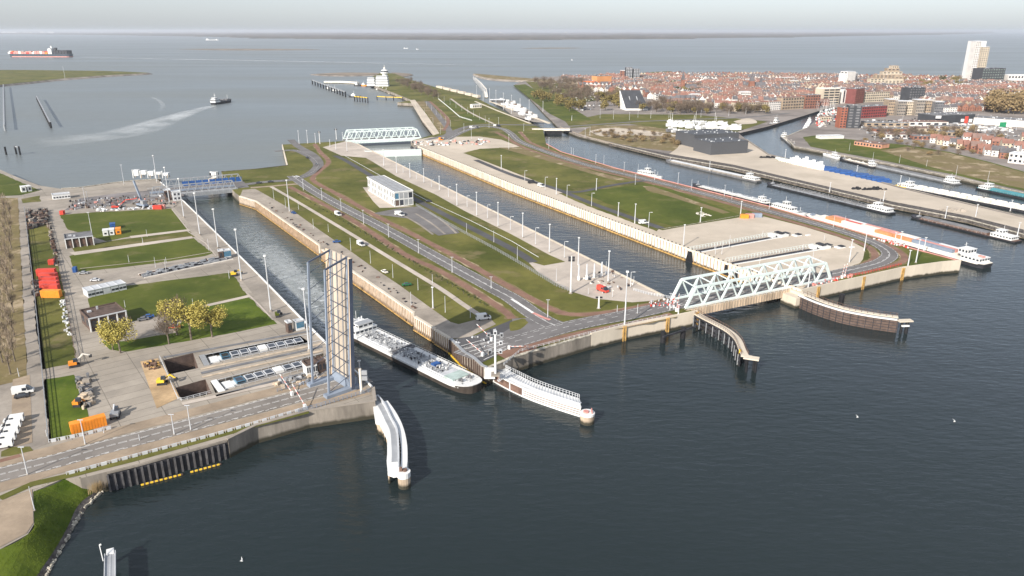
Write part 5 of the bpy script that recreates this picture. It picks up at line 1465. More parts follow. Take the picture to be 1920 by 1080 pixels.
row('hook', [(756, 324, 311), (781, 337, 322), (809, 351, 337), (841, 370, 350), (876, 389, 367), (914, 410, 384), (957, 432, 406), (1004, 459, 427), (1058, 484, 453), (1182, 539, 510)], 'hooked street lamp on the west edge of the wide lock, %s from the far end', 'hooked lamps on the west edge of the wide lock')
row('hook', [(984, 339, 320), (1022, 357, 332), (1063, 370, 347), (1109, 387, 362), (1216, 427, 398)], 'hooked street lamp along the east quay service road, %s from the far end', 'hooked lamps on the east quay')
row('mast', [(940, 318, 291), (1043, 366, 334), (1118, 357, 335), (1159, 406, 380), (1190, 420, 382), (1281, 462, 421), (1313, 417, 389), (1388, 406, 377)], 'tall pale mast among the eastern lawns, %s from the left', 'masts among the eastern lawns')
row('lamp', [(1029, 279, 258), (1071, 289, 277), (1117, 307, 290), (1170, 322, 304), (1191, 346, 327), (1227, 338, 319), (1271, 346, 324), (1358, 368, 347), (1442, 392, 372)], 'street lamp along the eastern road, %s from the far end', 'street lamps along the eastern road')
row('thin', [(1075, 291, 277), (1132, 308, 290), (1196, 326, 307), (1296, 357, 336), (1372, 374, 355), (1562, 427, 404), (1582, 431, 405)], 'thin white pole on the canal kerb of the eastern road, %s from the far end', 'thin poles on the eastern kerb')
row('mast', [(1592, 493, 449), (1620, 471, 437), (1677, 457, 436), (1687, 461, 434), (1717, 493, 449), (1732, 471, 445), (1702, 500, 469)], 'tall white mast around the eastern road bend, %s counted', 'masts around the eastern bend')
BZ = TZ
row('mast', [(1472, 296, 280), (1555, 361, 342), (1606, 325, 310), (1656, 378, 359), (1687, 347, 329), (1772, 410, 387), (1829, 407, 383), (1894, 396, 375), (1907, 443, 417), (1330, 320, 303), (1388, 277, 262)], 'pale mast on the sandy peninsula, number %s counted from the far left', 'masts on the sandy peninsula')
row('thin', [(1592, 283, 268), (1636, 302, 285), (1686, 306, 290), (1737, 312, 299), (1792, 330, 310), (1851, 343, 321)], 'thin pole on the far grassy bank, %s from the left', 'poles on the far grassy bank')
BZ = 0.0
row('mast', [(894, 184, 160), (906, 190, 162), (918, 193, 166), (930, 198, 169), (944, 206, 174), (959, 214, 178), (975, 219, 185), (992, 228, 187), (1018, 210, 190), (1072, 226, 217)], 'tall mast along the old lock, %s from its seaward end', 'masts along the old lock')
row('mast', [(561, 270, 245), (577, 269, 244), (592, 269, 250), (643, 263, 248), (619, 276, 262), (630, 281, 266), (651, 284, 255)], 'pale mast near the sea end of the island, %s in order from the left', 'masts at the sea end of the island')
row('thin', [(514, 376, 352), (536, 390, 370), (560, 393, 375), (588, 429, 410), (616, 435, 420), (658, 470, 446), (695, 494, 470), (737, 521, 495), (784, 544, 522), (811, 532, 514), (835, 586, 555), (771, 573, 547), (882, 596, 572)], 'thin green-grey pole on the island lawn by the narrow lock, %s from the far end', 'thin poles on the island lawn')
row('thin', [(800 + i * 9, 200 + i * 7.5, 190 + i * 7) for i in range(6)] + [(822 + i * 11, 186 + i * 5.5, 174 + i * 5.3) for i in range(9)] + [(796, 216, 204), (812, 232, 220), (826, 252, 236)], 'thin lamp near the northern junction, %s of the group', 'lamps near the northern junction')
row('lamp', [(870, 246, 232), (884, 262, 240), (917, 240, 222), (935, 236, 220), (954, 280, 252), (982, 246, 232), (1097, 258, 241), (1106, 254, 238)], 'street lamp around the northern roundabout, %s from the left', 'lamps around the northern roundabout')
BZ = TZ
row('lamp', [(1125, 222, 205), (1150, 224, 208), (1180, 225, 211), (1196, 221, 207), (1220, 222, 208), (1254, 222, 208), (1314, 220, 207), (1366, 218, 206), (1398, 214, 202), (1447, 212, 200)], 'street lamp on the road before the town, %s from the left', 'lamps on the road before the town')
row('lamp', [(1690, 238, 218), (1830, 236, 214), (1905, 245, 222), (1855, 234, 216), (1887, 262, 246), (1600, 218, 203), (1640, 262, 248), (1760, 250, 232)], 'street lamp in front of the town blocks, number %s', 'lamps in front of the town blocks')
BZ = 0.0
row('lamp', [(52, 890, 838), (160, 833, 787), (327, 815, 777), (358, 807, 760), (173, 441, 398), (165, 377, 359), (233, 347, 309), (160, 378, 352)], 'thin street lamp on the west bank, %s counted from the bottom left', 'street lamps on the west bank')
row('thin', [(36, 706, 690), (150, 760, 751), (195, 812, 800), (262, 826, 815), (235, 576, 563), (362, 572, 560), (312, 512, 486), (292, 502, 482), (242, 492, 478), (268, 456, 444), (276, 444, 430), (312, 494, 482), (430, 522, 507), (392, 470, 448), (88, 818, 806)], 'small thin pole in the west bank yard and lawns, %s listed', 'small poles on the west bank')
row('thick', [(1085, 526, 496), (1100, 525, 495), (1114, 521, 494), (1128, 520, 491)], 'stout white post in the row near the sandy corner, %s from the left', 'stout posts by the sandy corner')
row('thin', [(1136, 513, 490), (1043, 528, 503), (970, 488, 462), (1188, 532, 518), (1148, 558, 540), (1103, 552, 540), (875, 436, 418), (926, 454, 432)], 'thin pole near the sandy corner of the wide lock, %s of its group', 'thin poles by the sandy corner')
row('thin', [(1340, 468, 458), (1353, 478, 450), (1367, 465, 441), (1341, 478, 458), (1423, 504, 482), (1430, 440, 432), (1505, 470, 458), (1522, 500, 458), (1545, 452, 440)], 'thin pole between the two docked gates on the sand, %s from the left', 'thin poles between the docked gates')
pole('mast', 1171, 612, 508, 'tallest white mast standing on the cream retaining wall', None)
pole('signal', 1070, 550, 480, 'white mast with four dark signal lamps on the sandy corner', None)
pole('signal', 1122.5, 578, 556, 'short white mast on the grass edge by the junction', None)
pole('mast', 812, 578, 538, 'pale mast with guy wires on the island lawn near the junction', None)
pole('mast', 543, 398, 337, 'tall thin mast at the north end of the island lawn', None)
pole('mast', 676, 715, 676, 'single lamp mast on the quay head beside the raised bridge', None)
pole('mast', 1515, 540, 501, 'stout white post at the right portal of the mint truss bridge', None)
pole('mast', 1291.5 - 20, 592, 571, 'short white post at the left portal of the mint truss bridge', None)
pole('mast', 122, 147, 125, 'lone pole on the far left grassy spit', None)
pole('signal', 600, 270, 246, 'dark headed signal mast at the sea end of the island', None)
pole('signal', 631, 262, 241, 'white signal mast left of the distant truss bridge', None)
pole('lamp', 1256, 582, 550, 'thin lamp at the left end of the mint truss bridge', None)
BZ = TZ; pole('thin', 1790, 200, 118, 'very tall slender antenna mast in the town', None); BZ = 0.0
pole('thin', 65, 957, 912, 'thin white pole at the corner of the near left parking area', None)
pole('thin', 1195, 588, 570, 'small signpost beside the junction road, left of the bridge', None)
pole('thin', 1157, 586, 572, 'small signpost on the brick path below the sandy corner', None)
# signal portal by the island corner
p = P(929, 703)
t = thing('signal_gantry', 'white lattice signal mast with round lamps on the island corner above the jetty', 'signal mast', p)
h = hgt(929, 703, 622)
mb = MB(); mb.tube((0, 0, 0), (0, 0, h), .38, n=8); mb.build('mast', m_white, t)
for i, (x, z) in enumerate(((-1.8, h * .55), (1.8, h * .55), (-2.2, h * .93), (0, h * .98), (2.2, h * .93), (1.9, h * .75))):
    mb = MB(); mb.beam((0, 0, z), (x, 0, z), .2); mb.box(x - .6, x + .6, -.35, .35, z - .7, z + .7); s = mb.build('signal_lamp', m_lgrey if i % 2 else m_grey, t)
    mb = MB(); mb.box(x - .35, x + .35, -.42, -.36, z - .4, z + .4); mb.build('lens', m_dark, s)
mb = MB(); mb.box(-1.5, 1.5, -1.5, 1.5, 0, .6); mb.box(-2.5, -2.3, -1.5, 1.5, h * .5, h * .5 + 1); mb.build('base', m_conc2, t)
p = P(678, 738); h = 9
t = thing('signal_gantry', 'grey signal frame with lamps on the quay head beside the raised bridge', 'signal mast', p)
mb = MB(); mb.tube((0, 0, 0), (0, 0, h), .45, n=8); mb.build('mast', m_wpanel, t)
for z in (5, 7): mb = MB(); mb.box(.5, 2.3, -.4, .4, z, z + 1.4); mb.build('signal_lamp', m_grey, t)
p = P(918, 692); mb = MB(); mb.box(-1.8, 1.8, -.6, .6, -3.4, .4); mb.box(-1.95, 1.95, -.75, .75, -3.5, -3.2)
tag(mb.build('blank_board', m_white, None, p), 'blank white board hanging on the island corner wall', 'sign')
p = P(933, 700, 0); mb = MB()
for i in range(9): mb.box(i * .55, i * .55 + .5, -.8, .8, -3.0 + i * .33, -2.85 + i * .33)
mb.beam((0, -.8, -1.6), (5, -.8, 1.3), .12); mb.beam((0, .8, -1.6), (5, .8, 1.3), .12)
tag(mb.build('steel_stair', m_lgrey, None, p, .3), 'steel stair leading down to the white boarded jetty', 'stair')
# barriers
def barrier(label, u, v, a, h, updown=80):
    p = P(u, v); t = thing('road_barrier', label, 'barrier', p, a)
    mb = MB(); mb.box(-.5, .5, -.4, .4, 0, 1.5); mb.build('post', m_white, t)
    for k in range(8):
        d = Vector((math.cos(rad(updown)), 0, math.sin(rad(updown))))
        mb = MB(); mb.beam(d * (k * h / 8) + Vector((0, 0, 1.2)), d * ((k + 1) * h / 8) + Vector((0, 0, 1.2)), .2)
        mb.build('boom_stripe', m_pink if k % 2 == 0 else m_white, t)
    return t
for u, v, h, lb in ((1268, 584, 7, 'red and white raised road barrier at the left end of the mint bridge, outer one'), (1262, 578, 6, 'red and white raised road barrier at the left end of the mint bridge, inner one'), (1578, 522, 6, 'red and white raised barrier right of the mint bridge, left one of a pair'),
                    (1583, 520, 6, 'red and white raised barrier right of the mint bridge, right one of a pair')): barrier(lb, u, v, 0, h, 84)
for i, (u, v, ud) in enumerate(((548, 742, 25), (572, 766, 30), (905, 668, 20), (955, 655, 15), (922, 640, 25))): barrier(['low road barrier on the upper path beside the raised bridge', 'low road barrier on the lower path beside the raised bridge', 'slanting road barrier left of the island signal mast', 'slanting road barrier right of the island signal mast', 'slanting road barrier at the back of the island yard'][i], u, v, [2.3, 2.3, 2.4, -.6, 2.4][i], 9, ud)

# ------------------------------------------------------------------ fences and railings
def fence(label, px, h, m, step=2.5, rails=2, name='railing', cat='railing', w=.1, panel=None, z=0):
    pts = PL(px, z); o = pts[0].copy(); loc = [p - o for p in pts]
    t = thing(name, label, cat, o)
    for p in loc: p.z = 0
    mb = MB()
    for k in range(rails):
        zz = h * (k + 1) / rails
        for i in range(len(loc) - 1): mb.beam(loc[i] + Vector((0, 0, zz)), loc[i + 1] + Vector((0, 0, zz)), w)
    mb.build('rail', m, t)
    mb = MB()
    for p, a in along(loc, step): mb.obox(p, a, w * 1.5, w * 1.5, 0, h)
    mb.build('post', m, t)['kind'] = 'stuff'
    if panel:
        mb = MB()
        for i, (p, a) in enumerate(along(loc, step)):
            mb.obox(p + Vector((math.cos(a), math.sin(a), 0)) * step * .5, a, step * .55, .35, 0, h)
        mb.build('barrier_block', panel, t)['kind'] = 'stuff'
    return t
fence('striped concrete safety barrier between the near road and the water', [(125, 891), (250, 858), (400, 818), (480, 795), (572, 768)], 1.0, m_lgrey, 2.6, 1, 'safety_barrier', 'barrier', panel=m_lgrey)
fence('grey chain fence between the service road and the green strip on the left', [(46, 392), (66, 560), (80, 700), (92, 830)], 2.0, m_grey, 3, 3, 'fence', 'fence', panel=None, w=.14)
fence('concrete block barrier below the orange container', [(92, 830), (150, 818), (200, 806)], 1.0, m_lgrey, 2.4, 1, 'safety_barrier', 'barrier', panel=m_lgrey)
fence('blue grey railing along the foot of the raised bridge', [(560, 775), (620, 757), (695, 735)], 1.4, m_blue, 1.5, 3)
fence('railing on the upper side of the near road by the gate docks', [(520, 735), (600, 714), (660, 700)], 1.2, m_blue, 1.5, 2)
fence('low railing along the tree lined green strip on the left', [(85, 402), (105, 480), (125, 570), (144, 682)], 1.6, m_rust, 2.2, 2, 'fence', 'fence')
fence('thin white railing along the lock edge of the west bank', [(345, 379), (412, 445), (480, 512), (560, 594), (620, 654)], 1.1, m_white, 3, 2)
fence('grey-green mesh fence along the island service road', [(780, 386), (820, 410), (870, 438), (930, 470), (985, 502), (1040, 536), (1075, 550)], 1.8, m_grey, 2, 3, 'fence', 'fence')
fence('guard rail between the two halves of the eastern road bend', [(1560, 524), (1620, 514), (1690, 497)], 1.1, m_red, 2.2, 2)
fence('rusty guard rail along the cream retaining wall', [(1107, 626), (1170, 610), (1252, 594)], 1.1, m_lgrey, 2.4, 2)
fence('guard rail along the old retaining wall below the junction', [(945, 685), (975, 660), (1107, 626)], 1.1, m_lgrey, 2.4, 2)
fence('pale mint railing on the sandy corner by the left end of the bridge', [(1188, 545), (1215, 553), (1255, 560)], 1.3, m_lgrey, 1.4, 3)
fence('railing around the dock pits beside the yellow sand', [(300, 672), (334, 750), (342, 752), (395, 738)], 1.1, m_lgrey, 2, 2)
fence('white lamp-lined guard rail of the northern curved road', [(822, 186), (845, 205), (862, 220), (885, 227)], 1.4, m_white, 5, 2, w=.3)

# ------------------------------------------------------------------ buildings
WM = {}
def win_mesh(w, h, m, d=.08):
    k = (round(w, 2), round(h, 2), m.name)
    if k not in WM:
        mb = MB(); mb.box(-w / 2, w / 2, -d, 0, 0, h); o = mb.build('window', m); WM[k] = o.data; bpy.data.objects.remove(o)
    return WM[k]
def building(name, label, cat, fl, fr, D, H, wall, roof, rows=2, cols=5, scols=0, win=None, side='L', wm=None, parapet=.5, roofbox=True, zbase=None, band=None, W=None, maxw=90, doors=0):
    a, b = P(*fl, zbase), P(*fr, zbase)
    L = W or (b - a).length; an = ang(a, b)
    t = thing(name, label, cat, a, an)
    mb = MB(); mb.box(0, L, 0, D, -.3, H); mb.build('wall', wall, t)
    mb = MB(); mb.box(-.15, L + .15, -.15, D + .15, H, H + .12)
    if parapet:
        for q in ((-.15, L + .15, -.15, .2), (-.15, L + .15, D - .2, D + .15), (-.15, .2, .2, D - .2), (L - .2, L + .15, .2, D - .2)): mb.box(*q, H + .12, H + .12 + parapet)
    rf = mb.build('roof', roof, t)
    if roofbox:
        rr = random.Random(int(L * 13 + D)); mb = MB()
        for i in range(max(2, int(L * D / 90))):
            x = rr.uniform(1, max(1.2, L - 3)); y = rr.uniform(1, max(1.2, D - 2.5)); s = rr.uniform(.5, 1.6); mb.box(x, x + s, y, y + s * .8, H + .12, H + .12 + rr.uniform(.4, 1.4))
        mb.build('roof_unit', m_lgrey, rf)['kind'] = 'stuff'
    wm = wm or m_glass; fh = H / rows; cnt = 0
    if cols:
        cw = L / cols; ww = win[0] if win else cw * .55; wh_ = win[1] if win else fh * .5
        for r in range(rows):
            for c in range(cols):
                if cnt >= maxw: break
                o = bpy.data.objects.new('window', win_mesh(ww, wh_, wm)); col.objects.link(o); o.parent = t; o.location = (cw * (c + .5), 0, fh * r + fh * .3); cnt += 1
    if scols:
        cw = D / scols; ww = win[0] if win else cw * .55; wh_ = win[1] if win else fh * .5
        for r in range(rows):
            for c in range(scols):
                if cnt >= 99: break
                o = bpy.data.objects.new('window', win_mesh(ww, wh_, wm)); col.objects.link(o); o.parent = t
                o.location = (0 if side == 'L' else L, cw * (c + .5), fh * r + fh * .3); o.rotation_euler.z = -math.pi / 2 if side == 'L' else math.pi / 2; cnt += 1
    if band:
        for r in range(rows):
            mb = MB(); mb.box(-.5, L + .5, -1.2, -.0, fh * r + fh * .02, fh * r + fh * .32); mb.build('balcony', band, t)
    return t, L
# control building on the island
a, b = P(741, 388), P(690, 357.5)
D = (b - a).length; an = ang(a, b) - math.pi / 2
wd = (P(779, 385.3) - a).length * .93; Hh = hgt(741, 388, 361.5)
t = thing('control_building', 'long white two storey control building with grey flat roof in the middle of the island', 'building', a, an)
mb = MB(); mb.box(.1, wd - .1, .1, D, 0, Hh - .1); mb.build('wall', m_white, t)
mb = MB(); mb.box(-.3, wd + .3, -.3, D + .3, Hh - .1, Hh + .25); 
for q in ((-.3, wd + .3, -.3, 0), (-.3, wd + .3, D, D + .3), (-.3, 0, 0, D), (wd, wd + .3, 0, D)): mb.box(*q, Hh + .25, Hh + .8)
rf = mb.build('roof', m_white, t)
mb = MB(); mb.box(0, wd, 0, D, Hh + .26, Hh + .32); mb.build('roof_gravel', m_roofg, rf)
mb = MB()
for i in range(int(D / 1.7)):
    for j in range(3): mb.hexa([(1 + j * wd / 3.4, 1 + i * 1.7, Hh + .4), (1 + (j + .8) * wd / 3.4, 1 + i * 1.7, Hh + .4), (1 + (j + .8) * wd / 3.4, 2.2 + i * 1.7, Hh + .4), (1 + j * wd / 3.4, 2.2 + i * 1.7, Hh + .4),
                 (1 + j * wd / 3.4, 1 + i * 1.7, Hh + .5), (1 + (j + .8) * wd / 3.4, 1 + i * 1.7, Hh + .5), (1 + (j + .8) * wd / 3.4, 2.2 + i * 1.7, Hh + .85), (1 + j * wd / 3.4, 2.2 + i * 1.7, Hh + .85)])
mb.build('solar_panel', m_grey, rf)['kind'] = 'stuff'
nw = 18
for r in range(2):
    for c in range(nw):
        if c % 4 == 3: continue
        o = bpy.data.objects.new('window', win_mesh(D / nw * .45, Hh * .32, m_roofg)); col.objects.link(o); o.parent = t; o.location = (.1, D / nw * (c + .5), Hh * (.10 + .48 * r)); o.rotation_euler.z = -math.pi / 2
for r in range(2):
    for c in range(4):
        o = bpy.data.objects.new('window', win_mesh(wd / 4 * .8, Hh * .38, [m_bluegl, m_grey, m_grey, m_glass][c] if r else [m_brickd, m_glass, m_grey, m_grey][c])); col.objects.link(o); o.parent = t; o.location = (wd / 4 * (c + .5), .1, Hh * (.07 + .48 * r))
mb = MB()
for x in (0, wd / 4, wd / 2, wd * .75, wd): mb.box(x - .12, x + .12, -.12, .0, 0, Hh - .1)
mb.box(0, wd, -.12, 0, Hh * .48, Hh * .52); mb.build('facade_frame', m_white, t)
# west bank sheds
building('brick_shed', 'low dark brick shed with grey roof among the upper lawns on the left', 'building', (125, 466), (176.5, 459.5), 12, 5.0, m_brickd, m_roofg, 1, 4, 0, win=None, wm=m_rust)
building('brick_shed', 'low brown roofed brick building partly behind a yellow tree', 'building', (171, 622), (239, 606), 13, 5.2, m_brickd, m_brickd, 1, 4, 2, wm=m_glass)
building('gate_house', 'brown gate house beside the pale blue shelter at the upper trench', 'building', (541, 625), (549, 623), 2.6, 4.2, m_brickd, m_lgrey, 1, 1, 0, roofbox=False)
building('gate_house', 'pale blue shelter on the lock edge beside the brown gate house', 'building', (556, 621), (572, 617), 2.6, 3.6, m_white, m_lgrey, 1, 1, 0, win=(3.2, 2.6), wm=m_bluegl, roofbox=False)
building('gate_house', 'brown and white gate house just left of the raised bridge foot', 'building', (576, 706), (596, 701), 4, 4.0, m_white, m_brickd, 1, 5, 0, roofbox=False)
building('gate_house', 'dark brown gate house behind the raised bridge truss', 'building', (598, 700), (612, 696), 4, 4.0, m_brickd, m_brickd, 1, 2, 0, roofbox=False)
building('gate_house', 'brown box house at the middle lock gates of the west bank', 'building', (411, 487), (420, 486), 3, 4.4, m_brickd, m_lgrey, 1, 1, 0, roofbox=False)
building('gate_house', 'blue glazed box at the middle lock gates of the west bank', 'building', (422, 486), (434, 484), 3, 4.2, m_white, m_lgrey, 1, 1, 0, win=(3.6, 3), wm=m_bluegl, roofbox=False)
building('gate_house', 'brown gate tower left of the blue low bridge', 'building', (310, 376), (322, 375), 4, 7, m_brickd, m_lgrey, 1, 1, 0, roofbox=False)
building('gate_house', 'white framed gate tower under the blue low bridge', 'building', (326, 377), (340, 375.5), 4, 6, m_lgrey, m_lgrey, 2, 2, 0, roofbox=False)
for i, (u, v, m_, lb) in enumerate(((193.5, 443, m_white, 'white site cabin left of its twin on the upper lawn'), (205, 441.5, m_white, 'white site cabin beside the orange one on the upper lawn'), (217.5, 440, m_orange, 'orange site cabin at the end of the row on the upper lawn'), (207, 431, m_dblue, 'blue site cabin behind the white ones on the upper lawn'))):
    building('site_cabin', lb, 'cabin', (u, v), (u + 10, v - 1), 5.5, 3.2, m_, m_white if m_ is m_white else m_, 1, 1, 0, win=(1.2, 1), roofbox=False, parapet=0)
for i in range(5):
    u = 166 + i * 14.6; v = 558.5 - i * 3.2
    building('site_cabin', 'pale grey site cabin, %s from the left in the row beside the lower lawn' % ordn(i), 'cabin', (u, v), (u + 13.6, v - 3), 7, 3.0, m_lgrey, m_lgrey, 1, 2 if i != 2 else 0, 0, win=(1.3, .9), roofbox=False, parapet=.15)
for o in [x for x in col.objects if x.name.startswith('site_cabin') and not x.parent and 'row beside' in x.get('label', '')]: o['group'] = 'grey site cabins in a row'
building('site_cabin', 'long white site office with small windows in the far yard', 'cabin', (100, 375), (132.5, 371.5), 6, 3.2, m_white, m_lgrey, 1, 6, 0, win=(1.2, 1), roofbox=False)
building('site_cabin', 'white cabin pair by the far left lawn, left one', 'cabin', (41, 361), (50, 360), 6, 4, m_white, m_white, 1, 1, 0, roofbox=False, parapet=0)
building('site_cabin', 'white cabin pair by the far left lawn, right one', 'cabin', (53, 359.5), (60.5, 358.5), 6, 4, m_white, m_white, 1, 1, 0, roofbox=False, parapet=0)
for o in [x for x in col.objects if x.name.startswith('brick_shed')]:      # white frames between the bays
    me = [c for c in o.children if c.name.startswith('wall')][0].data; L = max(v.co.x for v in me.vertices); h = max(v.co.z for v in me.vertices)
    for k in range(5): mb = MB(); mb.box(L * k / 4 - .22, L * k / 4 + .22, -.7, -.02, 0, h + .2); mb.build('white_pier', m_white, o)
    mb = MB(); mb.box(-.3, L + .3, -.75, -.2, h + .2, h + .6); mb.build('fascia', m_lgrey, o)
# containers on the west bank
def gcon(u, v, a, cm, label, L=6.1, group=None, z=0, H=2.6, W=2.44):
    p = P(u, v); p.z = z; return container(p, a, cm, label, group, L=L, H=H, W=W)
ga = GA
gcon(134, 812, ga, m_orange, 'bright orange shipping container with ribbed sides below the paved yard', 9.5, H=3.2, W=2.6)
gcon(71, 517, ga * .2, m_red, 'single red container with a white label near the left fence', 8.5, H=3.4)
for i in range(4):
    gcon(76 + i * .8, 523 + i * 7.2, .0, m_red, 'red container, %s from the top in the stacked row by the left fence' % ordn(i), 8.2, 'red containers by the left fence', H=3.0)
gcon(80, 557, .0, m_orange, 'orange container closing the near end of the red container row', 8.4, H=3.4)
gcon(92, 496, .3, m_red, 'small red bin just above the single red container', 2.6)
gcon(288, 392, 0, m_red, 'faded red container beside the blue crane, left of two', 6); gcon(296, 391, 0, m_pink, 'faded pink red container beside the blue crane, right of two', 5)
gcon(114, 402, 0, m_red, 'tiny red bin at the corner of the top left lawn', 2.4)
gcon(1388, 409, -.1, m_orange, 'orange container on the sand beside the eastern road', 5); gcon(1398, 408, -.1, m_pink, 'pink container right of the orange one on the sand', 5); gcon(1410, 407, -.1, m_blue, 'grey blue container right of the pink one on the sand', 6)
gcon(138, 510, .2, m_dblue, 'small blue portable toilet by the light path', 1.6)
# halls on the peninsula and shipyard
m_hall = mat('charcoal cladding', (.085, .088, .095), .6, var=.06, scale=.02)
BZ = TZ
building('boat_hall', 'large charcoal flat roofed hall on the sandy peninsula, front wing', 'hall', (1332, 291), (1401, 287), 32, 12, m_hall, m_hall, 1, 0, 0, parapet=.3)
building('boat_hall', 'large charcoal flat roofed hall on the sandy peninsula, rear wing', 'hall', (1300, 277), (1384, 272), 36, 13, m_hall, m_hall, 1, 0, 0, parapet=.3)
building('white_shed', 'small white shed on the near shipyard edge above the dark hall', 'shed', (1327, 258), (1344, 257), 10, 6, m_white, m_white, 1, 0, 0, roofbox=False)
# white tanks and blue floats on the peninsula
for i in range(18):
    u = 1462 + i * 4.6; v = 302 + i * 1.0; p = P(u, v); mb = MB(); h = 3.5 + (i % 4) * .8 if i < 14 else 4.5
    if i < 6: mb.tube((0, 0, 1.4), (0, 9, 1.4), 1.4, n=10); m_ = m_green
    else: mb.box(-2, 2.2, 0, 8, 0, h); mb.box(-1, 1, 1, 4, h, h + 1 + i % 3); m_ = m_white
    tag(mb.build('storage_unit', m_, None, p), ('pale mint cylinder tank, %s' if i < 6 else 'white boxy module, %s') % (ordn(i if i < 6 else i - 6)) + ' from the left on the sandy peninsula', 'tank' if i < 6 else 'module', 'tanks and modules on the peninsula')
for i in range(13):
    p = P(1536 + i * 10, 316 + i * 2.1); mb = MB(); mb.box(-5, 6, -2, 10, 0, 1.2 + (i % 3) * .5); mb.box(-4, 5, 2, 6, 1.2, 2.4); mb.beam((-5, -2, .6), (6, -2, 2.2), .5)
    tag(mb.build('blue_pontoon', m_dblue, None, p, -.3), 'bright blue steel pontoon, %s from the left on the peninsula sand' % ordn(i), 'pontoon', 'blue pontoons on the sand')
for u, v, s, lb in ((1600, 357, 26, 'dark pile of stone on the sandy peninsula, long one'), (1426, 297, 13, 'dark pile of stone near the charcoal hall'), (1770, 398, 14, 'faint grey stone heap on the sandy peninsula')):
    p = P(u, v); mb = MB(); rr = random.Random(int(u))
    for i in range(40): x = rr.uniform(0, s); y = rr.uniform(0, 6); q = rr.uniform(.6, 1.8); mb.taper(x, x + q * 1.6, y, y + q * 1.4, 0, q, q * .4, q * .4)
    tag(mb.build('stone_heap', m_black if u < 1700 else m_conc2, None, p), lb, 'heap', kind='stuff')

BZ = 0.0
# ------------------------------------------------------------------ cars, vans, machines
def car_proto(name, L=4.3, W=1.8, H=1.45, body=None, van=False):
    parts = []
    mb = MB()
    if van: mb.box(0, L, -W / 2, W / 2, .35, 1.2); mb.hexa([(0, -W / 2, 1.2), (L * .72, -W / 2, 1.2), (L * .72, W / 2, 1.2), (0, W / 2, 1.2), (0, -W / 2 + .1, H), (L * .68, -W / 2 + .1, H), (L * .68, W / 2 - .1, H), (0, W / 2 - .1, H)])
    else: mb.taper(0, L, -W / 2, W / 2, .3, .9, .1, .05)
    parts.append(('body', mb, body))
    mb = MB()
    if van: mb.hexa([(L * .72, -W / 2 + .05, 1.2), (L * .93, -W / 2 + .05, 1.2), (L * .93, W / 2 - .05, 1.2), (L * .72, W / 2 - .05, 1.2), (L * .68, -W / 2 + .12, H - .1), (L * .76, -W / 2 + .15, H - .15), (L * .76, W / 2 - .15, H - .15), (L * .68, W / 2 - .12, H - .1)])
    else: mb.taper(L * .18, L * .78, -W / 2 + .08, W / 2 - .08, .9, H - .06, .45, .12)
    parts.append(('windows', mb, m_glass))
    if not van: mb = MB(); mb.taper(L * .30, L * .66, -W / 2 + .2, W / 2 - .2, H - .06, H, .05, .03); parts.append(('roof', mb, body))
    if van:
        for y in (-W / 2 - .03, W / 2): mb = MB(); mb.box(L * .48, L * .68, y, y + .03, 1.25, H - .35); parts.append(('side_window', mb, m_glass))
        mb = MB(); mb.box(-.03, 0, -W * .35, W * .35, 1.3, H - .4); parts.append(('rear_window', mb, m_glass))
    for x in (L * .18, L * .8):
        for y in (-W / 2, W / 2): mb = MB(); mb.tube((x, y - .1, .33), (x, y + .1, .33), .34, n=10); parts.append(('wheel', mb, m_black))
    t = thing(name, '', 'van' if van else 'car')
    for n_, b, m_ in parts: b.build(n_, m_, t)
    return t
CP_ = {}
def car(u, v, a, colr, label, van=False, group=None, L=None, H=None):
    k = (colr.name, van, L)
    p = P(u, v, .15 if True else 0)
    if k not in CP_:
        CP_[k] = car_proto('parked_van' if van else 'parked_car', L or (6.2 if van else 4.4), 2.1 if van else 1.8, H or (2.6 if van else 1.45), colr, van)
        r = CP_[k]; r.location = p; r.rotation_euler.z = a; r['label'] = label
        if group: r['group'] = group
        return r
    return dup(CP_[k], p, a, label, group)
for i, (u, v) in enumerate(((46, 788), (41, 799), (37, 811), (31, 823), (26, 835))):
    car(u, v, math.pi + .38, m_white, 'white van, %s from the top of the tight cluster in the lower left car park' % ordn(i), True, 'white vans in the lower left car park', L=5.4, H=2.3)
car(24, 740, .4, m_white, 'lone white van at the top of the left car park beside a dark car', True)
car(27, 747, .4, m_dark, 'dark car beside the lone white van in the left car park')
car(170, 527, .1, m_lgrey, 'silver car on the light path by the dark gate pit')
car(148, 514, .2, m_grey, 'grey car behind the blue portable toilet')
car(268, 597, .5, m_dblue, 'dark blue car parked behind the brick building, right one'); car(258, 602, .5, m_roofg, 'dark grey car parked behind the brick building, left one')
car(317, 616, .2, m_red, 'red car parked under the yellow trees')
car(551, 333, .3, m_white, 'white car at the northern bend of the island road'); car(502, 342, .2, m_dark, 'dark car on the road left of the northern bend'); car(480, 344, .2, m_dark, 'dark car farthest left on the island approach road')
car(575, 296, -1, m_dark, 'dark car on the bend leading to the sea end'); car(592, 308, -1.1, m_roofg, 'grey car near the brown path loop')
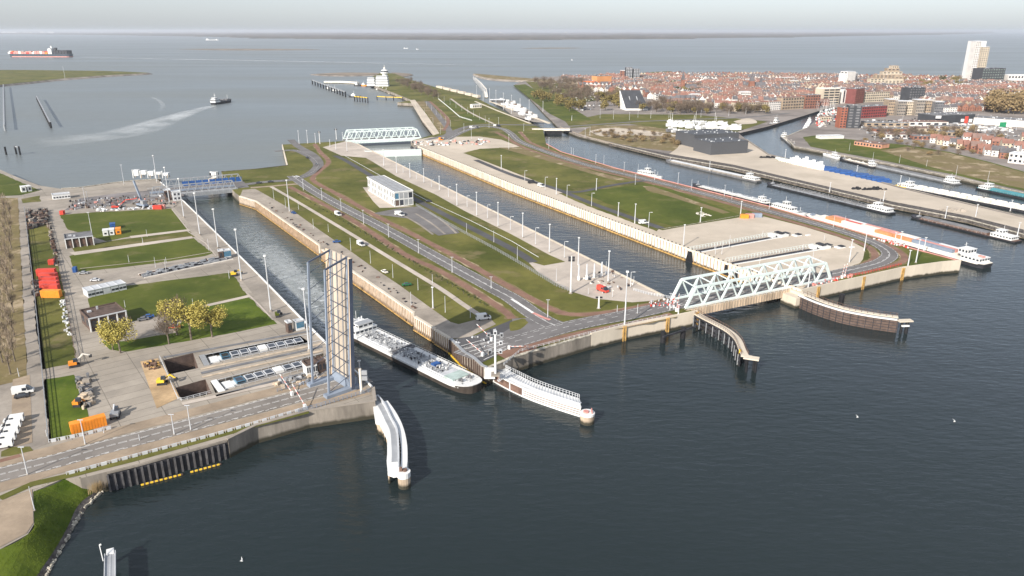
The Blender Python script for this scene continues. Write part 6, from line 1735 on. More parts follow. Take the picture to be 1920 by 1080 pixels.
for i, (u, v, m_, lb) in enumerate(((1121, 543, m_red, 'red and white van on the sandy corner'), (740, 403, m_white, 'white truck beside the control building, left one'), (747, 402.5, m_white, 'white truck beside the control building, right one'), (798, 379, m_dark, 'dark car behind the control building'),
        (548, 399, m_dblue, 'dark blue car on the grass by the narrow lock, far one'), (624, 455, m_dblue, 'bright blue car on the grass by the narrow lock'), (717, 509, m_wpanel, 'pale car parked where the lock grass is worn'), (754, 536, mat('dark green paint', (.02, .12, .05), .5), 'small green vehicle on the lock grass'), (630, 402, m_white, 'white van beside the junction path on the island'),
        (893, 600, m_white, 'white trailer near the south end of the white path'), (672, 458, m_white, 'white cabinet like van on the island white path'), (1198, 420, m_white, 'white van on the east quay near a tall mast'), (1010, 349, m_white, 'white van on the east quay far part'), (990, 344, m_dark, 'dark van on the east quay far part'),
        (824, 262, m_orange, 'orange truck at the root of the cream sea wall'), (880, 240, m_white, 'white truck on the northern junction, left one'), (891, 240, m_roofg, 'grey truck on the northern junction'), (925, 237, m_white, 'white truck on the northern junction, right one'), (932, 237, m_dark, 'dark truck beside the right white truck'), (1001, 233, m_dark, 'dark car crossing the low canal bridge'))):
    car(u, v, .3 if i % 2 else -.9, m_, lb, van=('van' in lb or 'truck' in lb or 'trailer' in lb))
# grey tractor with a boom in the paved yard
def machine(label, u, v, a, bodym, boomm, boom, L=4.5, name='digger', cat='machine'):
    p = P(u, v); t = thing(name, label, cat, p, a)
    mb = MB()
    for y in (-1.3, .8): mb.hexa([(-L / 2, y, 0), (L / 2, y, 0), (L / 2, y + .55, 0), (-L / 2, y + .55, 0), (-L / 2 + .2, y, .9), (L / 2 - .2, y, .9), (L / 2 - .2, y + .55, .9), (-L / 2 + .2, y + .55, .9)])
    mb.build('track', m_dark, t)
    mb = MB(); mb.box(-L * .5, L * .25, -1.2, 1.2, .95, 2.0); mb.build('body', bodym, t)
    mb = MB(); mb.taper(-.2, 1.4, -1.1, .1, 2.0, 3.1, .15, .1); mb.build('cab', m_glass, t)
    mb = MB(); q = Vector((L * .2, .5, 1.6))
    for d in boom: mb.beam(q, q + Vector(d), .4); q = q + Vector(d)
    mb.build('boom', boomm, t)
    mb = MB(); mb.box(q.x - .5, q.x + .5, q.y - .6, q.y + .6, q.z - .7, q.z + .1); mb.build('bucket', m_dark, t)
    return t
machine('grey tracked work machine casting a shadow on the paved yard', 217, 781, 1.9, m_grey, m_lgrey, [(2, 0, 1.2), (1.5, 0, -2)])
machine('red excavator with raised arm in the far yard', 219, 391, .2, m_red, m_red, [(5, 0, 4), (6, 0, .5), (2, 0, 1)], 6)
machine('yellow excavator on the sand heap of the gate dock', 305, 720, .2, m_yel, m_yel, [(2, 0, 1.5), (1.6, 0, -1.5)], 3.2)
machine('orange and white lifting machine at the end of the green strip', 140, 687, .5, m_orange, m_wpanel, [(2.5, 0, 2.5), (2.2, 0, -1)], 3.5)
machine('small orange roller on the fresh grass by the timber frames', 147, 761, .1, m_orange, m_orange, [(.8, 0, .5), (.8, 0, -.8)], 2.4)
machine('yellow loader at the lock edge next to the brown lawn corner', 440, 517, .4, m_yel, m_yel, [(1.5, 0, 1), (1.2, 0, -1.2)], 3.4)
machine('small green mower on the west quay by the thin pole', 521, 594, .4, m_lawn, m_dark, [(.6, 0, .4), (.5, 0, -.6)], 2)
p = P(268, 388); t = thing('mobile_crane', 'blue grey mobile crane with a long raised boom in the far yard', 'crane', p, 2.6)
mb = MB(); mb.box(-4, 5, -1.5, 1.5, .9, 2.2); mb.build('chassis', m_blue, t)
mb = MB(); mb.box(-3, 0, -1.5, 1.5, 2.2, 4.6); mb.build('cab', m_grey, t)
for x in (-3, -1, 2, 4): mb = MB(); mb.tube((x, -1.6, .7), (x, 1.6, .7), .7, n=10); mb.build('wheel', m_black, t)
mb = MB(); hb = hgt(268, 388, 340); mb.beam((0, 0, 3.5), (hb * .33, .0, hb), 1.1); mb.build('boom', m_blue, t)
p = P(250, 334); t = thing('white_gangway', 'jumble of white steel frames on the sea wall left of the first tall mast', 'steelwork', p)
for i in range(5): mb = MB(); mb.box(i * 6.0, i * 6.0 + 4.6, 0, 4, 2.0 + (i % 2), 6.5 - i * .6); mb.box(i * 6.0, i * 6 + .5, -.5, .5, 0, 7 - (i % 3)); mb.build('frame', m_white, t)
mb = MB()
for i in range(5):
    for j in (0, 4): mb.beam((i * 7, j, 0), (i * 7, j, 3), .4)
mb.build('trestle', m_cream2, t)
# striped round lock structure at the right end of the blue bridge
p = P(402, 332); t = thing('lock_bollard_pier', 'white and black striped round pier at the sea end of the narrow lock', 'pier', (p.x, p.y, 0))
mb = MB(); mb.tube((0, 0, WZ - 1), (0, 0, 4), 3.6, n=16); mb.build('pier_core', m_dark, t)
for i in range(5): mb = MB(); a = -1.9 + i * .32; mb.tube((3.5 * math.cos(a * 1.4 + .6), 3.5 * math.sin(a * 1.4 + .2), WZ), (3.5 * math.cos(a * 1.4 + .6), 3.5 * math.sin(a * 1.4 + .2), 5), .8, n=8); mb.build('white_fender', m_white, t)
mb = MB(); mb.box(-1, 3, -14, -2, WZ - 1, .5); mb.build('quay_root', m_cream, t)
# brushwood heap and building material along the left strip
def clutter(name, label, quad, n, ms, smin, smax, hmax, seed, cat='material'):
    q = PL(quad); rr = random.Random(seed); mb = MB()
    for i in range(n):
        a, b = rr.random(), rr.random(); p = q[0].lerp(q[1], a).lerp(q[3].lerp(q[2], a), b); s = rr.uniform(smin, smax); an = rr.uniform(0, 3.14); h = rr.uniform(.3, hmax)
        mb.obox(p, an, s, s * rr.uniform(.2, .8), BZ + .05, BZ + h, i % len(ms))
    o = mb.build(name, ms); o['kind'] = 'stuff'; o['label'] = label; o['category'] = cat; return o
clutter('scrap_heap', 'dark heap of stacked steel and scrap at the top of the left green strip', [(50, 400), (88, 396), (88, 420), (54, 432)], 260, [m_rust, m_dark, m_brickd, m_conc2], .8, 3, 2.6, 1)
clutter('scrap_heap', 'line of stacked stones and steel along the left green strip', [(86, 405), (92, 405), (112, 500), (102, 500)], 120, [m_rust, m_dark, m_conc2], .5, 1.8, 1.6, 2)
clutter('scrap_heap', 'brushwood heap beside the stacked red containers', [(60, 530), (74, 528), (78, 555), (62, 558)], 90, [m_rust, m_dark, m_conc2], .5, 1.8, 1.8, 3)
clutter('white_sacks', 'row of white sacks along the lower green strip', [(112, 560), (120, 560), (134, 632), (126, 634)], 40, [m_white, m_lgrey], .5, 1.5, 1.1, 4)
clutter('yard_materials', 'scattered machines barriers and boards across the far yard', [(130, 378), (330, 362), (335, 384), (130, 395)], 230, [m_rust, m_dark, m_roofg, m_lgrey, m_dark, m_conc2, m_roofg, m_grey, m_brickd, m_conc3, m_pink], .4, 2.2, 1.5, 5)
clutter('white_boards', 'row of white boards along the top edge of the upper lawn', [(180, 394), (290, 388), (290, 391), (180, 397)], 45, [m_white, m_lgrey], .6, 2.4, 1.3, 6)
clutter('building_material', 'brown and red building material on the yellow sand', [(268, 682), (296, 678), (300, 690), (274, 697)], 46, [m_rust, m_brickd, m_ochre], .4, 1.4, 1.2, 7)
clutter('timber_stack', 'timber frames and planks on the fresh grass edge', [(140, 712), (165, 706), (176, 760), (158, 768)], 60, [m_wood, m_dark, m_conc2, m_roofg], .6, 2.6, 1.6, 8)
a_, b_ = P(266, 519), P(432, 484); o_ = a_.copy(); t = thing('disused_gate', 'disused middle gate dock with long dark pipes, rails and pale walkways', 'lock gate', a_, ang(a_, b_)); L_ = (b_ - a_).length; rr = random.Random(31)
for k, (y, w_, h_, m_, nm) in enumerate(((-3.4, .5, .5, m_wpanel, 'dock_curb'), (-2.0, 1.2, .5, m_roofg, 'pipe_run'), (-.3, .9, .9, m_grey, 'pipe_run'), (1.2, 1.4, .35, m_dark, 'gate_slot'), (3.0, .9, .7, m_rust, 'pipe_run'), (4.6, .5, .5, m_wpanel, 'dock_curb'))):
    mb = MB(); mb.box(0, L_, y - w_ / 2, y + w_ / 2, .05, h_); mb.build(nm, m_, t)
mb = MB()
for k in range(70): x = rr.uniform(0, L_ - 3); y = rr.uniform(-3, 4); mb.box(x, x + rr.uniform(.5, 3.5), y, y + rr.uniform(.3, 1.2), .4, .8 + rr.random() * .7)
mb.build('gate_machinery', m_grey, t)['kind'] = 'stuff'
mb = MB()
for k in range(40): x = rr.uniform(0, L_ - 2); y = rr.uniform(-3, 4); mb.box(x, x + rr.uniform(.5, 2), y, y + rr.uniform(.3, 1), .4, .7 + rr.random() * .7)
mb.build('dark_hatch', m_dark, t)['kind'] = 'stuff'
clutter('gate_machinery', 'machine parts and pale hatches around the near gate docks', [(510, 716), (592, 696), (600, 712), (520, 732)], 50, [m_lgrey, m_wood, m_grey, m_roofg], .5, 2.2, 1.2, 10)
clutter('quay_fittings', 'dark bollards and fittings scattered along the island quay', [(500, 386), (505, 380), (825, 600), (815, 606)], 55, [m_rust, m_dark], .5, 1.6, .8, 12)
clutter('quay_fittings', 'bollards and white fittings around the sandy corner', [(1085, 515), (1150, 510), (1200, 540), (1130, 550)], 45, [m_wpanel, m_lgrey, m_rust, m_dark], .5, 1.5, 1.3, 13)
clutter('lock_fittings', 'pale fittings and machinery around the sea end of the wide lock', [(770, 264), (930, 262), (900, 272), (780, 274)], 90, [m_white, m_pink, m_dark, m_lgrey], .8, 4, 1.8, 14)
clutter('asphalt_clutter', 'small barriers and boards on the dark bridge yard of the island', [(850, 640), (930, 620), (950, 640), (880, 668)], 24, [m_lgrey, m_roofg], .4, 1.4, .9, 15)
clutter('bridge_fittings', 'red and white fittings between the paths at the left bridge end', [(1215, 566), (1262, 560), (1275, 578), (1225, 580)], 50, [m_red, m_white, m_lgrey], .3, 1.1, 1.2, 16)
clutter('bridge_fittings', 'red and white fittings right of the mint bridge', [(1520, 532), (1600, 515), (1605, 518), (1525, 538)], 50, [m_red, m_white, m_lgrey, m_pink], .3, 1.2, 1.2, 17)
clutter('stone_cross', 'pale stone blocks laid out on the eastern lawn beside a mast', [(1300, 399), (1315, 398), (1336, 405), (1318, 407)], 26, [m_pale, m_wpanel], .8, 2.2, .5, 18)
BZ = TZ
clutter('yard_stuff', 'parked cars carts and goods in front of the town shops', [(1600, 242), (1900, 236), (1930, 268), (1700, 262)], 330, [m_white, m_dark, m_roofg, m_lgrey, m_blue, m_grey, m_roofg, m_dark, m_wpanel, m_rust], 1.2, 4.5, 1.5, 19)
clutter('yard_stuff', 'pale rows of parked vehicles below the long shopping hall', [(1760, 232), (1890, 232), (1900, 246), (1770, 246)], 150, [m_lgrey, m_wpanel, m_lgrey, m_grey], 2, 6, 2.0, 20)
clutter('quay_goods', 'small boats and goods along the inner harbour quay', [(1530, 220), (1565, 205), (1600, 232), (1530, 240)], 160, [m_white, m_dark, m_red, m_grey, m_wpanel], 1.2, 4, 2.5, 21)
BZ = 0.0
clutter('kerb_fittings', 'white and red fittings beside the canal kerb of the road bend', [(1640, 444), (1705, 462), (1702, 467), (1636, 448)], 50, [m_red, m_white], .4, 1.2, 1.1, 22)
# ------------------------------------------------------------------ trees
m_leafy = mat('yellow spring leaves', (.36, .30, .06), .8, c2=(.54, .46, .13), var=.35, scale=.35, fine=.4)
m_leafo = mat('olive spring leaves', (.20, .155, .055), .8, c2=(.30, .24, .09), var=.35, scale=.2, fine=.4)
m_twig = mat('bare brown twigs', (.155, .115, .085), .9, c2=(.22, .17, .125), var=.3, scale=.25, fine=.3)
m_leafg = mat('dark green foliage', (.045, .075, .02), .85, c2=(.08, .10, .04), var=.4, scale=.2, fine=.4)
m_tan = mat('tan willow twigs', (.27, .19, .095), .9, c2=(.34, .25, .13), var=.3, scale=.2, fine=.3)
m_bark = mat('grey bark', (.14, .115, .09), .9, var=.3, scale=1, fine=.3)
def tree_proto(name, m, seed, n, leaf, r=4.2, h=10., bare=False, lobes=9, low=.28):
    rr = random.Random(seed)
    tr = MB(); tips = []
    tr.tube((0, 0, 0), (0, 0, h * .35), .28, .2, n=7, cap=False)
    for i in range(lobes):
        a = rr.uniform(0, 6.28); e = rr.uniform(.1, 1); R0 = r * rr.uniform(.25, .72)
        tip = Vector((math.cos(a) * R0, math.sin(a) * R0, h * (low + .14 + (.82 - low) * e * rr.uniform(.7, 1))))
        s0 = Vector((0, 0, h * rr.uniform(.2, .45)))
        mid = s0.lerp(tip, .5) + Vector((0, 0, .4)); tr.tube(s0, mid, .14, .10, n=5, cap=False); tr.tube(mid, tip, .10, .04, n=5, cap=False)
        tips.append((tip, r * rr.uniform(.30, .5)))
    cr = MB()
    for i in range(n):
        c, q = tips[rr.randrange(len(tips))]
        d = Vector((rr.gauss(0, 1), rr.gauss(0, 1), rr.gauss(0, .85))).normalized() * q * (rr.random() ** .4) * 1.25
        p = c + d
        if p.z < h * low: p.z = h * low + rr.random()
        if bare:
            up = (d.normalized() * .7 + Vector((rr.uniform(-.4, .4), rr.uniform(-.4, .4), 1.1))).normalized() * leaf * rr.uniform(2, 4.2)
            sd = Vector((rr.uniform(-1, 1), rr.uniform(-1, 1), 0)).normalized() * leaf * .16
            cr.add([p - sd, p + sd, p + up], [(0, 1, 2)])
        else:
            u = Vector((rr.gauss(0, 1), rr.gauss(0, 1), rr.gauss(0, 1))).normalized() * leaf * rr.uniform(.6, 1.2)
            w = u.cross(Vector((rr.gauss(0, 1), rr.gauss(0, 1), rr.gauss(0, 1)))).normalized() * leaf * .7
            cr.add([p - u, p + w, p + u, p - w], [(0, 1, 2, 3)])
    t = thing(name, '', 'tree'); tr.build('trunk', m_bark, t); cr.build('crown', m, t)
    return [t, False]
TP_ = {
    'yn': [tree_proto('spring_tree', m_leafy, s, 2600, .26, 4.4, 10, lobes=13, low=.25) for s in (1, 2)],
    'bn': [tree_proto('bare_tree', m_twig, 3, 900, .42, 3.6, 10, True, lobes=11)],
    'ps': [tree_proto('bare_poplar', mat('pale dry twigs', (.27, .215, .155), .9, var=.25, scale=.3, fine=.3), 5, 330, .45, 2.0, 12, True, lobes=12, low=.12)],
    'y': [tree_proto('spring_tree', m_leafo, s, 420, .62, 4.6, 10, lobes=9, low=.12) for s in (11, 12)],
    'b': [tree_proto('bare_tree', m_twig, s, 420, .62, 4.8, 10, True, lobes=9, low=.12) for s in (13, 14)],
    'g': [tree_proto('evergreen_tree', m_leafg, 15, 420, .62, 3.8, 10, lobes=9, low=.1)],
    't': [tree_proto('willow_tree', m_tan, s, 520, .66, 5.4, 10, lobes=11, low=.05) for s in (16, 17)],
    's': [tree_proto('small_shrub', m_leafg, 18, 160, .3, 2.4, 5, lobes=6, low=.05)],
}
TN = {'yn': 'tree', 'bn': 'tree', 'ps': 'tree', 'y': 'tree', 'b': 'tree', 'g': 'tree', 't': 'tree', 's': 'shrub'}
def tree(kind, u, v, h, label, group=None, wide=1.):
    lst = TP_[kind]; pr = lst[R.randrange(len(lst))]; p = P(u, v); k = h / (5 if kind == 's' else 12 if kind == 'ps' else 10)
    if not pr[1]: pr[1] = True; t = pr[0]; t.location = p; t.rotation_euler.z = R.uniform(0, 6.28); t['label'] = label
    else: t = dup(pr[0], p, R.uniform(0, 6.28), label)
    if group: t['group'] = group
    elif 'group' in t: del t['group']
    t['category'] = TN[kind]
    t.scale = (k * wide, k * wide, k * R.uniform(.93, 1.07) if group else k)
tree('yn', 226, 662, 13, 'yellow leafing tree nearest the brown brick building on the left', wide=1.0)
tree('yn', 212, 656, 11, 'yellow leafing tree at the left corner of the lower lawn, smaller one', wide=1.0)
tree('bn', 317, 645, 11, 'half bare brown tree beside the red parked car')
tree('yn', 359, 637, 15.5, 'biggest bright yellow tree beside the gate dock lawn', wide=1.05)
tree('bn', 332, 628, 14.5, 'tall brownish tree behind the biggest yellow tree')
tree('yn', 330, 620, 14, 'yellow tree behind the red car, left of the biggest one', wide=.9)
tree('yn', 398, 632, 12.5, 'yellow tree at the right end of the lower lawn row', wide=1.05)
tree('bn', 235, 640, 9, 'small bare tree right of the brick building')
for i in range(17):
    v = 402 + (i / 16) ** 1.3 * 300
    tree('ps', 14 + (v - 400) * .03 + (i % 2) * 9 - 3, v, R.uniform(12, 15), 'bare slender tree on the dry verge at the left edge, %s from the far end' % ordn(i), 'bare trees on the left verge')
for i in range(6): tree('ps', 2 + (i % 2) * 3, 470 + i * 42, 13, 'bare slender tree at the very left edge, %s from the far end' % ordn(i), 'bare trees at the picture edge')
for i in range(26):
    s = i / 25; u = 655 + s * 255; v = 423 + s * 152
    tree('s', u, v + R.uniform(-1, 1), R.uniform(1.6, 2.6), 'small dark shrub between white path and red path, %s from the far end' % ordn(i), 'shrubs along the white path')
for i in range(14):
    s = i / 13; tree('s', 560 + s * 100, 368 + s * 58, 1.6, 'tiny shrub on the island lawn edge, %s from the far end' % ordn(i), 'tiny shrubs by the narrow lock')
m_reed = m_tan
p = P(183, 918, -3.5); mb = MB(); rr = random.Random(8)
for i in range(260):
    x = rr.gauss(0, .8); y = rr.gauss(0, 1.1); h = rr.uniform(1.2, 2.8); z = -y * .1; mb.add([(x - .05, y, z), (x + .05, y, z), (x + rr.uniform(-.3, .3), y + rr.uniform(-.3, .3), z + h)], [(0, 1, 2)])
o = mb.build('reed_tuft', m_reed, None, p); tag(o, 'tuft of straw coloured reeds at the foot of the grassy dyke', 'reeds', kind='stuff')
# grass tufts on the near dyke
mb = MB(); rr = random.Random(9)
for i in range(5200):
    k = rr.random() * (len(ps) - 1); j = int(k); f = k - j; t_ = rr.random() * .86
    q = dy(ps[j].lerp(ps[min(j + 1, len(ps) - 1)], f), pb[j].lerp(pb[min(j + 1, len(pb) - 1)], f), t_)
    h = rr.uniform(.08, .2); w = rr.uniform(.05, .14)
    mb.add([(q.x - w, q.y, q.z), (q.x + w, q.y + rr.uniform(-.1, .1), q.z), (q.x + rr.uniform(-.2, .2), q.y + rr.uniform(-.2, .2), q.z + h)], [(0, 1, 2)])
tag(mb.build('long_grass', m_bright), 'longer bright green grass covering the near dyke slope', 'grass', kind='stuff')
# woods
def wood(kinds, quad, n, h0, h1, what, group, seed, wide=1.0):
    q = PL(quad); rr = random.Random(seed); L = []
    for i in range(n):
        a, b = rr.random(), rr.random(); p = q[0].lerp(q[1], a).lerp(q[3].lerp(q[2], a), b); L.append(pix(p))
    L.sort()
    for i, (u, v) in enumerate(L): tree(rr.choice(kinds), u, v, rr.uniform(h0, h1), what % ordn(i), group, wide)
wood('b', [(742, 156), (770, 154), (826, 182), (815, 190)], 40, 9, 13, 'bare brown tree in the copse behind the cream sea wall, %s from the left', 'copse behind the sea wall', 1, 1.2)
BZ = TZ
wood('bbb', [(1000, 156), (1085, 155), (1125, 188), (1050, 196)], 62, 13, 18, 'bare brown tree left of the orange theatre, %s from the left', 'bare wood left of the theatre', 2, 1.2)
wood('y', [(995, 186), (1010, 182), (1105, 205), (1085, 214)], 22, 12, 17, 'olive yellow tree on the grassy bank before the town, %s from the left', 'olive trees on the grassy bank', 3, 1.2)
wood('yyb', [(1110, 188), (1165, 182), (1175, 205), (1125, 210)], 20, 14, 20, 'olive tree left of the black sloping roof, %s from the left', 'trees left of the black roof', 4, 1.2)
wood('bby', [(1180, 207), (1240, 196), (1320, 206), (1290, 214)], 24, 12, 17, 'bare tree right of the black sloping roof, %s from the left', 'trees right of the black roof', 5, 1.2)
wood('bbbby', [(1230, 203), (1440, 208), (1440, 214), (1230, 214)], 64, 9, 15, 'tree in the line before the harbour row, %s from the left', 'tree line before the harbour row', 6, 1.1)
wood('t', [(1858, 208), (1925, 200), (1960, 214), (1860, 216)], 16, 24, 31, 'tan willow in the big grove at the right edge, %s from the left', 'big tan grove at the right edge', 7, 1.1)
wood('bbyg', [(1210, 160), (1330, 160), (1360, 176), (1280, 182)], 16, 12, 17, 'tree among the red roofs near the church spire, %s from the left', 'trees near the church spire', 8, 1.1)
wood('yybg', [(1600, 156), (1810, 155), (1900, 165), (1700, 170)], 22, 12, 19, 'tree behind the tall blocks on the town skyline, %s from the left', 'trees on the town skyline', 9, 1.1)
wood('bt', [(1610, 262), (1780, 276), (1900, 300), (1700, 290)], 22, 4, 6, 'low brown bush on the far grassy bank, %s from the left', 'bushes on the far bank', 10, 1.4)
wood('bt', [(1100, 248), (1250, 246), (1270, 272), (1170, 266)], 60, 2.5, 5, 'brown bush on the dry ground before the shipyard, %s from the left', 'bushes before the shipyard', 11, 1.8)
wood('bbt', [(1620, 246), (1860, 250), (1880, 262), (1640, 262)], 34, 6, 10, 'bare tree between shops and grassy bank, %s from the left', 'trees by the shops', 12, 1.2)

# ------------------------------------------------------------------ town
w_white = mat('whitewashed wall', (.66, .63, .59), .8, var=.08, scale=.1)
w_cream = mat('cream wall', (.50, .43, .33), .85, var=.1, scale=.1)
w_brick = mat('red brick wall', (.24, .115, .08), .9, var=.2, scale=.2, fine=.2)
w_beige = mat('beige brick wall', (.33, .26, .19), .9, var=.15, scale=.15, fine=.2)
w_dgrey = mat('charcoal wall', (.055, .058, .065), .6, var=.1, scale=.15)
r_red = mat('orange red tiles', (.23, .122, .095), .85, var=.2, scale=.08, fine=.25)
r_brown = mat('brown tiles', (.185, .125, .105), .85, var=.2, scale=.1, fine=.25)
r_grey = mat('slate grey tiles', (.12, .115, .12), .8, var=.2, scale=.1, fine=.2)
SETS = [(w_white, r_red, 'white walls and orange red roof'), (w_brick, r_red, 'brick walls and orange red roof'), (w_beige, r_brown, 'beige walls and brown roof'), (w_cream, r_red, 'cream walls and orange red roof'), (w_white, r_grey, 'white walls and grey roof'), (w_brick, r_brown, 'brick walls and brown roof'), (w_brick, r_grey, 'brick walls and grey roof'), (w_cream, r_brown, 'cream walls and brown roof')]
def house_mb(L, W, hw, hr, mb=None, M=None, mi=(0, 1, 2), gable=False, win=True):
    mb = mb or MB(); M = M or Matrix.Identity(4)
    def A(vs_, fs, k): mb.add([M @ Vector(v) for v in vs_], fs, k)
    A([(0, 0, 0), (L, 0, 0), (L, W, 0), (0, W, 0), (0, 0, hw), (L, 0, hw), (L, W, hw), (0, W, hw), (0, W / 2, hw + hr), (L, W / 2, hw + hr)],
      [(0, 1, 5, 4), (2, 3, 7, 6), (1, 2, 6, 9, 5), (3, 0, 4, 8, 7)], mi[0])
    e = .35
    A([(-.1, -e, hw - .15), (L + .1, -e, hw - .15), (L + .1, W / 2, hw + hr + .12), (-.1, W / 2, hw + hr + .12), (-.1, W + e, hw - .15), (L + .1, W + e, hw - .15)], [(0, 1, 2, 3), (3, 2, 5, 4)], mi[1])
    A([(L * .45, W / 2 - .4, hw + hr - .5), (L * .45 + .8, W / 2 - .4, hw + hr - .5), (L * .45 + .8, W / 2 + .4, hw + hr - .5), (L * .45, W / 2 + .4, hw + hr - .5), (L * .45, W / 2 - .4, hw + hr + 1), (L * .45 + .8, W / 2 - .4, hw + hr + 1), (L * .45 + .8, W / 2 + .4, hw + hr + 1), (L * .45, W / 2 + .4, hw + hr + 1)],
      [(4, 5, 6, 7), (0, 1, 5, 4), (1, 2, 6, 5), (2, 3, 7, 6), (3, 0, 4, 7)], mi[0])
    if win:
        for r in range(max(1, int(hw / 2.9))):
            z = .9 + r * 2.8
            for c in range(max(1, int(L / 3))):
                x = L / max(1, int(L / 3)) * (c + .5)
                A([(x - .7, -.03, z), (x + .7, -.03, z), (x + .7, -.03, z + 1.4), (x - .7, -.03, z + 1.4)], [(0, 1, 2, 3)], mi[2])
            for y in (W * .3, W * .7):
                A([(-.03, y + .5, z), (-.03, y - .5, z), (-.03, y - .5, z + 1.3), (-.03, y + .5, z + 1.3)], [(0, 1, 2, 3)], mi[2])
    return mb
HM = []
for si, (wm_, rm_, tx) in enumerate(SETS):
    for (L, W, hw, hr) in ((11, 9, 6, 4), (8, 10, 7.5, 4.5)):
        o = house_mb(L, W, hw, hr).build('town_house', [wm_, rm_, m_glass]); HM.append((o.data, tx, L, W, hw, hr, si)); bpy.data.objects.remove(o)
LMK = []   # keep-out circles
def lm(*a, **k):
    t, L = building(*a, **k); D = a[5]; c = t.matrix_basis @ Vector((L / 2, D / 2, 0)); LMK.append((c.x, c.y, max(L, D) * .62 + 4)); return t, L
def H(u, vb, vt): return hgt(u, vb, vt)
# tall skyline
t_, _ = lm('apartment_tower', 'tallest slim white apartment tower on the right skyline, front slab', 'tower block', (1801, 153), (1815, 154.5), 26, H(1812, 153, 77), m_white, m_lgrey, 24, 0, 0)
mb = MB(); Ht = H(1812, 153, 77)
t2, _ = lm('apartment_tower', 'tallest white tower, windowed right flank', 'tower block', (1816, 155), (1826, 155), 20, Ht * .995, w_white, m_lgrey, 24, 3, 0, maxw=72)
lm('apartment_tower', 'shorter cream tower slab joined to the right of the tallest tower', 'tower block', (1828, 155), (1843, 155), 20, H(1835, 155, 88), w_cream, m_lgrey, 20, 4, 0, maxw=80)
lm('office_block', 'dark glass block right of the tall white tower', 'office block', (1838, 158), (1880, 157), 28, H(1860, 158, 129), w_dgrey, m_dark, 6, 9, 0, wm=mat('pale facade glass', (.20, .24, .22), .3, var=.3, scale=.1))
lm('office_block', 'low white block at the right end of the skyline', 'office block', (1888, 157), (1935, 157), 24, H(1900, 157, 141), w_white, m_white, 2, 8, 0)
lm('apartment_block', 'pale white block with roof house on the skyline left of the stepped flats', 'apartment block', (1573, 160), (1586, 161), 26, H(1580, 160, 134), w_white, m_lgrey, 6, 2, 4)
lm('apartment_block', 'pale white block right half with small dark windows', 'apartment block', (1587, 161), (1606, 159), 20, H(1595, 160, 138), w_white, m_white, 6, 5, 0)
for i, (x0, x1, vt) in enumerate(((1630, 1692, 148), (1640, 1690, 141), (1652, 1688, 135), (1660, 1682, 129), (1668, 1680, 124))):
    lm('stepped_flats', 'beige stepped pyramid of flats on the skyline, tier %s' % ['one, the widest', 'two', 'three', 'four', 'five, the smallest'][i], 'apartment block', (x0, 163 - i * 1.2), (x1, 163 - i * 1.2), 16, H(1660, 163 - i * 1.2, vt), w_beige if i % 2 else w_cream, w_beige, max(3, 5 + i), max(3, 9 - 2 * i), 0, maxw=40, parapet=.8)
lm('theatre', 'bright orange cube of the theatre among bare trees', 'theatre', (1119, 164), (1146, 163), 22, H(1130, 164, 143), mat('orange facade', (.60, .28, .12), .7, var=.06, scale=.1), m_roofg, 1, 0, 0)
lm('theatre', 'lower red orange wing left of the orange theatre cube', 'theatre', (1091, 163), (1122, 164), 18, H(1105, 164, 152), mat('red orange facade', (.48, .14, .06), .7, var=.06, scale=.1), m_roofg, 1, 0, 0)
lm('apartment_tower', 'brick and white flats tower left of the dark twin towers', 'tower block', (1162, 150), (1173, 151), 22, H(1168, 151, 133), w_brick, m_white, 6, 2, 0)
lm('apartment_tower', 'dark glass apartment tower on the skyline, left one of two', 'tower block', (1173, 152), (1185, 152), 18, H(1180, 152, 127), w_dgrey, m_roofg, 9, 4, 0, wm=m_lgrey)
lm('apartment_tower', 'dark glass apartment tower on the skyline, right one of two', 'tower block', (1187, 152), (1199, 152), 18, H(1193, 152, 130), w_dgrey, m_roofg, 8, 4, 0, wm=m_lgrey)
# black sloping roof hall
a, b = P(1172, 207), P(1215, 207); L_ = (b - a).length; Hs = H(1180, 207, 172)
t = thing('slanted_hall', 'hall with huge black sloping roof and white gable edge among trees', 'hall', a, ang(a, b)); LMK.append((a.x + 15, a.y + 12, 36))
mb = MB(); mb.hexa([(0, 0, 0), (L_, 0, 0), (L_ * .9, 26, 0), (-4, 26, 0), (0, 0, 3), (L_, 0, 3), (L_ * .7, 22, Hs), (-L_ * .2, 22, Hs)]); mb.build('wall', m_white, t)
mb = MB(); mb.hexa([(.8, -.6, 3.2), (L_ + .2, -.6, 3.2), (L_ * .7, 22, Hs + .3), (-L_ * .17, 22, Hs + .3), (.8, -.6, 3.7), (L_ + .2, -.6, 3.7), (L_ * .7, 22, Hs + .8), (-L_ * .17, 22, Hs + .8)]); rf = mb.build('roof', w_dgrey, t)
mb = MB()
for f in (.3, .62): mb.beam((L_ * f, 2, 5), (L_ * (f - .1), 14, 3.8 + (Hs - 3) * 14 / 22.5 + .5), .8)
mb.build('skylight', m_lgrey, rf)
# churches
def spire(u, vb, vt, label, r=3.4, body=True):
    p = P(u, vb); h = H(u, vb, vt) * 1.12; t = thing('church', label, 'church', p); LMK.append((p.x, p.y, 18))
    mb = MB(); mb.box(-r, r, -r, r, 0, h * .58); mb.build('tower', w_brick, t)
    mb = MB(); mb.taper(-r, r, -r, r, h * .58, h, r - .15, r - .15); mb.build('spire', r_grey, t)
    if body: house_mb(24, 12, 9, 8, M=Matrix.Translation((r, -4, 0))).build('nave', [w_brick, r_grey, m_glass], t)
spire(1279, 174, 136, 'brick church tower with slender grey spire above the red roofs')
spire(1408, 170, 142, 'brown church with broad grey roofed tower in the middle of the town', 5)
spire(1425, 168, 146, 'small dark church turret right of the brown church', 2.6, False)
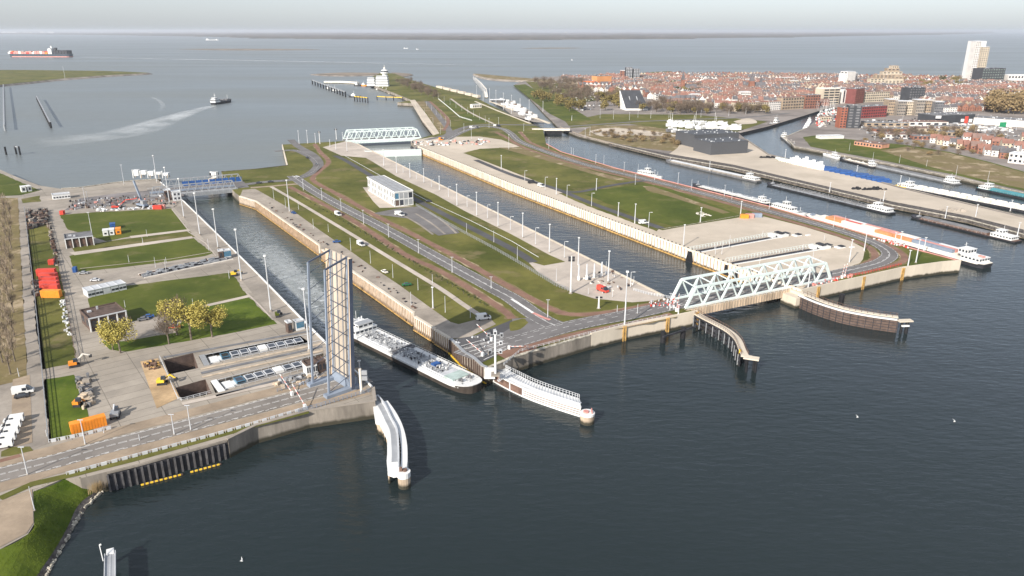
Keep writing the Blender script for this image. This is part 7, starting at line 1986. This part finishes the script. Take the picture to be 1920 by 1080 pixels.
# harbour row and blocks
lm('apartment_row', 'long cream row of harbour flats with red roof, left part', 'apartment block', (1378, 209), (1440, 207), 12, H(1400, 209, 193), w_cream, r_red, 4, 15, 0)
lm('apartment_row', 'white harbour flats with orange roof beside the long cream row', 'apartment block', (1441, 207), (1463, 206), 12, H(1450, 207, 191), w_white, r_red, 4, 6, 0)
lm('apartment_row', 'beige and brown warehouse flats at the harbour head', 'apartment block', (1466, 206), (1506, 204), 14, H(1480, 206, 184), w_beige, r_brown, 4, 8, 0)
lm('apartment_row', 'dark brick warehouse flats left of the cream office', 'apartment block', (1508, 204), (1536, 203), 14, H(1520, 204, 179), w_brick, m_roofg, 5, 6, 0)
lm('office_block', 'cream office block with dark horizontal window strips above the yachts', 'office block', (1542, 196), (1572, 195), 22, H(1555, 196, 167), w_cream, m_wpanel, 6, 3, 0, win=(9, 2.2))
lm('office_block', 'white block with tall dark stripe right of the cream office', 'office block', (1577, 194), (1600, 193), 18, H(1588, 194, 170), w_white, m_white, 5, 3, 0, win=(3, 4.5))
lm('office_block', 'narrow dark red ribbed tower between white and cream blocks', 'tower block', (1602, 195), (1618, 193), 18, H(1610, 195, 167), mat('dark red cladding', (.17, .06, .055), .6, var=.1, scale=.2), m_roofg, 7, 5, 0, wm=w_brick)
lm('office_block', 'long cream block with rows of square windows right of the dark red tower', 'office block', (1619, 192), (1666, 190), 18, H(1640, 192, 173), w_cream, r_brown, 4, 12, 0)
lm('office_block', 'dark charcoal block behind the grid of flats', 'office block', (1703, 190), (1732, 189), 20, H(1715, 190, 166), w_dgrey, m_dark, 5, 6, 0, wm=m_roofg)
lm('apartment_tower', 'dark black and grey office tower beside the inner harbour', 'tower block', (1586, 240), (1611, 240.5), 13, H(1600, 240, 198), w_dgrey, m_roofg, 8, 2, 0, wm=m_roofg)
lm('apartment_tower', 'orange red brick strip tower left of the dark office tower', 'tower block', (1573, 240), (1585, 240), 13, H(1580, 239, 201), mat('bright brick', (.30, .11, .07), .8, var=.1, scale=.2), m_roofg, 8, 2, 0)
lm('office_block', 'long dark red building with window grid right of the dark tower', 'office block', (1614, 222), (1661, 219), 18, H(1640, 221, 200), mat('maroon brick', (.26, .06, .055), .8, var=.1, scale=.2), m_roofg, 4, 11, 0)
for i in range(6):
    lm('apartment_block', 'grey beige gridded apartment block, %s from the left in the dense cluster' % ordn(i), 'apartment block', (1663 + i * 17.5, 216 + (i % 2) * 1.5 - i * .2), (1679 + i * 17.5, 216 + (i % 2) * 1.5 - i * .2), 16, H(1670, 216, 187 + (i % 3) * 2), [w_beige, m_conc2, w_cream, m_conc2, w_beige, m_roofg][i], m_lgrey, 5, 5, 0, wm=m_glass, maxw=25)
lm('shopping_hall', 'long low charcoal shopping hall with white sign boards', 'shop', (1752, 232), (1826, 229), 30, H(1790, 232, 217), w_dgrey, m_roofg, 1, 0, 0)
lm('shopping_hall', 'long low pale shopping hall with a green panel at the right edge', 'shop', (1824, 232), (1935, 240), 26, H(1880, 236, 224), w_white, m_roofg, 1, 0, 0)
def panel(u0, u1, vb, vt, m, label, v0):
    a, b = P(u0, v0), P(u1, v0); z0 = H(u0, v0, vb); z1 = H(u0, v0, vt); mb = MB(); mb.box(0, (b - a).length, -.5, 0, z0, z1)
    tag(mb.build('sign_board', m, None, a, ang(a, b)), label, 'sign')
panel(1752, 1762, 222, 217, m_white, 'blank white board on the charcoal shopping hall', 233); panel(1800, 1806, 228, 223, m_white, 'left white board of the pair on the shopping hall corner', 233)
panel(1807, 1813, 231, 218, m_red, 'red upright sign between two white boards on the shopping hall', 233.5); panel(1815, 1821, 229, 223, m_white, 'right white board of the pair on the shopping hall corner', 233)
panel(1873, 1885, 238, 229, mat('shop green', (.02, .22, .10), .5), 'green panel on the pale shopping hall', 240)
# flat roof market hall and long sheds by the grassy bank
lm('long_shed', 'long shed with brown roof and salmon wall near the grassy bank', 'shed', (1601, 272), (1652, 279), 14, 4, mat('salmon wall', (.5, .26, .17), .8), r_brown, 1, 9, 0)
lm('long_shed', 'low white shed on the lawn by the inner harbour', 'shed', (1538, 261), (1582, 260), 10, 3, w_white, m_lgrey, 1, 0, 0)
lm('pilot_station', 'white terraced pilot building on the northern pier, main block', 'building', (706, 162), (727, 160), 22, 1, m_white, m_white, 1, 0, 0) if False else None
rr = random.Random(77)
for i, (u, v, w_, D_, h_) in enumerate(((1622, 237, 55, 16, 4.5), (1688, 236, 60, 18, 5), (1640, 247, 48, 12, 3.5), (1700, 247, 44, 14, 4), (1750, 243, 40, 12, 4), (1660, 258, 36, 12, 3.6), (1712, 262, 30, 10, 4), (1540, 226, 14, 10, 5), (1765, 256, 34, 12, 5))):
    b_ = pix(P(u, v) + Vector((w_, -w_ * .06, 0)))
    lm('flat_hall', 'low flat roofed hall with %s roof among the parking areas, %s of them' % (['dark grey', 'brown'][i % 2], ordn(i)), 'hall', (u, v), b_, D_, h_, [w_beige, w_white, w_brick, w_cream][i % 4], [m_roofg, r_brown][i % 2], 1, 6, 0)
clutter('yard_stuff', 'cars and street clutter around the harbour parking areas', [(1600, 226), (1750, 222), (1800, 262), (1640, 262)], 320, [m_dark, m_roofg, m_lgrey, m_brickd, m_conc2, m_white, m_dark, m_rust], 1.4, 4.5, 1.7, 41)
clutter('yard_stuff', 'parked cars and sheds between the theatre wood and the dyke', [(1010, 150), (1090, 152), (1150, 200), (1090, 212)], 160, [m_white, m_lgrey, m_dark, m_roofg, m_wpanel], 1.6, 4.5, 1.8, 42)
# near rows of houses at the right edge
rowh = [q for q in [(1743, 268, 0), (1756, 271, 3), (1768, 273, 0), (1781, 276, 4), (1793, 279, 3), (1806, 281, 1), (1819, 284, 5), (1832, 288, 1), (1845, 291, 0), (1858, 293, 4), (1873, 297, 6), (1752, 258, 0), (1770, 260, 3), (1788, 262, 1), (1805, 265, 0), (1822, 268, 5), (1840, 271, 0), (1858, 274, 1), (1878, 278, 3), (1900, 282, 0), (1785, 250, 5), (1810, 253, 1), (1836, 256, 4), (1862, 259, 1), (1890, 262, 0), (1914, 266, 3), (1914, 290, 0)] if q[1] > 263.5]
for i, (u, v, si) in enumerate(rowh):
    wm_, rm_, tx = SETS[si]; p = P(u, v); an = -.38 + R.uniform(-.1, .1)
    t = thing('terraced_house', 'house with %s near the shops, %s of its rows' % (tx, ordn(i)), 'house', p, an, 'houses between shops and grassy bank')
    L, W, hw, hr = R.choice(((11, 9, 5.5, 3.6), (13, 9, 6, 4)))
    mb = MB(); mb.add([(0, 0, 0), (L, 0, 0), (L, W, 0), (0, W, 0), (0, 0, hw), (L, 0, hw), (L, W, hw), (0, W, hw), (0, W / 2, hw + hr), (L, W / 2, hw + hr)], [(0, 1, 5, 4), (2, 3, 7, 6), (1, 2, 6, 9, 5), (3, 0, 4, 8, 7)])
    mb.build('wall', wm_, t)
    mb = MB(); mb.hexa([(-.2, -.4, hw - .3), (L + .2, -.4, hw - .3), (L + .2, W / 2, hw + hr), (-.2, W / 2, hw + hr), (-.2, -.4, hw - .05), (L + .2, -.4, hw - .05), (L + .2, W / 2, hw + hr + .25), (-.2, W / 2, hw + hr + .25)])
    mb.hexa([(-.2, W / 2, hw + hr), (L + .2, W / 2, hw + hr), (L + .2, W + .4, hw - .3), (-.2, W + .4, hw - .3), (-.2, W / 2, hw + hr + .25), (L + .2, W / 2, hw + hr + .25), (L + .2, W + .4, hw - .05), (-.2, W + .4, hw - .05)])
    rf = mb.build('roof', rm_, t); mb = MB(); mb.box(L * .3, L * .3 + .8, W / 2 - .4, W / 2 + .4, hw + hr, hw + hr + 1.1); mb.build('chimney', w_brick, rf)
    for r in range(2):
        for c in range(3):
            o = bpy.data.objects.new('window', win_mesh(1.5, 1.3, m_glass)); col.objects.link(o); o.parent = t; o.location = (L * (c + .5) / 3, 0, .9 + 2.6 * r)
lm('long_house', 'white cube house with two windows at the right edge above the grassy bank', 'house', (1889, 305), (1925, 309), 12, 9, w_white, m_lgrey, 2, 4, 0)
# dense town: the largest houses as things, the rest as one mass
poly = [(1050, 150), (1150, 145), (1250, 142.5), (1450, 143.5), (1650, 147), (1800, 150.5), (1990, 156), (2200, 175), (2150, 205), (1990, 215), (1850, 208), (1770, 226), (1740, 226), (1745, 196), (1700, 188), (1570, 194), (1500, 206), (1400, 207), (1330, 203), (1240, 196), (1200, 178), (1100, 172), (1085, 165)]
def inside(u, v, pl):
    c = False; j = len(pl) - 1
    for i in range(len(pl)):
        if (pl[i][1] > v) != (pl[j][1] > v) and u < (pl[j][0] - pl[i][0]) * (v - pl[i][1]) / (pl[j][1] - pl[i][1]) + pl[i][0]: c = not c
        j = i
    return c
HS = []; rr = random.Random(21)
y = 1180.0
while y < 2500:
    x = -50.0 + rr.uniform(0, 10); blk = 0; an0 = rr.uniform(-.12, .12); si0 = rr.randrange(8)
    while x < 1900:
        if blk <= 0: blk = rr.randint(3, 9); si0 = rr.choice((0, 0, 1, 2, 2, 3, 4, 4, 4, 5, 6, 7, 7)); x += rr.uniform(2, 14); yo = rr.uniform(-5, 5); an = an0 + rr.choice((0, 0, .25, -.3, 1.45)); sz = rr.randint(0, 1)
        blk -= 1
        yy = y + yo + math.sin(x * .008) * 14
        u, v = pix(Vector((x, yy, TZ)))
        if inside(u, v, poly) and not any((x + 4 - c[0]) ** 2 + (yy + 4 - c[1]) ** 2 < c[2] ** 2 for c in LMK):
            si = si0 if rr.random() < .75 else rr.randrange(8)
            HS.append((x, yy, an, si, sz, rr.uniform(.8, 1.25)))
        x += (11.3 if sz == 0 else 8.3)
    y += rr.uniform(17, 23)
HS.sort(key=lambda q: q[1])
print('HOUSES', len(HS))
for i, (x, yy, an, si, sz, k) in enumerate(HS[:270]):
    me, tx, *_ = HM[si * 2 + sz]
    o = bpy.data.objects.new('town_house', me); col.objects.link(o); o.location = (x, yy, TZ); o.rotation_euler.z = an; o.scale = (1, 1, k)
    u, v = pix(Vector((x, yy, TZ)))
    tag(o, 'house with %s, %s nearest in the old town' % (tx, ordn(i)), 'house', 'nearest houses of the old town')
big = MB(); mats_ = [w_white, w_brick, w_beige, w_cream, r_red, r_brown, r_grey, m_glass]; wi = {w_white: 0, w_brick: 1, w_beige: 2, w_cream: 3}; ri = {r_red: 4, r_brown: 5, r_grey: 6}
for (x, yy, an, si, sz, k) in HS[270:]:
    wm_, rm_, _ = SETS[si]; _, _, L, W, hw, hr, _ = HM[si * 2 + sz]
    house_mb(L, W, hw * k, hr, big, Matrix.Translation((x, yy, TZ)) @ Matrix.Rotation(an, 4, 'Z'), (wi[wm_], ri[rm_], 7), win=True)
big.v = [tuple(v) for v in big.v]
tag(big.build('distant_houses', mats_), 'dense mass of red and brown roofed houses filling the town behind the nearest rows', 'houses', kind='stuff')
# scattered taller blocks that break the roof line
for i in range(26):
    u = rr.uniform(1210, 1900); v = rr.uniform(153, 190); 
    if not inside(u, v, poly): continue
    p = P(u, v)
    if any((p.x - c[0]) ** 2 + (p.y - c[1]) ** 2 < c[2] ** 2 for c in LMK): continue
    si = rr.randrange(5); wd_ = rr.uniform(14, 34)
    a_ = (u, v); b_ = pix(P(u, v) + Vector((wd_, rr.uniform(-3, 3), 0)))
    lm('flat_block', 'flat roofed %s block rising among the roofs, %s built' % (['white', 'beige', 'brick', 'cream', 'grey'][si], ordn(i)), 'building', a_, b_, rr.uniform(9, 16), rr.uniform(9, 15), [w_white, w_beige, w_brick, w_cream, m_conc2][si], rr.choice((m_lgrey, m_roofg, r_brown)), 3, 5, 0, roofbox=False)
BZ = 0.0
# low bridge over the upper canal
a, b = P(1010, 243), P(1056, 243); L_ = (b - a).length
t = thing('road_bridge', 'low grey road bridge over the head of the upper canal', 'bridge', a, ang(a, b))
mb = MB(); mb.box(-8, L_ + 8, 0, 14, -1.6, .3); mb.build('deck', m_conc2, t)
mb = MB(); mb.box(-8, L_ + 8, -.3, 0, -1.2, 1.2); mb.build('parapet', m_wpanel, t)
mb = MB(); mb.box(L_ * .25, L_ * .95, 1, 12, WZ - 1, -1.6); mb.build('pier', m_black, t)
# pilot station and tower on the northern pier
def white_stack(label, u0, u1, v, D, levels, m_, vt, name='pilot_station', inset=.5):
    a, b = P(u0, v), P(u1, v); L = (b - a).length; h = H(u0, v, vt); t = thing(name, label, 'building', a, ang(a, b)); n = levels
    for i in range(n):
        k = i * inset
        mb = MB(); mb.box(k, L - k, 0, D - k, h * i / n, h * (i + .52) / n); f = mb.build('storey', m_, t)
        mb = MB(); mb.box(k + .6, L - k - .6, .6, D - k - .6, h * (i + .5) / n, h * (i + 1) / n); mb.build('window_strip', m_grey, f)
    mb = MB(); mb.box(n * inset, L - n * inset, 0, D - n * inset, h, h + .5); mb.build('roof', m_, t)
    return t
white_stack('white terraced pilot building with dark window strips on the northern pier', 704, 728, 162, 20, 4, m_white, 143)
white_stack('white block left of the terraced pilot building', 688, 703, 161, 16, 3, m_white, 146)
p = P(722, 153); h = H(722, 153, 122); t = thing('control_tower', 'white round control tower with dark ring on the northern pier', 'tower', p)
mb = MB(); mb.tube((0, 0, 0), (0, 0, h * .5), 7, 6, n=12); mb.build('shaft', m_white, t)
mb = MB(); mb.tube((0, 0, h * .5), (0, 0, h * .58), 9.5, n=14); mb.tube((0, 0, h * .66), (0, 0, h * .72), 8.5, 6, n=14); mb.build('gallery', m_white, t)
mb = MB(); mb.tube((0, 0, h * .58), (0, 0, h * .66), 8, n=14); mb.build('window_ring', m_glass, t)
mb = MB(); mb.tube((0, 0, h * .72), (0, 0, h * .86), 2.6, 2, n=8); mb.tube((0, 0, h * .86), (0, 0, h), .4); mb.build('radar_mast', m_wpanel, t)
# pilot harbour breakwaters and piers
def beamline(name, label, pts, w, z0, z1, m, cat='pier'):
    q = [P(a, b, WZ) for a, b in pts]; mb = MB(); mb.strip(q, -w / 2, w / 2, z0, ztop=z1); return tag(mb.build(name, m), label, cat)
beamline('harbour_pier', 'low cream harbour pier enclosing the pilot boats', [(608, 156), (640, 156), (672, 158)], 8, WZ - .5, WZ + 5, m_wpanel)
beamline('harbour_pier', 'boat landing stage below the bare copse', [(730, 176), (760, 184), (782, 188)], 6, WZ - .5, WZ + 3, m_conc2)
for i in range(6): beamline('harbour_pier', 'cream mooring wall segment of the old lock approach, %s from the sea' % ordn(i), [(820 + i * 13.5, 166 + i * 3.4), (831 + i * 13.5, 167.5 + i * 3.4)], 6, WZ - .5, WZ + 6, m_cream)
beamline('harbour_pier', 'slender pale pier running out from the old lock to the sea', [(889, 148), (900, 158), (910, 170), (912, 184)], 6, WZ - .5, WZ + 4, m_wpanel)
for i in range(12):
    s = i / 11; dolphin('mooring_dolphin', 'pale capped mooring pile along the slender pier, %s from the sea' % ordn(i), [(888 + 22 * s, 150 + 26 * s)], 1.1, 3.5, m_grey, 'piles along the slender pier')
a, b = P(905, 196), P(1010, 232)
for nm, o0, lb in (('lock_wall', -13, 'cream west wall of the old lock'), ('lock_wall', 13, 'cream east wall of the old lock')):
    mb = MB(); q = PL([(905, 190), (950, 208), (1012, 231)]); mb.strip(q, o0 - 1.5, o0 + 1.5, -1, ztop=.5); tag(mb.build(nm, m_cream), lb, 'wall')
a = P(918, 192); t = thing('lift_bridge', 'grey footbridge with dark underside over the old lock head', 'bridge', a)
mb = MB(); mb.box(0, 26, 0, 7, 3.5, 5); mb.build('deck', m_lgrey, t)
mb = MB(); mb.box(2, 24, .5, 6.5, 1.5, 3.5); mb.build('underside', m_dark, t)
lm('lock_office', 'small white lock office beside the old lock', 'building', (886, 203), (903, 202), 8, 5, m_wpanel, m_lgrey, 1, 5, 0)
# far industry and wind turbines
for i in range(34):
    u = R.choice((R.uniform(0, 110), R.uniform(0, 340))) if i < 24 else R.uniform(900, 1500); p = P(u, 61.2 + R.random(), WZ); h = R.uniform(60, 150) * (1 if u < 120 else .5)
    if u < 120 and i % 3 == 0:
        mb = MB(); mb.tube((0, 0, 0), (0, 0, h * 1.6), 9, 6); tag(mb.build('factory_chimney', m_lgrey, None, p), 'faint factory chimney on the far left horizon, number %s' % ordn(i), 'chimney', 'chimneys on the horizon')
    else:
        mb = MB(); mb.box(-h, h, 0, 60, 0, h * .35); mb.box(-h * .3, h * .2, 0, 50, h * .35, h * .6); tag(mb.build('far_works', m_wpanel if i % 2 else m_lgrey, None, p), 'tiny pale works building on the far coast, number %s' % ordn(i), 'building', 'works on the far coast')
for i, u in enumerate((260, 318, 369, 412, 448, 470, 707, 811, 1590, 1634, 1667)):
    p = P(u, 61.5, WZ); t = thing('wind_turbine', 'tiny white wind turbine on the far coast, %s from the left' % ordn(i), 'wind turbine', p, 0, 'wind turbines on the far coast')
    mb = MB(); mb.tube((0, 0, 0), (0, 0, 100), 5, 3); mb.build('tower', m_white, t)
    for k in range(3): a = k * 2.094 + i; mb = MB(); mb.beam((0, -6, 100), (math.cos(a) * 50, -6, 100 + math.sin(a) * 50), 4, 2); mb.build('blade', m_white, t)
# gulls
for i, (u, v) in enumerate(((1790, 789), (1608, 781), (453, 1050))):
    p = P(u, v, WZ + .3); mb = MB(); mb.hexa([(-.3, -.1, -.3), (.3, -.1, -.3), (.3, .1, -.3), (-.3, .1, -.3), (-.2, -.08, 0), (.2, -.08, 0), (.2, .08, 0), (-.2, .08, 0)]); mb.add([(-.1, .1, .05), (.2, .1, .05), (-.3, .9, .3)], [(0, 1, 2)]); mb.add([(-.1, -.1, .05), (-.3, -.9, .3), (.2, -.1, .05)], [(0, 1, 2)])
    tag(mb.build('gull', m_white, None, p), ['tiny white gull floating at the far right of the canal', 'tiny white gull below the dark boarded jetty end', 'tiny white gull near the bottom edge, left of centre', 'tiny white gull just beyond the brown curved jetty', 'tiny white gull in open water right of the white boarded jetty', 'lowest white gull in the open canal right of centre'][i], 'gull')
for k in list(TP_.values()):
    for pr in k:
        if not pr[1]:
            for ch in list(pr[0].children): bpy.data.objects.remove(ch)
            bpy.data.objects.remove(pr[0])
